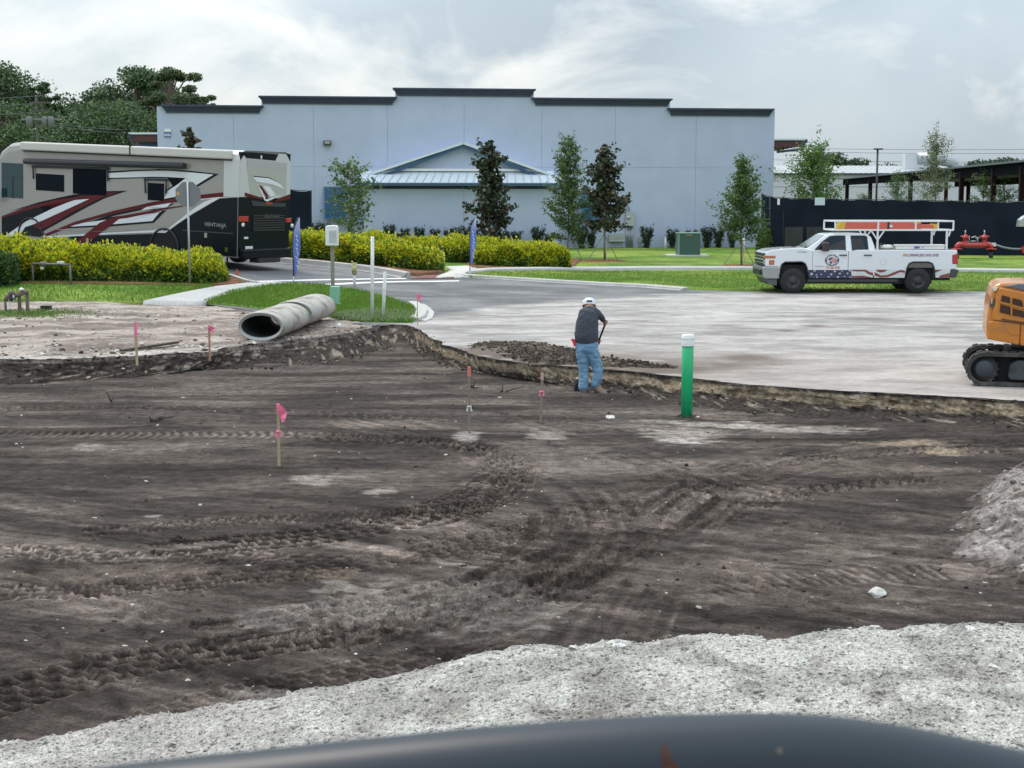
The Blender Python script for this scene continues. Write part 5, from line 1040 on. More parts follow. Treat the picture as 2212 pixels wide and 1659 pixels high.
# windows
def rbox(name, pts, mt, th, inset=0., par=None, bev=.0):
    q = [rs(u, v, th) for u, v in pts]; q = sorted(q); x_0, x_1 = q[0][0], q[-1][0]; zs = [z_ for _, z_ in q]
    cz, hz = (max(zs) + min(zs)) / 2, (max(zs) - min(zs)); return MB().box(((x_0 + x_1) / 2, -th / 2 + inset, cz), (x_1 - x_0, th, hz)).build(name, mt, par or rv, bevel=bev, seg=3)
w1 = rbox('window', [a(475, 415), a(850, 662)], M_glass, .02, bev=.05); w2 = rbox('window', [a(1968, 540), a(2182, 783)], M_glass, .02, bev=.05)
rbox('slide_panel', [a(968, 348), a(1408, 712)], mat('dark slide glass', (.001, .004, .010), .2, spec=.06), .03, bev=.02)
w3 = rbox('window', [a(18, 270), a(302, 750)], M_tglass, .02, bev=.03)
rbox('window_bar', [a(12, 455), a(305, 470)], M_rub, .03, par=rv); rbox('window_bar', [a(158, 470), a(176, 745)], M_rub, .03)
M_brk = mat('dark awning fabric', (.035, .038, .045), .6)
def bar_uv(name, p, q, w_, mt, out=.06):
    A__ = rs(*p, out); B__ = rs(*q, out); return MB().tube([(A__[0], -out, A__[1]), (B__[0], -out, B__[1])], w_, 8).build(name, mt, rv)
bar_uv('window_awning', a(430, 322), a(1440, 350), .045, M_brk); bar_uv('awning_arm', a(440, 330), a(446, 488), .03, M_brk); bar_uv('awning_arm', a(1430, 350), a(1438, 520), .03, M_brk)
bar_uv('window_awning', a(1925, 492), b(195, 775), .04, M_brk); bar_uv('awning_arm', a(1930, 495), a(1940, 680), .03, M_brk); bar_uv('awning_arm', b(185, 780), b(180, 960), .03, M_brk)
bar_uv('slide_awning', a(330, 252), b(430, 590), .105, M_brk, .12)
A_1, B_1 = rs(*a(275, 80), .15), rs(*b(1045, 415), .15)
MB().box(((A_1[0] + B_1[0]) / 2, -.09, HT - .16), (A_1[0] - B_1[0], .2, .30)).build('awning_case', M_cream, rv, bevel=.05)
mid = rs(*a(1728, 100), .2)[0]; MB().box((mid, -.09, HT - .16), (.06, .22, .32)).build('awning_joint', M_rub, rv)
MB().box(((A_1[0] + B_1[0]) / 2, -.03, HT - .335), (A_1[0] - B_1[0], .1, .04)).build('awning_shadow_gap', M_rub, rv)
for zx in (): MB().box((zx, WID / 2, HT + .12), (.9, .8, .26)).build('roof_unit', M_offw, rv, bevel=.05)
# mirror
A_m = rs(*a(0, 700)); MB().box((A_m[0] + .1, -.3, A_m[1]), (.15, .25, .5)).build('mirror', M_rub, rv, bevel=.04)
# wheels
def wheel(par, c, r_, w_, rimmat, ax='Y', side=-1, name='wheel', slots=5, rimr=.56):
    root_ = MB().lathe([(r_ * .55, -w_ / 2), (r_ * .93, -w_ / 2), (r_, -w_ * .36), (r_, w_ * .36), (r_ * .93, w_ / 2), (r_ * .55, w_ / 2)], (0, 0, 0), 36, 'Y').build(name, M_tyre, par); root_.location = c
    s = side
    MB().lathe([(r_ * rimr, s * w_ * .49), (r_ * rimr * .93, s * w_ * .40), (r_ * .42, s * w_ * .30), (r_ * .22, s * w_ * .36), (r_ * .2, s * w_ * .48), (r_ * .1, s * w_ * .5), (0, s * w_ * .5)], (0, 0, 0), 30, 'Y').build('rim', rimmat, root_)
    for k in range(slots):
        an = 2 * math.pi * (k + .5) / slots; MB().box((math.cos(an) * r_ * .40, s * w_ * .33, math.sin(an) * r_ * .40), (r_ * .07, .02, r_ * .20), Matrix.Rotation(-an, 3, 'Y')).build('slot', M_rub, root_)
    return root_
fw = rs(*a(415, 1255)); rw = rs(*c_(165, 740)); print('wheels', fw, rw)
fx, rx_ = fw[0], rw[0]
for x_ in (fx, rx_):
    for y_, s_ in ((.19, -1), (WID - .19, 1)): wheel(rv, (x_, y_, .5), .5, .3, M_chr, side=s_)
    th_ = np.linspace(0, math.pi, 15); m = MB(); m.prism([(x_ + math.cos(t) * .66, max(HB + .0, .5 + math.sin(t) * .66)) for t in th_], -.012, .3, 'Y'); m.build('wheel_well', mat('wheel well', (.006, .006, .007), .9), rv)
    m = MB(); m.tube([(x_ + math.cos(t) * .66, -.025, .5 + math.sin(t) * .66) for t in np.linspace(-.15, math.pi + .15, 17)], .035, 6); m.build('wheel_arch', M_rub, rv)
for y_, s_ in ((.19, -1), (WID - .19, 1)): wheel(rv, (rx_ - 1.25, y_, .5), .49, .3, M_chr, side=s_)
for q in (c_(720, 600), c_(712, 790), c_(995, 795), c_(545, 800), a(1170, 1310), a(905, 1300)):
    x_, z_ = rs(*q); MB().box((x_, -.012, max(z_, HB + .1)), (.12, .02, .16)).build('side_marker', M_chr, rv)
text_mesh('lettering', 'VENTANA', .17, mat('dim chrome', (.20, .21, .21), .4), rv, Matrix.Translation((rs(*c_(850, 462))[0], -.03, rs(*c_(850, 462))[1])) @ Matrix.Rotation(R(180), 4, 'Z') @ Matrix.Rotation(R(90), 4, 'X') if False else Matrix.Translation((rs(*c_(850, 462))[0], -.03, rs(*c_(850, 462))[1])) @ Matrix(((-1, 0, 0, 0), (0, 0, -1, 0), (0, 1, 0, 0), (0, 0, 0, 1))), .03, width=1.0)
text_mesh('lettering', 'LE', .10, mat('dim chrome', (.2, .21, .21)), rv, Matrix.Translation((rs(*c_(945, 500))[0], -.03, rs(*c_(945, 500))[1])) @ Matrix(((-1, 0, 0, 0), (0, 0, -1, 0), (0, 1, 0, 0), (0, 0, 0, 1))), .03)
# rear cap: silver shell wrapping the corner, recessed hatch, lamps
def rq(u, v): return rb(u, v, .0)
m = MB(); pr_ = shell_prof(-.02)
cap_ = [(y_, max(z_, rs(*b(1240, 995))[1] - .05)) for y_, z_ in pr_]
def capsec(x_, grow, top=0.): return [(x_, WID / 2 + (y_ - WID / 2) * (1 + grow), z_ + (top if z_ > HT - .5 else 0)) for y_, z_ in cap_]
V = capsec(.62, .012) + capsec(.30, .02) + capsec(.06, .02) + capsec(-.05, -.02)
V = [(x_, y_, z_) for x_, y_, z_ in V]; k = 10
Fc = [(i_ * k + j, i_ * k + (j + 1), (i_ + 1) * k + (j + 1), (i_ + 1) * k + j) for i_ in range(3) for j in range(k - 1)]
m.add(V, Fc); m.build('rear_cap', M_sil, rv)
MB().box((-.02, WID / 2, (HB + HT) / 2), (.08, WID - .02, HT - HB - .1)).build('rear_wall', M_blk, rv)
def rbx(name, p, q, x_, th, mt, bev=0.):
    y0, z0_ = rb(*p, -x_); y1, z1_ = rb(*q, -x_); return MB().box((x_ - th / 2, (y0 + y1) / 2, (z0_ + z1_) / 2), (th, abs(y1 - y0), abs(z1_ - z0_))).build(name, mt, rv, bevel=bev)
zr_ = rs(*b(1240, 1010))[1]
MB().prism([(0.0, zr_), (WID, zr_), (WID, HT - .35), (WID - .25, HT - .06), (.25, HT - .06), (0.0, HT - .35)], -.07, -.06, 'X').build('rear_panel', M_sil, rv)
def rdec(name, pts, mt, x_):
    q = [rb(u, v, -x_) for u, v in pts]; q = [(min(max(y_, .01), WID - .01), z_) for y_, z_ in q]; bm = bmesh.new(); f = bm.faces.new([bm.verts.new((x_, y_, z_)) for y_, z_ in q]); bmesh.ops.triangulate(bm, faces=[f], ngon_method='EAR_CLIP'); me = bpy.data.meshes.new(name); bm.to_mesh(me); bm.free(); me.materials.append(mt); return link(bpy.data.objects.new(name, me), rv)
rdec('hatch_panel', [b(1260, 560), b(1800, 600), b(1790, 1030), b(1320, 1000)], mat('warm silver paint', (.44, .44, .42), .3, metal=.2, coat=.4), -.074)
rdec('hatch_spoiler', [b(1262, 490), b(1810, 555), b(1790, 640), b(1280, 590)], mat('pale spoiler', (.40, .40, .40), .35), -.078)
rdec('roof_well', [b(1190, 402), b(1690, 432), b(1650, 520), b(1262, 485)], M_blk, -.078)
rdec('red_band', [b(1240, 945), b(1490, 1025), b(1510, 1050), b(1240, 998)], M_red, -.080); rdec('red_band', [b(1650, 1040), b(1870, 968), b(1870, 1035), b(1640, 1075)], M_red, -.080)
rdec('white_chevron', [b(1405, 830), b(1440, 850), b(1520, 1040), b(1760, 965), b(1540, 1068), b(1505, 1055)], M_wht, -.083)
rdec('white_chevron', [b(1330, 725), b(1560, 750), b(1700, 820), b(1780, 905), b(1600, 835), b(1400, 800)], M_wht, -.083)
rdec('white_chevron', [b(1480, 855), b(1570, 870), b(1660, 985), b(1580, 1005)], M_wht, -.083); rdec('red_chevron', [b(1420, 845), b(1465, 860), b(1560, 1000), b(1530, 1015)], M_red, -.085)
rdec('black_chevron', [b(1325, 722), b(1560, 742), b(1700, 812), b(1790, 915), b(1700, 815), b(1555, 752), b(1370, 738)], M_blk, -.086)
rdec('rear_trim', [b(1320, 1050), b(1500, 1080), b(1790, 1090), b(1780, 1140), b(1345, 1125)], mat('dark trim', (.03, .035, .042), .4), -.080)
rdec('brake_light', [b(1515, 1078), b(1610, 1078), b(1600, 1105), b(1530, 1105)], M_redl, -.090)
for p, q in (((1158, 1265), (1280, 1335)), ((1780, 1290), (1855, 1345))): rbx('tail_light', b(*p), b(*q), -.075, .03, M_redl, .01)
for p in ((1186, 1378), (1845, 1390)): y_, z_ = rb(*b(*p)); MB().lathe([(0, -.02), (.07, -.02), (.07, .02), (0, .02)], (-.09, y_, z_), 12, 'X').build('round_lamp', M_wht, rv)
y_, z_ = rb(*c_(1575, 342)); text_mesh('lettering', 'VENTANA', .12, mat('dim chrome', (.2, .21, .21)), rv, Matrix.Translation((-.078, y_, z_)) @ Matrix(((0, 0, -1, 0), (1, 0, 0, 0), (0, 1, 0, 0), (0, 0, 0, 1))), .03, width=.8)
pl_ = rbx('licence_plate', c_(1242, 748), c_(1340, 818), -.075, .02, M_wht, .005)
rbx('small_badge', c_(1228, 622), c_(1282, 648), -.075, .01, M_wht)
for k_ in range(7): rbx('grille_louvre', c_(1345, 330 + k_ * 32), c_(1765, 342 + k_ * 32), -.072, .03, M_rub)
MB().box((-.12, WID / 2, HB + .12), (.2, WID - .1, .34)).build('rear_bumper', M_blk, rv, bevel=.05); MB().box((-.1, WID / 2, HB - .1), (.4, 1.1, .16)).build('hitch', M_rub, rv)
MB().box((.5, WID / 2, HB - .05), (.3, 1.6, .1)).build('frame', M_rub, rv)
y_, z_ = rb(*b(1437, 488)); MB().lathe([(0, 0), (.07, 0), (.07, .12), (0, .14)], (-.02, y_, z_ - .03), 12).build('roof_vent', M_offw, rv)
MB().box((.9, .5, .28), (.05, .04, .5)).build('leg', M_rub, rv)
rdec('side_vent', [b(1140, 640), b(1210, 640), b(1210, 915), b(1140, 915)], M_rub, .0) if False else decal('side_vent', [b(1140, 636), b(1205, 676), b(1205, 916), b(1140, 912)], mat('grey louvre', (.14, .14, .15), .5), 6)

# ================================================================== PICKUP
TY = 49.75; TX0 = (1628 - 1106) * TY / F; MPX = .23562 * TY / F
pk = E('pickup_truck', 'white four-door pickup with ladder rack and flag stripe parked by the lawn', 'truck', (TX0, TY, .02), R(0))
def T(px, py): return ((px - 157) * MPX, max(0, (736 - py) * MPX))
M_tw = mat('truck white', (.70, .735, .77), .22, coat=.8, var=.02, vscale=1.5); TW = 2.03
M_twin = mat('truck glass', (.004, .016, .028), .05, spec=.3); M_tbl = mat('truck black', (.012, .014, .018), .5)
def tp(l): return [T(*q) for q in l]
side = tp([(262, 366), (278, 352), (330, 336), (450, 326), (590, 321), (705, 340), (1262, 336), (2009, 338), (2011, 350), (2008, 512), (1955, 515), (1950, 590), (1812, 592), (1803, 500), (1785, 462), (1750, 448), (1610, 448), (1575, 462), (1556, 500), (1540, 592), (655, 595), (640, 500), (622, 462), (590, 447), (440, 449), (410, 470), (392, 520), (388, 600), (372, 600), (375, 490), (262, 488), (258, 420)])
m = MB(); m.prism(side, 0, TW, 'Y'); bd_ = m.build('body', M_tw, pk, bevel=.035, seg=3)
# bed cavity is covered with a dark liner sheet
MB().box(((T(1275, 0)[0] + T(1995, 0)[0]) / 2, TW / 2, T(0, 336)[1] + .003), (T(1995, 0)[0] - T(1275, 0)[0], TW - .3, .01)).build('bed_liner', M_tbl, pk)
# cab greenhouse with tumblehome
gh = tp([(600, 330), (650, 320), (812, 206), (845, 193), (895, 186), (1000, 182), (1120, 184), (1195, 193), (1232, 222), (1258, 300), (1262, 345), (640, 345)]); zb0 = T(0, 345)[1]; zt0 = T(0, 182)[1]
V = []; ins = lambda z_: .03 + .20 * (z_ - zb0) / (zt0 - zb0)
for yy_ in (0, 1): V += [(x_, ins(z_) if yy_ == 0 else TW - ins(z_), z_) for x_, z_ in gh]
k = len(gh); MB().add(V, [(i_, (i_ + 1) % k, k + (i_ + 1) % k, k + i_) for i_ in range(k)] + [tuple(range(k))[::-1], tuple(range(k, 2 * k))]).build('cab_roof', M_tw, pk, bevel=.03, seg=3)
def tside(name, pts, mt, out=.006, y_far=False, par=None):
    q = tp(pts); V = []
    for x_, z_ in q: yv = (ins(z_) if z_ > zb0 else 0) - out; V.append((x_, yv if not y_far else TW - yv, z_))
    bm = bmesh.new(); f = bm.faces.new([bm.verts.new(p) for p in V]); bmesh.ops.triangulate(bm, faces=[f], ngon_method='EAR_CLIP'); me = bpy.data.meshes.new(name); bm.to_mesh(me); bm.free(); me.materials.append(mt); return link(bpy.data.objects.new(name, me), par or pk)
for far in (False, True):
    tside('window_seal', [(708, 348), (712, 330), (780, 262), (850, 213), (905, 207), (996, 207), (994, 348)], M_tbl, .004, far); tside('window', [(735, 340), (795, 272), (856, 221), (905, 214), (986, 214), (984, 340)], M_twin, .010, far)
    tside('window_seal', [(1042, 207), (1172, 207), (1196, 218), (1203, 340), (1050, 345)], M_tbl, .004, far); tside('window', [(1050, 214), (1168, 214), (1188, 222), (1193, 330), (1058, 336)], M_twin, .010, far)
# windshield
q = [T(645, 323), T(815, 208)]; i0, i1 = ins(q[0][1]) + .08, ins(q[1][1]) + .09
MB().add([(q[0][0] - .01, i0, q[0][1] + .01), (q[0][0] - .01, TW - i0, q[0][1] + .01), (q[1][0] - .012, TW - i1, q[1][1] + .012), (q[1][0] - .012, i1, q[1][1] + .012)], [(0, 1, 2, 3)]).build('windshield', mat('pale windshield', (.16, .21, .20), .06, spec=.9), pk)
MB().bar((q[0][0] - .02, i0 + .1, q[0][1] + .03), (q[0][0] + .1, 1.1, q[0][1] + .08), .03).build('wiper', M_tbl, pk)
tside('side_glass_corner', [(598, 326), (645, 328), (760, 240), (830, 200), (757, 212)], mat('windscreen side', (.30, .36, .34), .1), .004) if False else None
# door lines and handles
for pts in ([(1015, 348), (1019, 348), (1017, 590), (1013, 590)], [(1260, 338), (1266, 338), (1256, 590), (1244, 592)], [(688, 350), (691, 350), (691, 515), (688, 515)]): tside('door_gap', pts, mat('door gap', (.05, .055, .065), .7), .003)
for (x0_, x1_) in ((932, 1003), (1157, 1230)): p = T((x0_ + x1_) / 2, 386); MB().box((p[0], -.025, p[1]), ((x1_ - x0_) * MPX, .04, .035)).build('door_handle', M_tbl, pk, bevel=.012)
p = T(800, 308); mi = MB().box((p[0], -.16, p[1]), (.22, .16, .30)).build('mirror', mat('mirror housing', (.045, .03, .03), .35), pk, bevel=.04); MB().bar((p[0] - .1, .05, p[1] - .1), (p[0], -.1, p[1] - .08), .06).build('mirror_arm', M_tbl, pk)
p = T(755, 486); MB().box((p[0], -.008, p[1]), (.32, .012, .02)).build('side_badge', M_chr, pk); 
p = T(1336, 447); MB().lathe([(.095, -.004), (.1, -.006), (.1, 0), (.095, 0)], (p[0], 0, p[1]), 24, 'Y').build('fuel_door', mat('panel line', (.35, .37, .39), .5), pk)
text_mesh('lettering', 'DURAMAX', .07, M_galv, pk, Matrix.Translation((T(595, 357)[0], -.006, T(595, 357)[1])) @ Matrix.Rotation(R(90), 4, 'X'), .02, width=.3)
# wheels
for x_ in (515, 1660):
    c0 = T(x_, 0)[0]; r_ = (.415)
    for y_, s_ in ((.13, -1), (TW - .13, 1)): wheel(pk, (c0, y_, r_), r_, .28, mat('grey steel wheel', (.035, .038, .043), .5), side=s_, rimr=.6)
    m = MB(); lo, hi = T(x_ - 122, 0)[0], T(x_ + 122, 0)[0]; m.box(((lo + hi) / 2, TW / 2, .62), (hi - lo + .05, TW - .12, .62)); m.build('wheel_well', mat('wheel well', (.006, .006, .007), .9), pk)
    m = MB(); ar = [(392, 600), (392, 520), (410, 470), (440, 449), (590, 447), (622, 462), (640, 500), (655, 595)] if x_ == 515 else [(1540, 592), (1556, 500), (1575, 462), (1610, 448), (1750, 448), (1785, 462), (1803, 500), (1812, 592)]
    m.tube([(q_[0], -.008, q_[1]) for q_ in tp(ar)], .022, 6); m.build('fender_flare', M_tbl, pk)
tside('inner_fender', [(1562, 480), (1585, 455), (1780, 455), (1798, 480), (1800, 500), (1560, 500)], mat('dusty inner fender', (.13, .12, .11), .8), .0)
MB().box(((T(620, 0)[0] + T(1560, 0)[0]) / 2, TW / 2, T(0, 622)[1]), (T(1560, 0)[0] - T(620, 0)[0], TW - .5, .2)).build('chassis', M_tbl, pk)
MB().box(((T(650, 0)[0] + T(1480, 0)[0]) / 2, .12, T(0, 618)[1]), (T(1480, 0)[0] - T(650, 0)[0], .1, .1)).build('side_step', mat('step grey', (.06, .065, .07), .6), pk, bevel=.02)
MB().box((T(1880, 0)[0], TW / 2, T(0, 600)[1]), (.7, TW - .7, .14)).build('spare_carrier', M_tbl, pk)
# front: grille, headlights, bumper
fx_ = T(254, 0)[0]
MB().box((fx_ - .005, TW / 2, T(0, 425)[1]), (.05, TW - .35, .40)).build('grille', M_tbl, pk, bevel=.02)
for z_ in (398, 425, 455): MB().box((fx_ - .03, TW / 2, T(0, z_)[1]), (.03, TW - .35, .03)).build('grille_bar', M_chr if z_ != 425 else M_sil, pk)
for y_, s_ in ((0.02, -1), (TW - .02, 1)):
    MB().box(((fx_ + T(345, 0)[0]) / 2, y_ + (-s_) * .1, T(0, 403)[1]), (T(352, 0)[0] - fx_ + .03, .26, .10)).build('headlight', M_amb, pk, bevel=.02)
    MB().box(((fx_ + T(345, 0)[0]) / 2 + .06, y_ + (-s_) * .1, T(0, 452)[1]), (T(335, 0)[0] - fx_ - .10, .26, .17)).build('headlight', M_amb, pk, bevel=.02)
    MB().box((fx_ + .04, y_ + (-s_) * .18, T(0, 452)[1]), (.14, .26, .16)).build('headlight_lens', M_chr, pk, bevel=.03)
bp = tp([(232, 502), (248, 488), (398, 490), (398, 530), (375, 602), (262, 600), (236, 570)]); MB().prism(bp, -.03, TW + .03, 'Y').build('front_bumper', mat('satin chrome', (.40, .42, .43), .2, metal=.9), pk, bevel=.03)
MB().box((T(236, 0)[0] - .015, TW / 2, T(0, 545)[1]), (.06, TW - .5, .16)).build('bumper_opening', M_tbl, pk)
MB().prism(tp([(262, 600), (372, 602), (372, 665), (300, 655)]), .05, TW - .05, 'Y').build('air_dam', mat('air dam', (.10, .105, .11), .6), pk, bevel=.02)
MB().box((T(300, 0)[0], .4, T(0, 630)[1]), (.12, .08, .1)).build('tow_hook', M_tbl, pk)
# rear
MB().prism(tp([(1948, 515), (2030, 517), (2032, 530), (2010, 590), (1950, 592)]), .0, TW, 'Y').build('rear_bumper', mat('dark bumper', (.045, .05, .055), .5), pk, bevel=.03)
MB().box((T(1938, 0)[0], TW / 2, T(0, 605)[1]), (.2, .3, .14)).build('hitch', M_tbl, pk)
for y_ in (.02, TW - .02): MB().prism(tp([(1964, 385), (2016, 368), (2022, 470), (1968, 466)]), y_ - .03, y_ + .06, 'Y').build('tail_light', M_redl, pk, bevel=.012)
# flag wrap along the sill
M_navy = mat('flag navy', (.022, .028, .085), .35, coat=.4, var=.3, vscale=8); M_fred = mat('flag red', (.20, .035, .035), .35, coat=.4, var=.3, vscale=9); M_fwht = mat('flag white', (.58, .60, .60), .35, coat=.4, var=.15, vscale=6)
tside('flag_canton', [(652, 520), (1040, 520), (1050, 560), (1050, 596), (655, 596)], M_navy, .004)
tside('flag_white', [(1040, 520), (1245, 520), (1244, 592), (1050, 596), (1050, 560)], M_fwht, .004); tside('flag_white', [(1262, 520), (1540, 520), (1538, 592), (1256, 592)], M_fwht, .004); tside('flag_white', [(1806, 516), (1945, 516), (1945, 575), (1808, 575)], M_fwht, .004)
tside('flag_stripe', [(1042, 518), (1180, 518), (1215, 540), (1246, 546), (1246, 572), (1205, 560), (1168, 535), (1060, 532)], M_fred, .008)
tside('flag_stripe', [(1052, 575), (1160, 573), (1200, 588), (1242, 592), (1054, 594)], M_fred, .008)
tside('flag_stripe', [(1276, 518), (1380, 518), (1350, 538), (1310, 545), (1276, 530)], M_fred, .008); tside('flag_stripe', [(1260, 540), (1320, 572), (1380, 566), (1450, 535), (1500, 520), (1538, 528), (1538, 548), (1495, 540), (1440, 565), (1380, 586), (1310, 590), (1258, 570)], M_fred, .008)
tside('flag_stripe', [(1806, 518), (1880, 518), (1850, 530), (1818, 545), (1806, 540)], M_fred, .008); tside('flag_stripe', [(1850, 575), (1900, 560), (1948, 548), (1948, 585), (1860, 590)], M_fred, .008)
def star(cx, cy, r_, rot=0.):
    pts = []
    for k in range(10): rr = r_ if k % 2 == 0 else r_ * .42; an = math.pi / 2 + k * math.pi / 5 + rot; pts.append((cx + rr * math.cos(an), cy - rr * math.sin(an)))
    tside('star', pts, M_fwht, .008)
for cx, cy, r_ in ((683, 557, 17), (710, 528, 12), (728, 566, 8), (735, 585, 9), (772, 560, 9), (805, 530, 12), (864, 560, 14), (895, 532, 15), (942, 553, 12), (925, 585, 13), (962, 530, 9), (1012, 552, 11), (985, 580, 8), (1030, 527, 10), (1034, 585, 9), (838, 583, 10)): star(cx, cy, r_, cx)
# door emblem: ring with eagle head
def disc(name, cx, cy, r_, mt, out, r2=0., a0=0, a1=360, n=40):
    if r2 == 0: tside(name, [(cx + r_ * math.cos(2 * math.pi * k / n), cy + r_ * math.sin(2 * math.pi * k / n) * .82 ) for k in range(n)], mt, out)
ecx, ecy = 868, 432
disc('emblem_ring', ecx, ecy, 65, M_navy, .005); disc('emblem_rim', ecx, ecy, 60, mat('emblem grey', (.16, .18, .22), .5), .0055) if False else None
disc('emblem_field', ecx, ecy, 47, M_wht, .009)
tside('emblem_eagle', [(842, 420), (858, 408), (880, 406), (900, 414), (912, 430), (905, 440), (912, 446), (895, 452), (900, 460), (884, 458), (880, 466), (870, 452), (862, 440), (850, 432)], mat('eagle pink', (.60, .30, .30), .5), .0135)
tside('emblem_beak', [(832, 420), (848, 410), (866, 404), (874, 410), (860, 422), (848, 430), (838, 436)], M_navy, .017); tside('emblem_claw', [(838, 446), (852, 440), (868, 448), (864, 462), (850, 470), (856, 456)], M_navy, .017)
def arc_text(s, cx, cy, r_, top, size):
    n = len(s)
    for i_, ch in enumerate(s):
        if ch == ' ': continue
        an = (i_ - (n - 1) / 2) * (math.radians(150) / n)
        px_, py_ = cx + r_ * math.sin(an), cy - r_ * math.cos(an) * .82 * (1 if top else -1); q_ = T(px_, py_); rot = -an if top else an
        text_mesh('letter', ch, size, M_wht, pk, Matrix.Translation((q_[0], -.012, q_[1])) @ Matrix.Rotation(R(90), 4, 'X') @ Matrix.Rotation(rot, 4, 'Z'), .02)
arc_text('AMERICAN FIRE', ecx, ecy, 56, True, .062); arc_text('PROTECTION', ecx, ecy, 56, False, .06)
text_mesh('phone_number', '772 466 6700', .11, mat('faded red print', (.52, .16, .14), .5), pk, Matrix.Translation((T(875, 500)[0], -.006, T(875, 500)[1])) @ Matrix.Rotation(R(90), 4, 'X'), .03, width=.46)
SX = [T(1516, 0)[0], T(1585, 0)[0], T(1718, 0)[0], T(1842, 0)[0]]; zt_ = T(0, 387)[1]; M_slr = mat('slogan orange', (.60, .22, .08), .5); M_slp = mat('slogan purple', (.30, .10, .24), .5)
for s_, a_, b_, mt in (('FIRE', 1516, 1570, M_slr), ('SPRINKLERS', 1576, 1710, M_slp), ('SAVE', 1718, 1772, M_slp), ('LIVES', 1780, 1842, M_slp)):
    x0_, x1_ = T(a_, 0)[0], T(b_, 0)[0]; text_mesh('slogan', s_, .115, mt, pk, Matrix.Translation(((x0_ + x1_) / 2, -.006, zt_)) @ Matrix.Rotation(R(90), 4, 'X'), .025, width=x1_ - x0_)
# ladder rack
M_rack = mat('white rack tube', (.70, .72, .73), .35)
rk = MB(); zt1, zb1 = T(0, 77)[1], T(0, 158)[1]; xr0, xr1 = T(893, 0)[0], T(1980, 0)[0]; xf = T(788, 0)[0]
for y_ in (.12, TW - .12):
    fx0 = xr0 if y_ < 1 else xr0
    for z_ in (zt1, zb1): rk.bar((xr0, y_, z_), (xr1, y_, z_), .055)
    for px in (897, 1290, 1633, 1977): rk.bar((T(px, 0)[0], y_, zb1), (T(px, 0)[0], y_, zt1), .05)
    rk.bar((T(1287, 0)[0], y_, T(0, 336)[1]), (T(1287, 0)[0], y_, zb1), .06); rk.bar((T(1228, 0)[0], y_, T(0, 165)[1]), (T(1287, 0)[0], y_, T(0, 250)[1]), .045); rk.bar((T(1345, 0)[0], y_, T(0, 165)[1]), (T(1287, 0)[0], y_, T(0, 250)[1]), .045)
    rk.bar((T(1920, 0)[0], y_, T(0, 336)[1]), (T(1920, 0)[0], y_, zb1), .06); rk.bar((T(1950, 0)[0], y_, T(0, 165)[1]), (T(1935, 0)[0], y_, T(0, 215)[1]), .05)
for px in (897, 1287, 1633, 1977):
    for z_ in (zb1, zt1) if px in (897, 1977) else (zb1,): rk.bar((T(px, 0)[0], .12, z_), (T(px, 0)[0], TW - .12, z_), .05)
rk.build('ladder_rack', M_rack, pk, bevel=.01)
# ladder, toolbox and bag are carried things
M_lad = mat('orange fibreglass', (.62, .13, .085), .45, var=.06); M_yel = mat('yellow plastic', (.66, .42, .05), .5)
o0 = Vector((TX0, TY, .02)); la = E('ladder', 'orange fibreglass extension ladder with yellow ends lying on the truck rack', 'ladder', o0 + Vector((T(930, 0)[0], .3, T(0, 152)[1])))
Ll = T(1840, 0)[0] - T(930, 0)[0]; hh_ = (152 - 85) * MPX
for y_ in (0, .42): MB().box((Ll * .42 + .1, y_, hh_ / 2), (Ll * .78, .045, hh_)).build('rail', M_lad, la, bevel=.008); MB().box((Ll * .86, y_, hh_ * .38), (Ll * .22, .04, hh_ * .55)).build('rail', M_lad, la, bevel=.008)
for k in range(10): MB().tube([(.3 + k * (Ll - .5) / 9, 0, hh_ * .5), (.3 + k * (Ll - .5) / 9, .42, hh_ * .5)], .018, 6).build('rung', M_galv, la)
for y_ in (0, .42): MB().prism([(-.02, 0), (.22, 0), (.26, hh_ * 1.05), (.1, hh_ * 1.08), (.02, hh_ * .5)], y_ - .035, y_ + .035, 'Y').build('foot', M_yel, la); MB().box((Ll - .05, y_, hh_ * .4), (.12, .06, hh_ * .7)).build('end_cap', M_yel, la); MB().box((Ll * .79, y_, hh_ * .95), (.2, .06, .07)).build('bracket', M_yel, la)
MB().box((Ll * .51, -.03, hh_ * .4), (.06, .02, hh_ * 1.3)).build('strap', M_tbl, la); MB().box((Ll * .53, -.028, hh_ * .45), (.14, .01, .08)).build('sticker', M_wht, la)
tb = E('toolbox', 'long white side toolbox on the truck bed rail', 'toolbox', o0 + Vector((T(1462, 0)[0], .12, T(0, 333)[1]))); lt = T(1905, 0)[0] - T(1462, 0)[0]
MB().box((lt / 2, .2, (333 - 305) * MPX / 2), (lt, .4, (333 - 305) * MPX)).build('box', M_offw, tb, bevel=.01); MB().box((lt / 2, .2, (333 - 297) * MPX), (lt + .03, .42, .05)).build('lid', M_offw, tb, bevel=.01); MB().box((lt * .42, -.012, .06), (.17, .01, .06)).build('sticker', mat('blue sticker', (.08, .12, .4), .5), tb); MB().box((lt * .54, -.012, .06), (.06, .01, .05)).build('latch', M_galv, tb)
m = MB(); m.lathe([(0, 0), (.18, .02), (.2, .08), (.14, .15), (.05, .16), (0, .16)], (0, 0, 0), 12, 'Z', sx=1.2, sy=.8); bg_ = m.build('canvas_bag', M_offw, None, bevel=0); bg_.location = o0 + Vector((T(1385, 0)[0], .35, T(0, 336)[1])); tag(bg_, 'crumpled pale bag between the cab and the toolbox in the truck bed', 'bag')
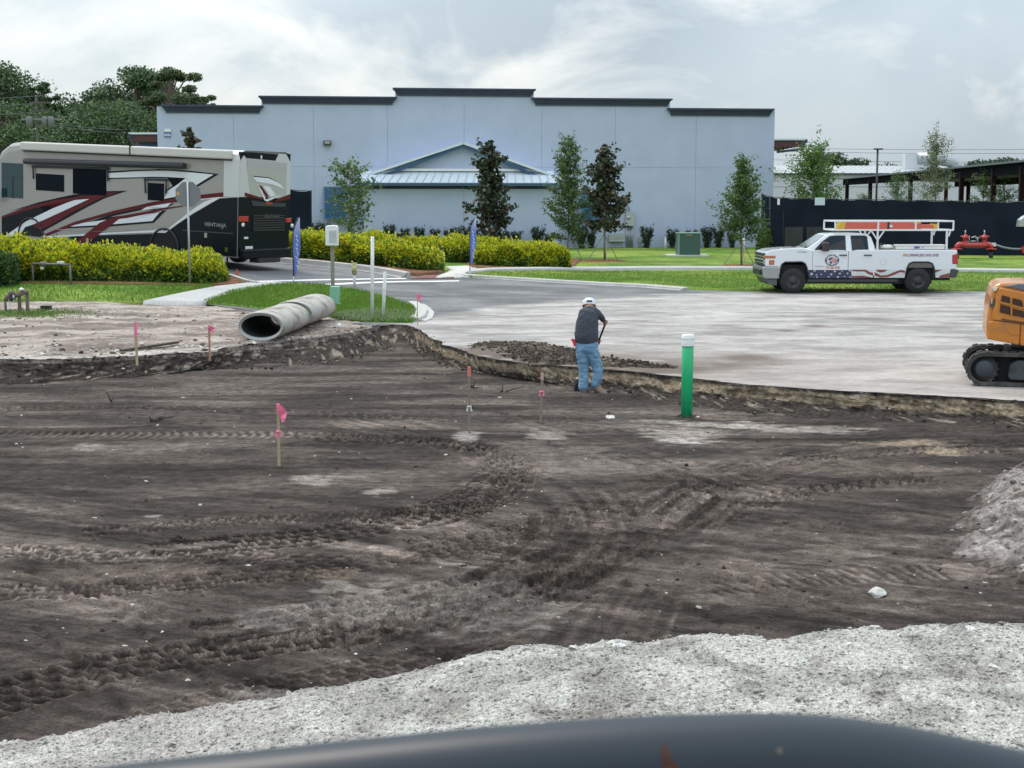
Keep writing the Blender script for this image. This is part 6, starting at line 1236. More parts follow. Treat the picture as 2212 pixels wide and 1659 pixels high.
m = MB(); m.tube([(0, 0, 0), (.05, 0, .12), (.12, 0, .16), (.2, 0, .1), (.3, 0, .12)], .035, 6); hs_ = m.build('dark_hose', M_tbl, None); hs_.location = o0 + Vector((T(1300, 0)[0], .3, T(0, 330)[1])); tag(hs_, 'dark coiled hose behind the cab in the truck bed', 'hose')
# ================================================================== EXCAVATOR
M_or = mat('excavator orange', (.56, .20, .022), .35, coat=.4, var=.07, vscale=2, dirt=(.42, .17, .05), dscale=3); M_or2 = mat('brown grille mesh', (.055, .022, .012), .7, bump=.8, bscale=120)
M_trk = mat('rubber track', (.035, .034, .034), .85, var=.25, vscale=6, bump=.3, bscale=40, dirt=(.10, .09, .08), dscale=4)
XYD = 24.1; XM = .15872 * XYD / F
xo = P(3780 * .5486, 600, XYD).x
ex = E('mini_excavator', 'orange mini excavator on rubber tracks at the right picture edge', 'excavator', (xo, XYD, .02), R(-15))
def X2(px, py): return (px * XM, (1552 - py) * XM)
body = [X2(*q) for q in ((372, 915), (368, 700), (378, 560), (400, 330), (430, 220), (470, 175), (530, 145), (700, 135), (870, 130), (1500, 250), (2150, 330), (2200, 1000), (870, 985))]
MB().prism(body, .10, 1.75, 'Y').build('counterweight_body', M_or, ex, bevel=.06, seg=4)
MB().prism([X2(*q) for q in ((560, 190), (760, 150), (1000, 140), (1700, 300), (1700, 330), (1000, 290), (700, 215))], .07, 1.6, 'Y').build('hood_top', mat('grey hood', (.13, .15, .18), .3, coat=.4), ex, bevel=.03)
pn = MB().prism([X2(*q) for q in ((520, 205), (700, 240), (1000, 300), (1500, 420), (1500, 760), (870, 690), (445, 650), (440, 560), (490, 260))], .045, .12, 'Y').build('side_door', M_or, ex, bevel=.02, seg=3)
G0 = [((555, 310), (655, 335), (660, 435), (540, 405)), ((695, 345), (810, 375), (835, 480), (690, 445)), ((540, 430), (665, 470), (675, 575), (530, 540)), ((690, 485), (835, 520), (860, 610), (700, 580)), ((850, 390), (960, 420), (985, 520), (865, 490)), ((870, 535), (985, 560), (1000, 650), (890, 620))]
for g_ in G0: MB().prism([X2(*q) for q in g_], .030, .06, 'Y').build('grille_mesh', M_or2, pn)
for g_ in (((518, 395), (1000, 525)), ((672, 335), (690, 590)), ((835, 385), (868, 625))): MB().bar((X2(*g_[0])[0], .03, X2(*g_[0])[1]), (X2(*g_[1])[0], .03, X2(*g_[1])[1]), .018, .02).build('grille_bar', M_or, pn)
for k in range(9): q = X2(575 + k * 34, 640 + k * 5); MB().box((q[0], .04, q[1]), (.022, .02, .028)).build('vent_slot', M_or2, pn)
MB().prism([X2(*q) for q in ((440, 655), (805, 700), (800, 985), (380, 910), (400, 680))], .06, .14, 'Y').build('lower_panel', M_or, ex, bevel=.02); MB().prism([X2(*q) for q in ((815, 703), (1500, 780), (1500, 1050), (812, 990))], .06, .14, 'Y').build('lower_panel', M_or, ex, bevel=.02)
MB().tube([(X2(620, 765)[0], .055, X2(620, 765)[1]), (X2(680, 835)[0], .055, X2(680, 835)[1]), (X2(790, 855)[0], .055, X2(790, 855)[1])], .006, 6).build('panel_crease', M_or, ex)
MB().prism([X2(*q) for q in ((402, 350), (455, 350), (458, 475), (398, 468))], .04, .10, 'Y').build('corner_badge', mat('grey badge', (.07, .07, .075), .5), ex); MB().prism([X2(*q) for q in ((408, 345), (440, 352), (430, 425), (415, 430))], .033, .045, 'Y').build('badge_mark', mat('peach mark', (.6, .38, .28), .5), ex); MB().prism([X2(*q) for q in ((445, 200), (500, 205), (480, 250), (440, 250))], .04, .12, 'Y').build('lamp', M_offw, ex)
MB().tube([(X2(862, 80)[0], .3, X2(862, 150)[1]), (X2(862, 80)[0], .3, X2(862, 20)[1])], .02, 8).build('grab_rail', M_tbl, ex)
cx0 = X2(1350, 0)[0]; MB().box((cx0 + .55, .95, 1.75), (1.1, 1.2, 1.35)).build('cab', mat('cab tinted glass', (.03, .045, .05), .1, spec=.7), ex, bevel=.04); MB().box((cx0 + .55, .95, 2.46), (1.2, 1.3, .08)).build('cab_roof', M_or, ex, bevel=.03)
for dx in (0, 1.1):
    for y_ in (.34, 1.56): MB().bar((cx0 + dx, y_, 1.05), (cx0 + dx, y_, 2.45), .07).build('cab_post', M_tbl, ex)
MB().box((cx0 + 1.15, .97, .95), (.7, .4, .5)).build('boom_foot', M_or, ex, bevel=.03); MB().prism([(cx0 + 1.1, .9), (cx0 + 1.9, 2.2), (cx0 + 3.0, 2.6), (cx0 + 3.05, 2.4), (cx0 + 2.1, 1.9), (cx0 + 1.4, .8)], .85, 1.1, 'Y').build('boom', M_or, ex, bevel=.02); MB().prism([(cx0 + 2.95, 2.6), (cx0 + 3.15, 2.5), (cx0 + 3.3, .6), (cx0 + 3.1, .6)], .87, 1.08, 'Y').build('stick', M_or, ex, bevel=.02)
def track_unit(y_, w_, xshift, zup):
    r_ = .27; x0_, x1_ = X2(360, 0)[0] + xshift, 2.25; tr = None; m = MB(); path = []; n = 14
    for k in range(n + 1): an = math.pi * 1.5 - math.pi * k / n; path.append((x0_ + math.cos(an) * r_, r_ + math.sin(an) * r_ * .98))
    for k in range(n + 1): an = math.pi / 2 - math.pi * k / n; path.append((x1_ + math.cos(an) * r_, r_ + math.sin(an) * r_ * .98))
    inner = [((x_ - (x0_ if x_ < 1 else x1_)) * .77 + (x0_ if x_ < 1 else x1_), r_ + (z_ - r_) * .77) for x_, z_ in path]
    k = len(path); V = []
    for yy_ in (y_, y_ + w_): V += [(x_, yy_, z_) for x_, z_ in path] + [(x_, yy_, z_) for x_, z_ in inner]
    Fc = []
    for i_ in range(k):
        j = (i_ + 1) % k; Fc += [(i_, j, 2 * k + j, 2 * k + i_), (k + i_, 3 * k + i_, 3 * k + j, k + j), (i_, k + i_, k + j, j), (2 * k + i_, 2 * k + j, 3 * k + j, 3 * k + i_)]
    tr = m.add(V, Fc).build('track_belt', M_trk, ex)
    pl_ = np.array(path + [path[0]]); d = np.r_[0, np.cumsum(np.hypot(*np.diff(pl_, axis=0).T))]; nl = int(d[-1] / .125)
    lm = MB(); lm2 = MB()
    for i_ in range(nl):
        s = d[-1] * i_ / nl; x_ = np.interp(s, d, pl_[:, 0]); z_ = np.interp(s, d, pl_[:, 1]); x2_ = np.interp(s + .02, d, pl_[:, 0]); z2_ = np.interp(s + .02, d, pl_[:, 1]); an = math.atan2(z2_ - z_, x2_ - x_)
        nx, nz = -math.sin(an), math.cos(an); Mx = Matrix.Rotation(-an, 3, 'Y')
        o = MB().box((0, 0, 0), (.085, w_ * .5, .022), Mx).build('lug', M_trk, tr); o.location = (x_ + nx * .006, y_ + (w_ * .25 if i_ % 2 else w_ * .75), z_ + nz * .006)
    MB().lathe([(0, -.02), (.1, -.02), (.125, .0), (.13, .05), (.205, .06), (.205, .12), (0, .12)], (x0_, y_ + .02, r_), 26, 'Y').build('sprocket', M_trk, ex)
    MB().lathe([(0, -.05), (.12, -.05), (.14, .0), (.14, .05)], (x0_, y_ + .02, r_), 26, 'Y').build('drive_hub', mat('blue grey hub', (.035, .045, .058), .7), ex)
    for k in range(15): an = k * 2 * math.pi / 15; MB().box((x0_ + math.cos(an) * .21, y_ + .1, r_ + math.sin(an) * .21), (.03, .05, .024), Matrix.Rotation(-an, 3, 'Y')).build('sprocket_tooth', M_trk, ex)
    MB().prism([(x0_ + .4, .1), (x0_ + .36, .16), (x0_ + .38, .36), (x0_ + .5, .42), (x1_ - .2, .42), (x1_ - .1, .1)], y_ + .05, y_ + w_ - .02, 'Y').build('track_frame', mat('frame dirt grey', (.055, .062, .07), .7, dirt=(.02, .02, .022), dscale=6), ex, bevel=.02)
    MB().lathe([(0, 0), (.24, 0), (.24, w_), (0, w_)], (x1_, y_, r_), 22, 'Y').build('idler', M_trk, ex)
    MB().prism([(x0_ + .12, .05), (x0_ + .12, .49), (x1_ - .1, .49), (x1_ - .1, .05)], y_ + .16, y_ + .22, 'Y').build('dark_backing_plate', mat('belt inside shade', (.006, .006, .007), .9), ex)  # added black plate, its colour stands in for shade inside the belt
track_unit(0, .3, 0, 0); track_unit(1.25, .3, -.02, 0)
MB().box((1.3, .8, .42), (1.1, 1.0, .28)).build('undercarriage', M_tbl, ex); MB().lathe([(0, 0), (.45, 0), (.45, .14), (0, .14)], (1.3, .85, .52), 24).build('slew_ring', M_tbl, ex)
# ================================================================== PIPES
M_cpipe = mat('stained concrete pipe', (.40, .39, .36), .85, var=.12, vscale=3, dirt=(.17, .12, .10), dscale=2.6, bump=.3, bscale=25)
M_cend = mat('concrete pipe end', (.42, .43, .42), .8, var=.1, vscale=6, bump=.2)
M_bore = mat('shaded pipe bore', (.075, .085, .09), .6, var=.2, vscale=5)  # bore colour darkened to stand in for the shade inside the pipe
def epipe(label, a, b, lab_end):
    a = Vector(a); b = Vector(b); d = b - a; ln = d.length; root = E('concrete_pipe', label, 'pipe', a, math.atan2(d.y, d.x) - math.pi / 2, 'elliptical concrete drain pipes')
    rx, rz, t = .50, .315, .08
    pr = [(1.0, 0.0), (1.0, ln * .5), (1.0, ln - .14), (.93, ln - .12), (.93, ln)]
    def ring(kx, kz, y_): return [(math.cos(q) * (rx * kx), y_, rz + math.sin(q) * (rz * kz)) for q in np.linspace(0, 2 * math.pi, 41)[:-1]]
    def surfp(secs, name, mt):
        V = []; [V.extend(ring(*q)) for q in secs]; n = 40; Fc = [(i * n + j, i * n + (j + 1) % n, (i + 1) * n + (j + 1) % n, (i + 1) * n + j) for i in range(len(secs) - 1) for j in range(n)]
        MB().add(V, Fc, True).build(name, mt, root)
    ix, iz = (rx - t) / rx, (rz - t) / rz; e = (1 + ix) / 2; ez = (1 + iz) / 2
    surfp([(.955, .94, 0), (.995, .99, .03), (1, 1, .06), (1, 1, ln * .5), (1, 1, ln - .12), (.985, .98, ln - .10), (.95, .93, ln - .098), (.93, .90, ln)], 'barrel', M_cpipe)
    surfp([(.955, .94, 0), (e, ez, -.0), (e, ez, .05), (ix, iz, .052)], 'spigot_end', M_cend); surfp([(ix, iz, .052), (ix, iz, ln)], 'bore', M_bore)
    surfp([(.93, .90, ln), (ix, iz, ln)], 'far_rim', M_cend); return root
zp = .03
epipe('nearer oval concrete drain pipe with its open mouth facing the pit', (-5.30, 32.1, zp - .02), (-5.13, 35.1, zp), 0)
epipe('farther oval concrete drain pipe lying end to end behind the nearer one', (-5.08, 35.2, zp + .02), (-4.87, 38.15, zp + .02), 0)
o = MB().lathe([(0, 0), (.05, 0), (.055, .1), (0, .1)], (0, 0, 0), 12, 'Y').build('paper_cup', M_white, None); o.location = G(732, 710) + Vector((0, 0, .06)); tag(o, 'crushed white cup on the sand right of the concrete pipes', 'cup')
# ================================================================== STAKES
M_stake = mat('new pine stake', (.44, .34, .21), .8, var=.2, vscale=9, stretch=(1, 1, .15)); M_stk2 = mat('weathered stake', (.24, .20, .17), .85, var=.25, vscale=9, stretch=(1, 1, .15)); M_pink = mat('pink flagging', (.88, .20, .36), .5); M_sal = mat('salmon spray paint', (.62, .20, .16), .6); M_wr = mat('white ribbon', (.62, .60, .58), .5)
def stake(u, vt, vb, z_, label, mt, w_=.038, tip=None, tip_h=.14, ribbon=None, knot=None, tilt=0.):
    x_, y_ = XY(u, vb, z_); h_ = (vb - vt) * y_ / F; root = E('survey_stake', label, 'stake', (x_, y_, z_), 0, 'survey stakes')
    Mt = Matrix.Rotation(tilt, 3, 'Y') @ Matrix.Rotation(random.uniform(-.6, .6), 3, 'Z')
    tp_ = Mt @ Vector((0, 0, h_)); MB().box(tp_ * .5 + Vector((0, 0, -.05)), (w_, w_ * .55, h_ + .1), Mt).build('shaft', mt, root, bevel=.002)
    if tip: MB().box(Mt @ Vector((0, 0, h_ - tip_h / 2 + .004)), (w_ + .006, w_ * .55 + .006, tip_h), Mt).build('painted_tip', tip, root)
    if knot is not None:
        c = Mt @ Vector((0, 0, h_ * knot)); MB().tube([c + Vector((math.cos(a) * w_ * .62, math.sin(a) * w_ * .5, 0)) for a in np.linspace(0, 6.28, 13)], .012, 6).build('ribbon_knot', ribbon, root)
        for s in (-1, 1): MB().add([c + Vector((s * .01, -.02, 0)), c + Vector((s * .035, -.03, -.01)), c + Vector((s * .045, -.03, -.06)), c + Vector((s * .02, -.025, -.07))], [(0, 1, 2, 3)]).build('ribbon_end', ribbon, root)
    return root, h_, w_
def ribbon_flag(root, h_, L_=.20, mt=None):
    r = np.random.default_rng(4); 
    for k in range(2):
        V = []; n = 8
        for i in range(n + 1):
            t = i / n; x_ = .012 + .05 * math.sin(t * 1.7) + k * .012; z_ = h_ - .02 - L_ * t * (1 - .2 * k); w_ = .02 + .02 * math.sin(t * 3.1)
            V += [(x_ - w_, -.03 - .02 * math.sin(t * 6 + k), z_), (x_ + w_, -.03 - .02 * math.cos(t * 5 + k), z_ + .01)]
        MB().add(V, [(2 * i, 2 * i + 1, 2 * i + 3, 2 * i + 2) for i in range(n)], True).build('flag_ribbon', mt or M_pink, root)
def pz(u, v):
    x_, y_ = XY(u, v, PIT); zz_ = pit_z(x_, y_); x_, y_ = XY(u, v, zz_); return pit_z(x_, y_)
r0 = stake(603, 870, 1007, pz(603, 1007), 'pine survey stake with fluttering pink ribbon in the middle of the pit', M_stake, .032, M_pink, .05, M_pink, .56); ribbon_flag(r0[0], r0[1])
stake(1014, 790, 935, pz(1014, 935), 'weathered stake with orange painted top and white ribbon bow', M_stk2, .036, M_sal, .14, M_wr, .40)
stake(1168, 805, 911, pz(1168, 911), 'shorter weathered stake with pink ribbon tied halfway, left of the man', M_stk2, .036, mat('faded pink paint', (.50, .32, .28), .7), .1, M_pink, .63, .03)
r1 = stake(296, 697, 778, .02, 'pine survey stake with pink top standing by the loose plank', M_stake, .045, M_pink, .26, None, None, -.02)
r2 = stake(453, 702, 768, .02, 'thin stake with pink ribbon between the plank and the oval pipe', mat('reddish stake', (.42, .22, .16), .8), .036, M_pink, .06); ribbon_flag(r2[0], r2[1], .12)
r3 = stake(902, 634, 701, .03, 'thin wire stake with pink ribbon beside the island kerb', M_stake, .02, M_pink, .04); ribbon_flag(r3[0], r3[1], .15)
x_, y_ = XY(2214, 1100, PIT + .45); root = E('survey_stake', 'orange topped stake standing in the spoil heap at the right picture edge', 'stake', (x_ + .06, y_, PIT + .45), 0, 'survey stakes'); MB().box((0, 0, .25), (.05, .03, .9)).build('shaft', M_stk2, root); MB().box((0, 0, .62), (.055, .035, .2)).build('painted_tip', M_sal, root)
pa, pb = XY(262, 765), XY(384, 752); pl = MB(); pl.bar((0, 0, 0), (pb[0] - pa[0], pb[1] - pa[1], .05), .11, .045); o = pl.build('plank', mat('dark wet plank', (.06, .045, .035), .8, var=.3), None, bevel=.004); o.location = (pa[0], pa[1], .07); tag(o, 'dark weathered plank lying on the sand by a pink-topped stake', 'plank')
# ================================================================== PIPES, POSTS, BOXES
def vpipe(name, u, vt, vb, z_, r_, mt, label, cat='post', du=0., cap=None, band=None):
    x_, y_ = XY(u, vb, z_); h_ = (vb - vt) * y_ / F; root = E(name, label, cat, (x_, y_, z_)); dx = du * y_ / F
    MB().tube([(0, 0, -.1), (dx * .5, 0, h_ * .5), (dx, 0, h_)], r_, 20).build('pipe', mt, root)
    if cap: MB().lathe([(r_ + .012, -.16), (r_ + .012, -.01), (r_ + .005, 0), (r_ + .002, .012), (0, .014)], (dx, 0, h_), 24).build('cap', cap, root)
    if band: MB().lathe([(r_ + .016, 0), (r_ + .016, .012)], (dx, 0, h_ - .06), 24).build('cap_ring', band, root)
    return root, h_
M_grn = mat('green sewer pipe', (.012, .42, .165), .35, var=.06, dirt=(.012, .26, .10), dscale=5, stretch=(1, 1, .25)); M_pvc = mat('white pvc', (.66, .69, .68), .4, var=.05, dirt=(.5, .49, .42), dscale=3)
vpipe('sewer_riser', 1483, 722, 901, pz(1483, 901), .088, M_grn, 'green vertical sewer pipe with white cap in the pit', 'pipe', 1, M_white, M_offw)
o = XY(1483, 901, PIT); tag(lumps('dirt_collar', [(o[0] + .13 * math.cos(a), o[1] + .13 * math.sin(a), PIT + .02) for a in np.linspace(0, 6.28, 26)], rng.uniform(.008, .02, 26), np.tile([[.07, .055, .045]], (26, 1)), M_clod), 'loose soil packed round the foot of the green pipe', 'soil')
vpipe('marker_post', 804, 511, 693, G(804, 693).z, .043, M_pvc, 'taller of two white posts on the island corner', 'post', 2.5); vpipe('marker_post', 827, 587, 692, G(827, 692).z, .043, M_pvc, 'shorter leaning white post beside the taller one', 'post', 6)
g = G(722, 664, .05); pd = E('utility_pedestal', 'pale green plastic utility pedestal leaning behind the oval pipes', 'pedestal', g); k = g.y / F; w_ = 21 * k
MB().prism([(-w_ / 2, .07), (w_ / 2, .07), (w_ / 2 + .02, .55), (w_ / 2 - .02, 42 * k), (-w_ / 2 + .04, 42 * k), (-w_ / 2 + .02, .5)], -.11, .11, 'Y').build('cover', mat('pedestal green', (.22, .46, .33), .5, var=.04), pd, bevel=.035, seg=4); MB().box((.02, 0, .04), (w_ + .03, .28, .08)).build('base', mat('pedestal base', (.19, .42, .29), .5), pd, bevel=.02); pd.rotation_euler = (0, R(2), 0)
g = G(719, 624, .04); bx = E('post_mounted_box', 'white plastic box on a grey wooden post beside the driveway', 'box', (g.x, g.y, g.z)); k = g.y / F
ht_ = (624 - 534) * k; MB().box((0, 0, ht_ / 2), (.11, .09, ht_ + .1)).build('post', M_gwood, bx); w_ = 27 * k; hb_ = 44 * k
MB().prism([(-w_ / 2, ht_), (w_ / 2, ht_), (w_ / 2, ht_ + hb_ * .92), (w_ / 2 - .06, ht_ + hb_), (-w_ / 2 + .06, ht_ + hb_), (-w_ / 2, ht_ + hb_ * .92)], -.15, .12, 'Y').build('box', M_white, bx, bevel=.03, seg=3); MB().box((.04, -.157, ht_ + hb_ * .45), (w_ * .6, .012, hb_ * .6)).build('door_panel', mat('pale grey sheet', (.50, .52, .54), .5), bx); [MB().box((.04, -.166, ht_ + hb_ * z_), (w_ * .45, .004, .012)).build('printed_line', M_boxg, bx) for z_ in (.62, .54, .46)]
g = G(766, 620, .05); mk = E('gas_marker', 'yellow marker head on a white post at the driveway edge', 'marker', (g.x, g.y, g.z)); k = g.y / F
MB().tube([(0, 0, -.1), (0, 0, 28 * k)], .045, 12).build('post', M_pvc, mk); MB().tube([(0, 0, 24 * k), (0, 0, 49 * k)], .085, 14).build('marker_head', mat('faded yellow plastic', (.52, .50, .24), .5, dirt=(.10, .11, .04), dscale=5), mk); MB().tube([(-.07, 0, 49 * k), (-.07, 0, 53 * k)], .03, 8).build('stub', mk and mat('faded yellow plastic', (.52, .50, .24)), mk)
# stop sign from behind
g = G(410, 612, .04); y_ = 46.9; x_ = P(410, 600, y_).x; zb = float(gz(x_, y_)); ss = E('stop_sign', 'back of an octagonal stop sign on a steel post before the motorhome', 'sign', (x_, y_, zb)); k = y_ / F; zc = P(410, 420, y_).z - zb; r_ = 30 * k / 2 * 1.18 + .06
MB().tube([(0, 0, -.1), (0, 0, P(410, 391, y_).z - zb)], .032, 8).build('post', M_galv, ss); r_ = .41
MB().prism([(r_ * math.cos(math.pi / 8 + q * math.pi / 4), zc + r_ * math.sin(math.pi / 8 + q * math.pi / 4)) for q in range(8)], .04, .046, 'Y').build('sign_plate', mat('sign back', (.19, .20, .215), .45, metal=.3), ss); MB().prism([(r_ * .99 * math.cos(math.pi / 8 + q * math.pi / 4), zc + r_ * .99 * math.sin(math.pi / 8 + q * math.pi / 4)) for q in range(8)], .047, .05, 'Y').build('sign_face', M_red, ss)
text_mesh('lettering', 'STOP', .27, M_white, ss, Matrix.Translation((0, .053, zc)) @ Matrix(((-1, 0, 0, 0), (0, 0, 1, 0), (0, 1, 0, 0), (0, 0, 0, 1))), .02); MB().box((-.3, .034, zc + .03), (.09, .004, .1)).build('sticker', mat('orange sticker', (.5, .33, .12), .5), ss)
# feather flags
def feather(u, vt, vb, vfl, wpx, label, seed, y_=None):
    g = G(u, vb, .04); k = g.y / F; root = E('feather_flag', label, 'flag', (g.x, g.y, g.z), 0, 'blue feather flags by the driveway'); h_ = (vb - vt) * k; zf = (vb - vfl) * k; w_ = wpx * k; nn_ = 22; V = []; C = []
    for i in range(nn_ + 1):
        t = i / nn_; z_ = zf + (h_ - zf) * t; lx = -.02 + (max(0, t - .58) / .42) ** 2.2 * w_ * .92; rx_ = w_ * min(1, .30 + t * 1.5)
        rx_ = max(rx_, lx + .01)
        for j in range(5): q = j / 4; V.append((lx + (rx_ - lx) * q, .03 * math.sin(7 * t + 3 * q + seed), z_)); C.append(t)
    C = np.array(C)[:, None]; col = np.array([[.13, .19, .52]]) * (1 - sst(.62, 1, C)) + np.array([[.50, .54, .72]]) * sst(.62, 1, C)
    npmesh('banner', np.array(V), gridfaces(nn_ + 1, 5), M_flag, root, True, col)
    MB().tube([(-.03, 0, 0), (-.03, 0, h_ * .7)] + [(V[i * 5][0] - .02, 0, V[i * 5][2] + .01) for i in range(15, nn_ + 1)], .018, 6).build('pole', M_post, root); MB().tube([(-.03, 0, -.15), (-.03, 0, .18)], .022, 8).build('ground_spike', M_galv, root)
    r = np.random.default_rng(seed)
    for q in range(8):
        z_ = zf + (h_ - zf) * (.12 + .075 * q); x_ = w_ * (.35 + .25 * r.random()); MB().tube([(x_, -.045, z_), (x_ + .03, -.05, z_ + .06), (x_ - .02, -.045, z_ + .11)], .014, 5).build('script_mark', M_wht, root)
M_flag = attr_mat('banner cloth', .7, .2, .1, ((4., .5),), 0, trans=.3)
feather(636, 474, 612, 598, 14, 'lavender-blue feather flag at the rear of the motorhome', 1); feather(1017, 474, 598, 573, 12, 'blue feather flag at the walkway between the golden hedges', 2)
# handrail-like pipe frame and old valve assembly
g = G(72, 614); g2 = G(153, 619); rt = E('pipe_frame', 'low steel pipe backflow frame before the golden hedge', 'pipework', (g.x, g.y, g.z)); d = g2 - g; k = g.y / F; h_ = 44 * k; M_pp = mat('aged pipe', (.13, .125, .12), .6, var=.2)
MB().tube([(0, 0, -.1), (0, 0, h_)], .035, 8).build('riser', M_pp, rt); MB().tube([(d.x, d.y, d.z - .1), (d.x, d.y, h_)], .035, 8).build('riser', M_pp, rt); MB().tube([(0, 0, h_), (d.x, d.y, h_)], .04, 8).build('cross_pipe', M_pp, rt)
MB().box((d.x * .26, d.y * .26, h_ - .06), (.09, .1, .2)).build('valve_tag', M_offw, rt); MB().box((d.x * .75, d.y * .75, h_ + .06), (.2, .1, .07)).build('test_valve', M_offw, rt, bevel=.01); MB().lathe([(0, -.12), (.08, -.1), (.08, .1), (0, .12)], (d.x * .3, d.y * .3, h_), 10, 'X').build('valve', M_pp, rt)
M_rust = mat('rusty pipe', (.16, .125, .105), .85, var=.35, vscale=8, bump=.3)
g = G(14, 678); vs = E('valve_assembly', 'old rusty backflow valve assembly on three legs at left', 'pipework', (g.x, g.y, g.z)); k = g.y / F
for (du, vb_, vt_) in ((0, 678, 645), (26, 674, 634), (43, 674, 628)): MB().box((du * k, (678 - vb_) * .03, (678 - (vb_ + vt_) / 2) * k - .03), (.075, .075, (vb_ - vt_) * k)).build('leg', M_rust, vs)
MB().tube([(0, 0, 30 * k), (.03, 0, 37 * k), (18 * k, .05, 39 * k), (30 * k, .06, 43 * k), (46 * k, .1, 49 * k)], .06, 10).build('pipe_body', M_rust, vs); MB().lathe([(0, -.06), (.07, -.05), (.085, 0), (.07, .05), (0, .06)], (13 * k, -.02, 45 * k), 12).build('valve_wheel', M_rust, vs); MB().lathe([(0, 0), (.07, .01), (.07, .05), (.04, .06), (0, .09)], (33 * k, .05, 50 * k), 12).build('valve_cap', M_offw, vs)
MB().lathe([(0, -.08), (.07, -.06), (.07, .06), (0, .08)], (15 * k, -.04, 33 * k), 12, 'X').build('relief_valve', M_tbl, vs); MB().box((19 * k, -.09, 35 * k), (.035, .02, .15)).build('paper_tag', M_white, vs); MB().box((5.5 * k, -.06, 18 * k), (.05, .02, .2)).build('paper_tag', M_white, vs)
g = G(100, 672); tb_ = E('meter_box', 'small dark plastic meter box in weeds right of the rusty valves', 'box', (g.x, g.y, g.z)); MB().box((0, 0, .05), (.25, .2, .16)).build('box', M_tbl, tb_, bevel=.01); MB().box((0, 0, .135), (.28, .22, .02)).build('lid', M_rub, tb_)
# spotlight, transformer, white stakes, ground flag
g = P(863, 512, 62); sl = E('ground_spotlight', 'small black spotlight above the golden hedge', 'light', (g.x, 62, float(gz(g.x, 62)))); z_ = g.z - float(gz(g.x, 62)); MB().tube([(0, 0, 0), (0, 0, z_)], .03, 6).build('stem', M_tbl, sl); lh = MB().prism([(-.17, -.12), (.15, -.10), (.2, .2), (-.1, .16)], -.1, .12, 'Y').build('lamp_head', M_tbl, sl, bevel=.02); lh.location = (0, 0, z_)
g = G(1487, 557); g.z = float(gz(g.x, g.y)); tr_ = E('pad_transformer', 'green pad-mounted transformer box on the lawn by the building', 'transformer', g + Vector((0, 0, .06))); k = g.y / F; w_ = 48 * k; h_ = 47 * k; M_tg = mat('transformer green', (.045, .10, .085), .45, var=.08)
MB().box((0, .6, .0), (w_ + .9, 1.9, .16)).build('concrete_pad', mat('pad concrete', (.5, .49, .46), .9), tr_, bevel=.015); MB().box((.03, .55, h_ / 2 + .08), (w_, 1.1, h_)).build('cabinet', M_tg, tr_, bevel=.02); MB().box((.03, .55, h_ + .07), (w_ + .05, 1.16, .05)).build('lid', mat('pale transformer green', (.20, .29, .27), .5), tr_, bevel=.01); MB().box((-w_ / 2 + .06, -.006, h_ / 2 + .06), (.09, .01, h_ - .06)).build('side_strip', mat('pale transformer green', (.2, .29, .27)), tr_); MB().box((.03, -.006, h_ - .02), (.3, .01, .05)).build('warning_label', mat('faded orange label', (.35, .24, .12), .6), tr_)  # lid and left front strip in a paler green than the cabinet
for (u, vt, vb, y_, lb, du) in ((1437, 513, 538, 85, 'white pvc stub between the olive shrub and the transformer', 0), (1609, 514, 536, 82, 'leaning white pvc stub right of the bushy oak', -3), (1118, 518, 530, 70, 'short white stub behind the right golden hedge', 0)):
    p = P(u, vb, y_); zz_ = float(gz(p.x, y_)); root = E('pvc_stub', lb, 'pipe', (p.x, y_, zz_)); MB().tube([(0, 0, -.1), (du * y_ / F, 0, P(u, vt, y_).z - zz_)], .05, 8).build('pipe', M_pvc, root)
g = G(512, 604, .03); of = E('ground_marker_flag', 'tiny orange marker flag by the kerb behind the left golden hedge', 'flag', g); MB().tube([(0, 0, 0), (0, 0, .34)], .006, 5).build('wire', M_post, of); MB().add([(0, 0, .34), (-.07, 0, .12), (.09, 0, .12)], [(0, 1, 2)]).build('flag', mat('marker orange', (.62, .13, .06), .5), of)
# red fire-service assembly
M_fr = mat('fire red', (.46, .03, .04), .4, coat=.3, var=.1); y_ = 71.5; k = y_ / F
def FP(px, py): p = P((3730 + px * .15672) * .5486, (800 + py * .15672) * .5486, y_); return p
o_ = FP(660, 1500); fa_ = E('backflow_preventer', 'red fire-line backflow preventer with two valve stems before the black fence', 'fire equipment', (o_.x, y_, float(gz(o_.x, y_)))); Q = lambda px, py: FP(px, py) - Vector((o_.x, y_, float(gz(o_.x, y_))))
m = MB(); m.tube([Q(240, 1150), Q(245, 1080), Q(290, 1040), Q(380, 1035), Q(520, 1060), Q(860, 1060), Q(960, 1035), Q(1040, 1040), Q(1095, 1080), Q(1100, 1150)], .125, 12); m.build('pipe_body', M_fr, fa_)
for px in (240, 1100): MB().lathe([(0, -.03), (.25, -.03), (.25, .03), (0, .03)], Q(px, 1150), 16).build('flange', M_fr, fa_)
MB().tube([Q(1100, 1150), Q(1090, 1560)], .10, 10).build('riser', M_tbl, fa_); MB().tube([Q(240, 1150), Q(240, 1560)], .10, 10).build('riser', M_tbl, fa_); MB().bar(Q(1050, 1350), Q(1020, 1510), .05).build('white_brace', M_offw, fa_)
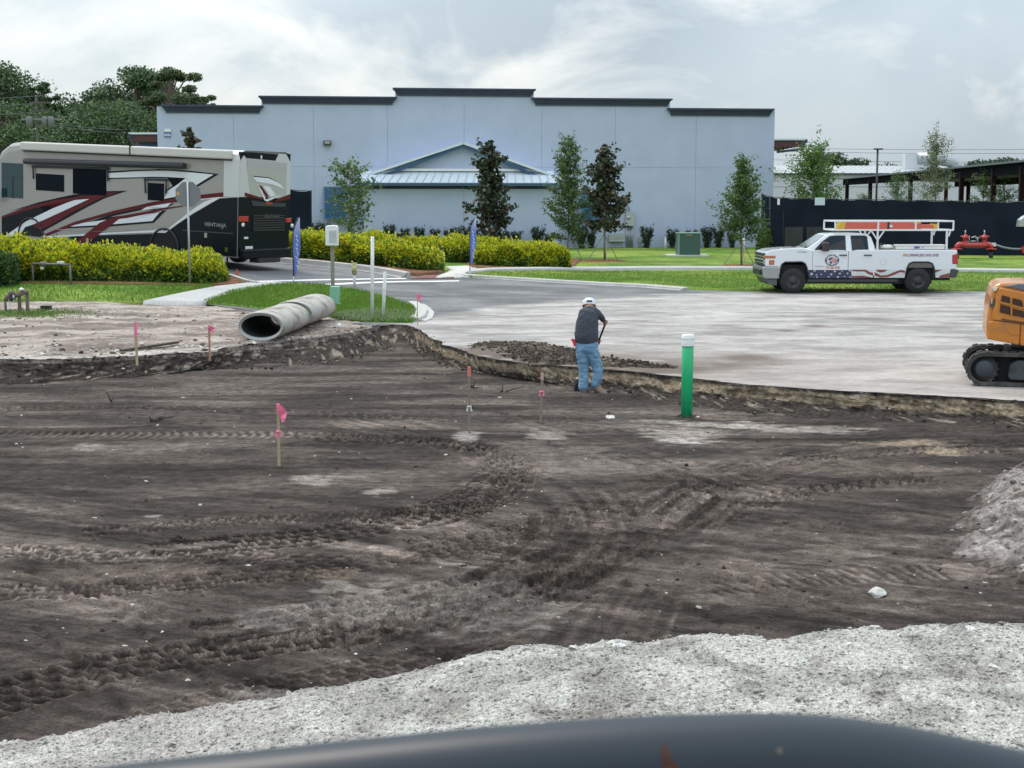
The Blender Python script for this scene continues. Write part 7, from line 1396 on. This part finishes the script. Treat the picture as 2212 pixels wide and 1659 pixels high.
for px in (455, 935):
    MB().lathe([(.14, -.34), (.14, -.25), (.09, -.2), (.09, 0), (.15, .02), (.15, .06), (.07, .08), (.07, .2), (0, .2)], Q(px, 890), 14).build('gate_valve', M_fr, fa_); MB().lathe([(.22, -.02), (.22, .02), (.18, .03)], Q(px, 835), 16).build('handwheel', M_fr, fa_); MB().tube([Q(px, 800), Q(px, 680)], .028, 8).build('valve_stem', M_galv, fa_)
    for s in (-1, 1): MB().tube([Q(px + 40 * s, 830), Q(px + 50 * s, 960)], .02, 6).build('yoke', M_fr, fa_)
for (p_, q_) in (((550, 830), (550, 990)), ((600, 870), (720, 830)), ((700, 870), (820, 870)), ((760, 870), (760, 990)), ((590, 960), (720, 950))): MB().tube([Q(*p_), Q(*q_)], .03, 6).build('bypass_pipe', M_galv, fa_)
MB().tube([Q(405, 870), Q(560, 1010), Q(650, 1030), Q(860, 1020), Q(980, 880)], .018, 6).build('chain', M_offw, fa_); MB().box(Q(1145, 1040), (.25, .15, .16)).build('tamper_switch', M_offw, fa_)
fc = E('fire_connection', 'grey-hooded pipe and red fitting at the right edge before the fence', 'fire equipment', (FP(1930, 1500).x, y_ - .2, float(gz(FP(1930, 1500).x, y_)))); b_ = Vector((FP(1930, 1500).x, y_, float(gz(30, y_)))); QQ = lambda px, py: FP(px, py) - Vector((FP(1930, 1500).x, y_, float(gz(FP(1930, 1500).x, y_))))
MB().prism([(QQ(*q).x, QQ(*q).z) for q in ((1730, 590), (1760, 420), (1850, 340), (1930, 300), (2100, 300), (2100, 590))], -.2, .25, 'Y').build('hood', M_galv, fc, bevel=.02); MB().tube([QQ(1990, 590), QQ(1990, 1560)], .1, 8).build('post', M_fr, fc); MB().box(QQ(1975, 1160), (.4, .3, .3)).build('fitting', M_fr, fc)
h0 = FP(1190, 1040); pts = [FP(*q) - h0 for q in ((1190, 1040), (1400, 1110), (1600, 1145), (1780, 1155), (1960, 1140))]; o = MB().tube(pts, .045, 8).build('flexible_conduit', mat('grey conduit', (.22, .24, .25), .6), None); o.location = h0; tag(o, 'grey flexible conduit sagging between the red assembly and the right edge', 'conduit')
# ================================================================== twigs and rocks in the pit
M_twig = mat('dark twig', (.035, .022, .018), .9)
for (u, v, n_, lb) in ((328, 915, 5, 'broken dark twig on the pit floor at left'), (1020, 842, 4, 'dark root bits on the pit floor near the orange-topped stake'), (1085, 850, 3, 'dark root bits lying left of the man'), (240, 868, 2, 'thin twig standing in the pit at far left'), (1500, 1480, 0, '')):
    if n_ == 0: continue
    x_, y_ = XY(u, v, PIT); m = MB(); r = np.random.default_rng(u)
    for k in range(n_): a_ = r.uniform(-.25, .25, 3); m.tube([(a_[0] * .3, a_[1] * .3, .02), (a_[0], a_[1], .04 + abs(a_[2]) * .3), (a_[0] * 1.8, a_[1] * 1.4, .02 + abs(a_[2]) * .7)], [.012, .009, .004], 5)
    o = m.build('twig', M_twig, None); o.location = (x_, y_, pit_z(x_, y_)); tag(o, lb, 'twig')
def rock(u, v, s_, col, lb, z_=None, flat=.5):
    x_, y_ = XY(u, v, PIT if z_ is None else z_); zz_ = pit_z(x_, y_) if z_ is None else z_; o = lumps('rock', [(0, 0, 0)], [s_], [col], M_clod, None, flat, .12, None, True, int(u)); o.location = (x_, y_, zz_ + s_ * .2); tag(o, lb, 'rock')
rock(1898, 1285, .10, (.50, .49, .46), 'white rock half sunk in the dark soil, lower right of the pit'); rock(1318, 903, .06, (.55, .53, .5), 'small white rock right of the ribboned stake')
for (u, v, s_, lb) in ((1338, 1392, .03, 'largest pale stone on the gravel crest'), (1236, 1400, .022, 'smaller pale stone on the gravel crest left of the largest'), (2095, 1376, .028, 'bright stone on the gravel crest near the right edge'), (995, 1428, .02, 'pale stone on the left shoulder of the gravel')):
    p = P(u, v, CY - .12); o = lumps('rock', [(0, 0, 0)], [s_], [(.66, .66, .63)], M_shell, None, .7, .14, None, True, int(u)); o.location = (p.x, p.y, float(shell_z(np.array([p.x]), np.array([p.y]))[0]) + s_ * .3); tag(o, lb, 'rock')
# ================================================================== foreground guard tube
M_bar = mat('blue-black painted steel', (.009, .017, .027), .42, spec=.42)
def rust(nt_, b_): pass
t_ = M_bar.node_tree; bs = t_.nodes['Principled BSDF']; tcn = t_.nodes.new('ShaderNodeTexCoord')
n_ = noise_node(t_, tcn.outputs['Object'], 14, 3, .5, 0, (1, 1, .6)); yb = .62
by = .62; o0 = P(1650, 1620, by)
pts = [P(u, v, by) for u, v in ((-500, 1880), (-100, 1815), (250, 1765), (600, 1728), (1000, 1687), (1300, 1664), (1500, 1655), (1680, 1653), (1850, 1665), (2050, 1700), (2300, 1760), (2700, 1880))]
rt = E('guard_tube', 'out-of-focus blue-black steel tube with rust spots along the bottom of the picture', 'tube', o0); br = .0215
sm = []
for i in range(len(pts) - 1):
    p0, p1, p2, p3 = pts[max(i - 1, 0)], pts[i], pts[i + 1], pts[min(i + 2, len(pts) - 1)]
    for k in range(8):
        t = k / 8; sm.append(.5 * ((2 * p1) + (p2 - p0) * t + (2 * p0 - 5 * p1 + 4 * p2 - p3) * t * t + (3 * p1 - p0 - 3 * p2 + p3) * t ** 3) - o0)
sm.append(pts[-1] - o0); MB().tube(sm, br, 32).build('tube', M_bar, rt)
M_rs = mat('rust spot', (.06, .018, .010), .85, var=.3, vscale=200)
def spot(u, v, w_, h_, mt, seed, col=None):
    p = P(u, v, by) - o0; r = random.Random(seed); n = 14; 
    # project onto the tube's front surface
    q = min(sm, key=lambda s: (s - p).length); dz = p.z - q.z; dz = max(-br * .98, min(br * .98, dz)); V = []
    for k in range(n):
        a = 2 * math.pi * k / n; rr = r.uniform(.75, 1.2); x_ = p.x + math.cos(a) * w_ * rr; z_ = q.z + max(-br * .97, min(br * .97, dz + math.sin(a) * h_ * rr)); y_ = q.y - math.sqrt(max(0, br * br - (z_ - q.z) ** 2)) - .0003; V.append((x_, y_, z_))
    c = (sum(v_[0] for v_ in V) / n, 0, sum(v_[2] for v_ in V) / n); yc = q.y - math.sqrt(max(0, br * br - (c[2] - q.z) ** 2)) - .0006; V.append((c[0], yc, c[2])); MB().add(V, [(k, (k + 1) % n, n) for k in range(n)]).build('rust_spot', mt, rt)
spot(1438, 1636, .0028, .0066, M_rs, 1); spot(1428, 1603, .0016, .0052, M_rs, 2); spot(1668, 1590, .0014, .0012, mat('tan spot', (.10, .085, .075), .8), 3)
# ================================================================== THE MAN WITH THE SHOVEL
MY = 25.75; fx0, _ = P(1275, 845, MY).x, 0; fz = pit_z(fx0, MY); KM = .14884 * MY / F
man = E('person', 'man in grey shirt, light jeans and white cap bending over a shovel', 'person', (P(1179.5 + 640 * .14884, 845, MY).x, MY, fz + .0))
def J(px, py, y_=0.): return Vector(((px - 640) * KM, y_, (1492 - py) * KM))
def skin_mesh(name, chain, mt, parent, levels=2, smooth=True):
    """chain: list of (point, radius or (rx,ry)), edges list"""
    pts_, edges = chain; me = bpy.data.meshes.new(name); me.from_pydata([tuple(p[0]) for p in pts_], edges, []); o = bpy.data.objects.new(name, me); link(o, parent)
    sk = o.modifiers.new('skin', 'SKIN'); sk.use_smooth_shade = True; sk.branch_smoothing = .6
    if not me.skin_vertices: 
        bm = bmesh.new(); bm.from_mesh(me); bm.verts.layers.skin.verify(); bm.to_mesh(me); bm.free()
    for i, p in enumerate(pts_):
        r_ = p[1]; me.skin_vertices[0].data[i].radius = r_ if isinstance(r_, tuple) else (r_, r_)
    me.skin_vertices[0].data[0].use_root = True
    sb = o.modifiers.new('sub', 'SUBSURF'); sb.levels = levels; sb.render_levels = levels; me.materials.append(mt); return o
M_skin = mat('tanned skin', (.30, .15, .09), .6); M_shirt = mat('charcoal shirt', (.052, .060, .078), .9, var=.12, vscale=9, bump=.7, bscale=12, stretch=(1, 1, 2.2)); M_jean = mat('light denim', (.17, .31, .46), .9, var=.32, vscale=11, bump=.9, bscale=16, stretch=(.7, 1, 1.6)); M_boot = mat('tan boots', (.20, .155, .115), .85, var=.2, vscale=20); M_hair = mat('dark hair', (.015, .012, .010), .8)
def fused(name, chains, mt, parent, voxel=.013, folds=0.):
    """closed tapered volumes fused into one continuous surface"""
    m = MB()
    for ch in chains:
        P_ = [Vector(q[0]) for q in ch]; n = len(P_); rings = []
        for i in range(n):
            t = (P_[min(i + 1, n - 1)] - P_[max(i - 1, 0)]).normalized(); a = Vector((0, 1, 0)).cross(t); a = a.normalized() if a.length > .2 else Vector((1, 0, 0)); b_ = t.cross(a).normalized()
            r1, r2 = ch[i][1] if isinstance(ch[i][1], tuple) else (ch[i][1], ch[i][1]); rings.append((P_[i], a, b_, r1, r2, t))
        def dome(R_, s):
            p, a, b_, r1, r2, t = R_; return [(p + t * s * r1 * h_, a, b_, r1 * k_, r2 * k_, t) for k_, h_ in ((.80, .45), (.45, .72))]
        rings = dome(rings[0], -1)[::-1] + rings + dome(rings[-1], 1); V = []
        for p, a, b_, r1, r2, t in rings: V += [p + a * math.cos(q) * r1 + b_ * math.sin(q) * r2 for q in np.linspace(0, 2 * math.pi, 19)[:-1]]
        k = 18; nr = len(rings); Fc = [(i * k + j, i * k + (j + 1) % k, (i + 1) * k + (j + 1) % k, (i + 1) * k + j) for i in range(nr - 1) for j in range(k)] + [tuple(range(k))[::-1], tuple(range((nr - 1) * k, nr * k))]
        m.add(V, Fc)
    o = m.build(name, mt, parent); rm = o.modifiers.new('fuse', 'REMESH'); rm.mode = 'VOXEL'; rm.voxel_size = voxel; rm.use_smooth_shade = True; sm_ = o.modifiers.new('soft', 'SMOOTH'); sm_.iterations = 5; sm_.factor = .6
    if folds:
        tx = bpy.data.textures.new(name, 'CLOUDS'); tx.noise_scale = .085; tx.noise_depth = 2; d_ = o.modifiers.new('folds', 'DISPLACE'); d_.texture = tx; d_.strength = folds; d_.mid_level = .5; d_.texture_coords = 'LOCAL'
    return o
nk = (J(632, 245, .15), .060)
fused('body', [[(J(590, 800), (.15, .12)), (J(585, 640, .02), (.16, .13)), (J(600, 450, .05), (.16, .13)), (J(622, 310, .10), (.13, .10)), nk, (J(628, 235, .19), .075)], [(J(628, 262, .17), .08), (J(628, 232, .23), .09)],
    [(J(640, 300, .10), .06), (J(700, 300, .10), .06), (J(780, 378, .10), .05), (J(838, 442, .16), .038), (J(866, 490, .19), .030)], [(J(600, 310, .10), .06), (J(545, 320, .12), .06), (J(560, 460, .34), .045), (J(690, 650, .34), .038), (J(772, 778, .25), .030)],
    [(J(530, 880), .085), (J(545, 1110, .02), .06), (J(545, 1440), .045), (J(600, 1470, .08), .04)], [(J(665, 880), .085), (J(745, 1110), .06), (J(728, 1400), .045), (J(820, 1475, -.12), .04)]], M_skin, man, .014)
fused('shirt', [[(J(585, 715, .0), (.205, .17)), (J(583, 640, .02), (.205, .175)), (J(590, 540, .04), (.195, .17)), (J(600, 440, .06), (.185, .155)), (J(615, 340, .09), (.165, .13)), (J(628, 280, .13), (.11, .095)), (J(632, 262, .15), (.066, .06))],
    [(J(640, 320, .10), .085), (J(694, 305, .10), .085), (J(745, 350, .10), .072), (J(795, 397, .12), .060), (J(836, 440, .155), .048)], [(J(600, 325, .10), .09), (J(540, 330, .12), .082), (J(520, 410, .26), .070), (J(575, 485, .34), .058), (J(690, 650, .30), .045)]], M_shirt, man, .013, .022)
fused('jeans', [[(J(588, 735), (.178, .145)), (J(590, 800), (.195, .155)), (J(592, 880), (.18, .145))], [(J(525, 870), (.115, .13)), (J(530, 960), (.112, .115)), (J(538, 1080, .01), .094), (J(548, 1200, .01), .083), (J(546, 1320), .082), (J(540, 1400), .084), (J(538, 1425), .083)],
    [(J(662, 870), (.115, .13)), (J(690, 970), (.112, .115)), (J(735, 1090), .094), (J(752, 1190, -.01), .086), (J(740, 1300, -.01), .087), (J(722, 1360), .087), (J(716, 1385), .084)]], M_jean, man, .013, .026)
for a_, b_, c_2 in ((J(545, 1420), J(550, 1468, -.01), J(615, 1480, .10)), (J(730, 1375), J(768, 1450, -.04), J(850, 1503, -.16))):
    fused('boot', [[(a_, .062), (b_, .060), ((b_ + c_2) / 2, (.056, .05)), (c_2, (.050, .036))]], M_boot, man, .012); d = (c_2 - b_); MB().bar(b_ - d * .35 - Vector((0, 0, .05)), c_2 + d * .2 - Vector((0, 0, .035)), .10, .02).build('sole', M_hair, man)
hc = J(628, 248, .24)
skin_mesh('hair', ([(hc + Vector((0, -.01, .0)), .098), (hc + Vector((0, -.02, -.05)), .085)], [(0, 1)]), M_hair, man, 2)
m = MB(); m.lathe([(.118, -.02), (.120, .02), (.108, .07), (.07, .105), (0, .118)], (0, 0, 0), 22); cp_ = m.build('cap', mat('white cap', (.66, .68, .72), .8), man); cp_.location = hc + Vector((0, -.005, .03)); cp_.rotation_euler = (R(-22), 0, 0)
MB().box((0, -.112, .025), (.09, .02, .028)).build('cap_opening', M_hair, cp_); MB().prism([(-.09, .09), (.09, .09), (.07, .21), (-.07, .21)], -.01, .0, 'Z').build('cap_brim', mat('white cap', (.66, .68, .72)), cp_)
for s in (-1, 1): MB().lathe([(0, -.012), (.028, 0), (0, .012)], hc + Vector((s * .098, .01, -.015)), 10, 'X').build('ear', M_skin, man)
MB().lathe([(0, -.02), (.014, 0), (0, .03)], hc + Vector((0, .10, -.03)), 8).build('nose', M_skin, man)
# hands: palm + four curled fingers + thumb gripping the shaft
def hand(c, ax, mt, side):
    ax = Vector(ax).normalized(); o_ = Vector((0, 1, 0)); bk = ax.cross(o_).normalized() * side
    V = [(c + bk * -.030, .026), (c + bk * -.012 + o_ * -.02, .030)]; Ed = [(0, 1)]
    root_ = skin_mesh('hand', ([(c - o_ * .030, .024), (c - o_ * .032 + ax * .025, .02), (c - o_ * .032 - ax * .025, .02)], [(0, 1), (0, 2)]), mt, man, 1)
    for k in range(4):
        b_ = c + ax * (.033 - .022 * k) - o_ * .034; l = (.9, 1.05, 1.0, .8)[k]
        skin_mesh('finger', ([(b_, .0105), (b_ + bk * .028 * l + o_ * .012, .0095), (b_ + bk * .034 * l + o_ * .042, .009), (b_ + bk * .012 * l + o_ * .062, .008)], [(0, 1), (1, 2), (2, 3)]), mt, root_, 1)
    b_ = c + ax * .030 - o_ * .02; skin_mesh('thumb', ([(b_, .011), (b_ - bk * .028 + o_ * .02 + ax * .012, .010), (b_ - bk * .018 + o_ * .05 + ax * .015, .009)], [(0, 1), (1, 2)]), mt, root_, 1)
s_top, s_mid, s_bot = J(885, 450, .205), J(772, 765, .27), J(520, 1330, .16)
axv = (s_top - s_mid)
hand(J(868, 500, .205), axv, M_skin, 1); hand(J(776, 782, .262), axv, mat('red glove', (.26, .03, .045), .8, var=.3, vscale=30), 1)
sh = E('shovel', 'long dark-handled shovel held by the man', 'shovel', man.location + s_bot); rel = lambda p: p - s_bot
MB().tube([rel(s_top), rel(J(862, 510, .215)), rel(s_mid), rel(J(652, 1050, .22)), rel(s_bot)], .017, 8).build('handle', mat('dark shovel handle', (.02, .014, .014), .5), sh)
m = MB(); bl = []
for i in range(7):
    t = i / 6; w_ = .10 * (1 - max(0, t - .5) ** 2 * 3.2); c = rel(J(515, 1340, .16)).lerp(rel(J(452, 1480, .12)), t)
    for j in range(5): q = j / 4 * 2 - 1; bl.append(c + Vector((q * w_ * .9, .03 * (1 - q * q), -abs(q) * .02)))
npmesh('blade', np.array(bl), gridfaces(7, 5), mat('dark steel', (.018, .018, .022), .5, metal=.3), sh, True).modifiers.new('s', 'SOLIDIFY').thickness = .006
tl = E('hip_tool', 'pink-red tool tucked at the left hip of the man', 'tool', man.location + J(405, 760, -.02)); MB().box((0, 0, 0), (.055, .045, .12), Matrix.Rotation(R(-20), 3, 'Y')).build('grip', mat('hot red plastic', (.72, .05, .09), .4), tl, bevel=.012); MB().box((-.03, 0, .05), (.05, .04, .035)).build('head', mat('hot red plastic', (.72, .05, .09)), tl, bevel=.008)
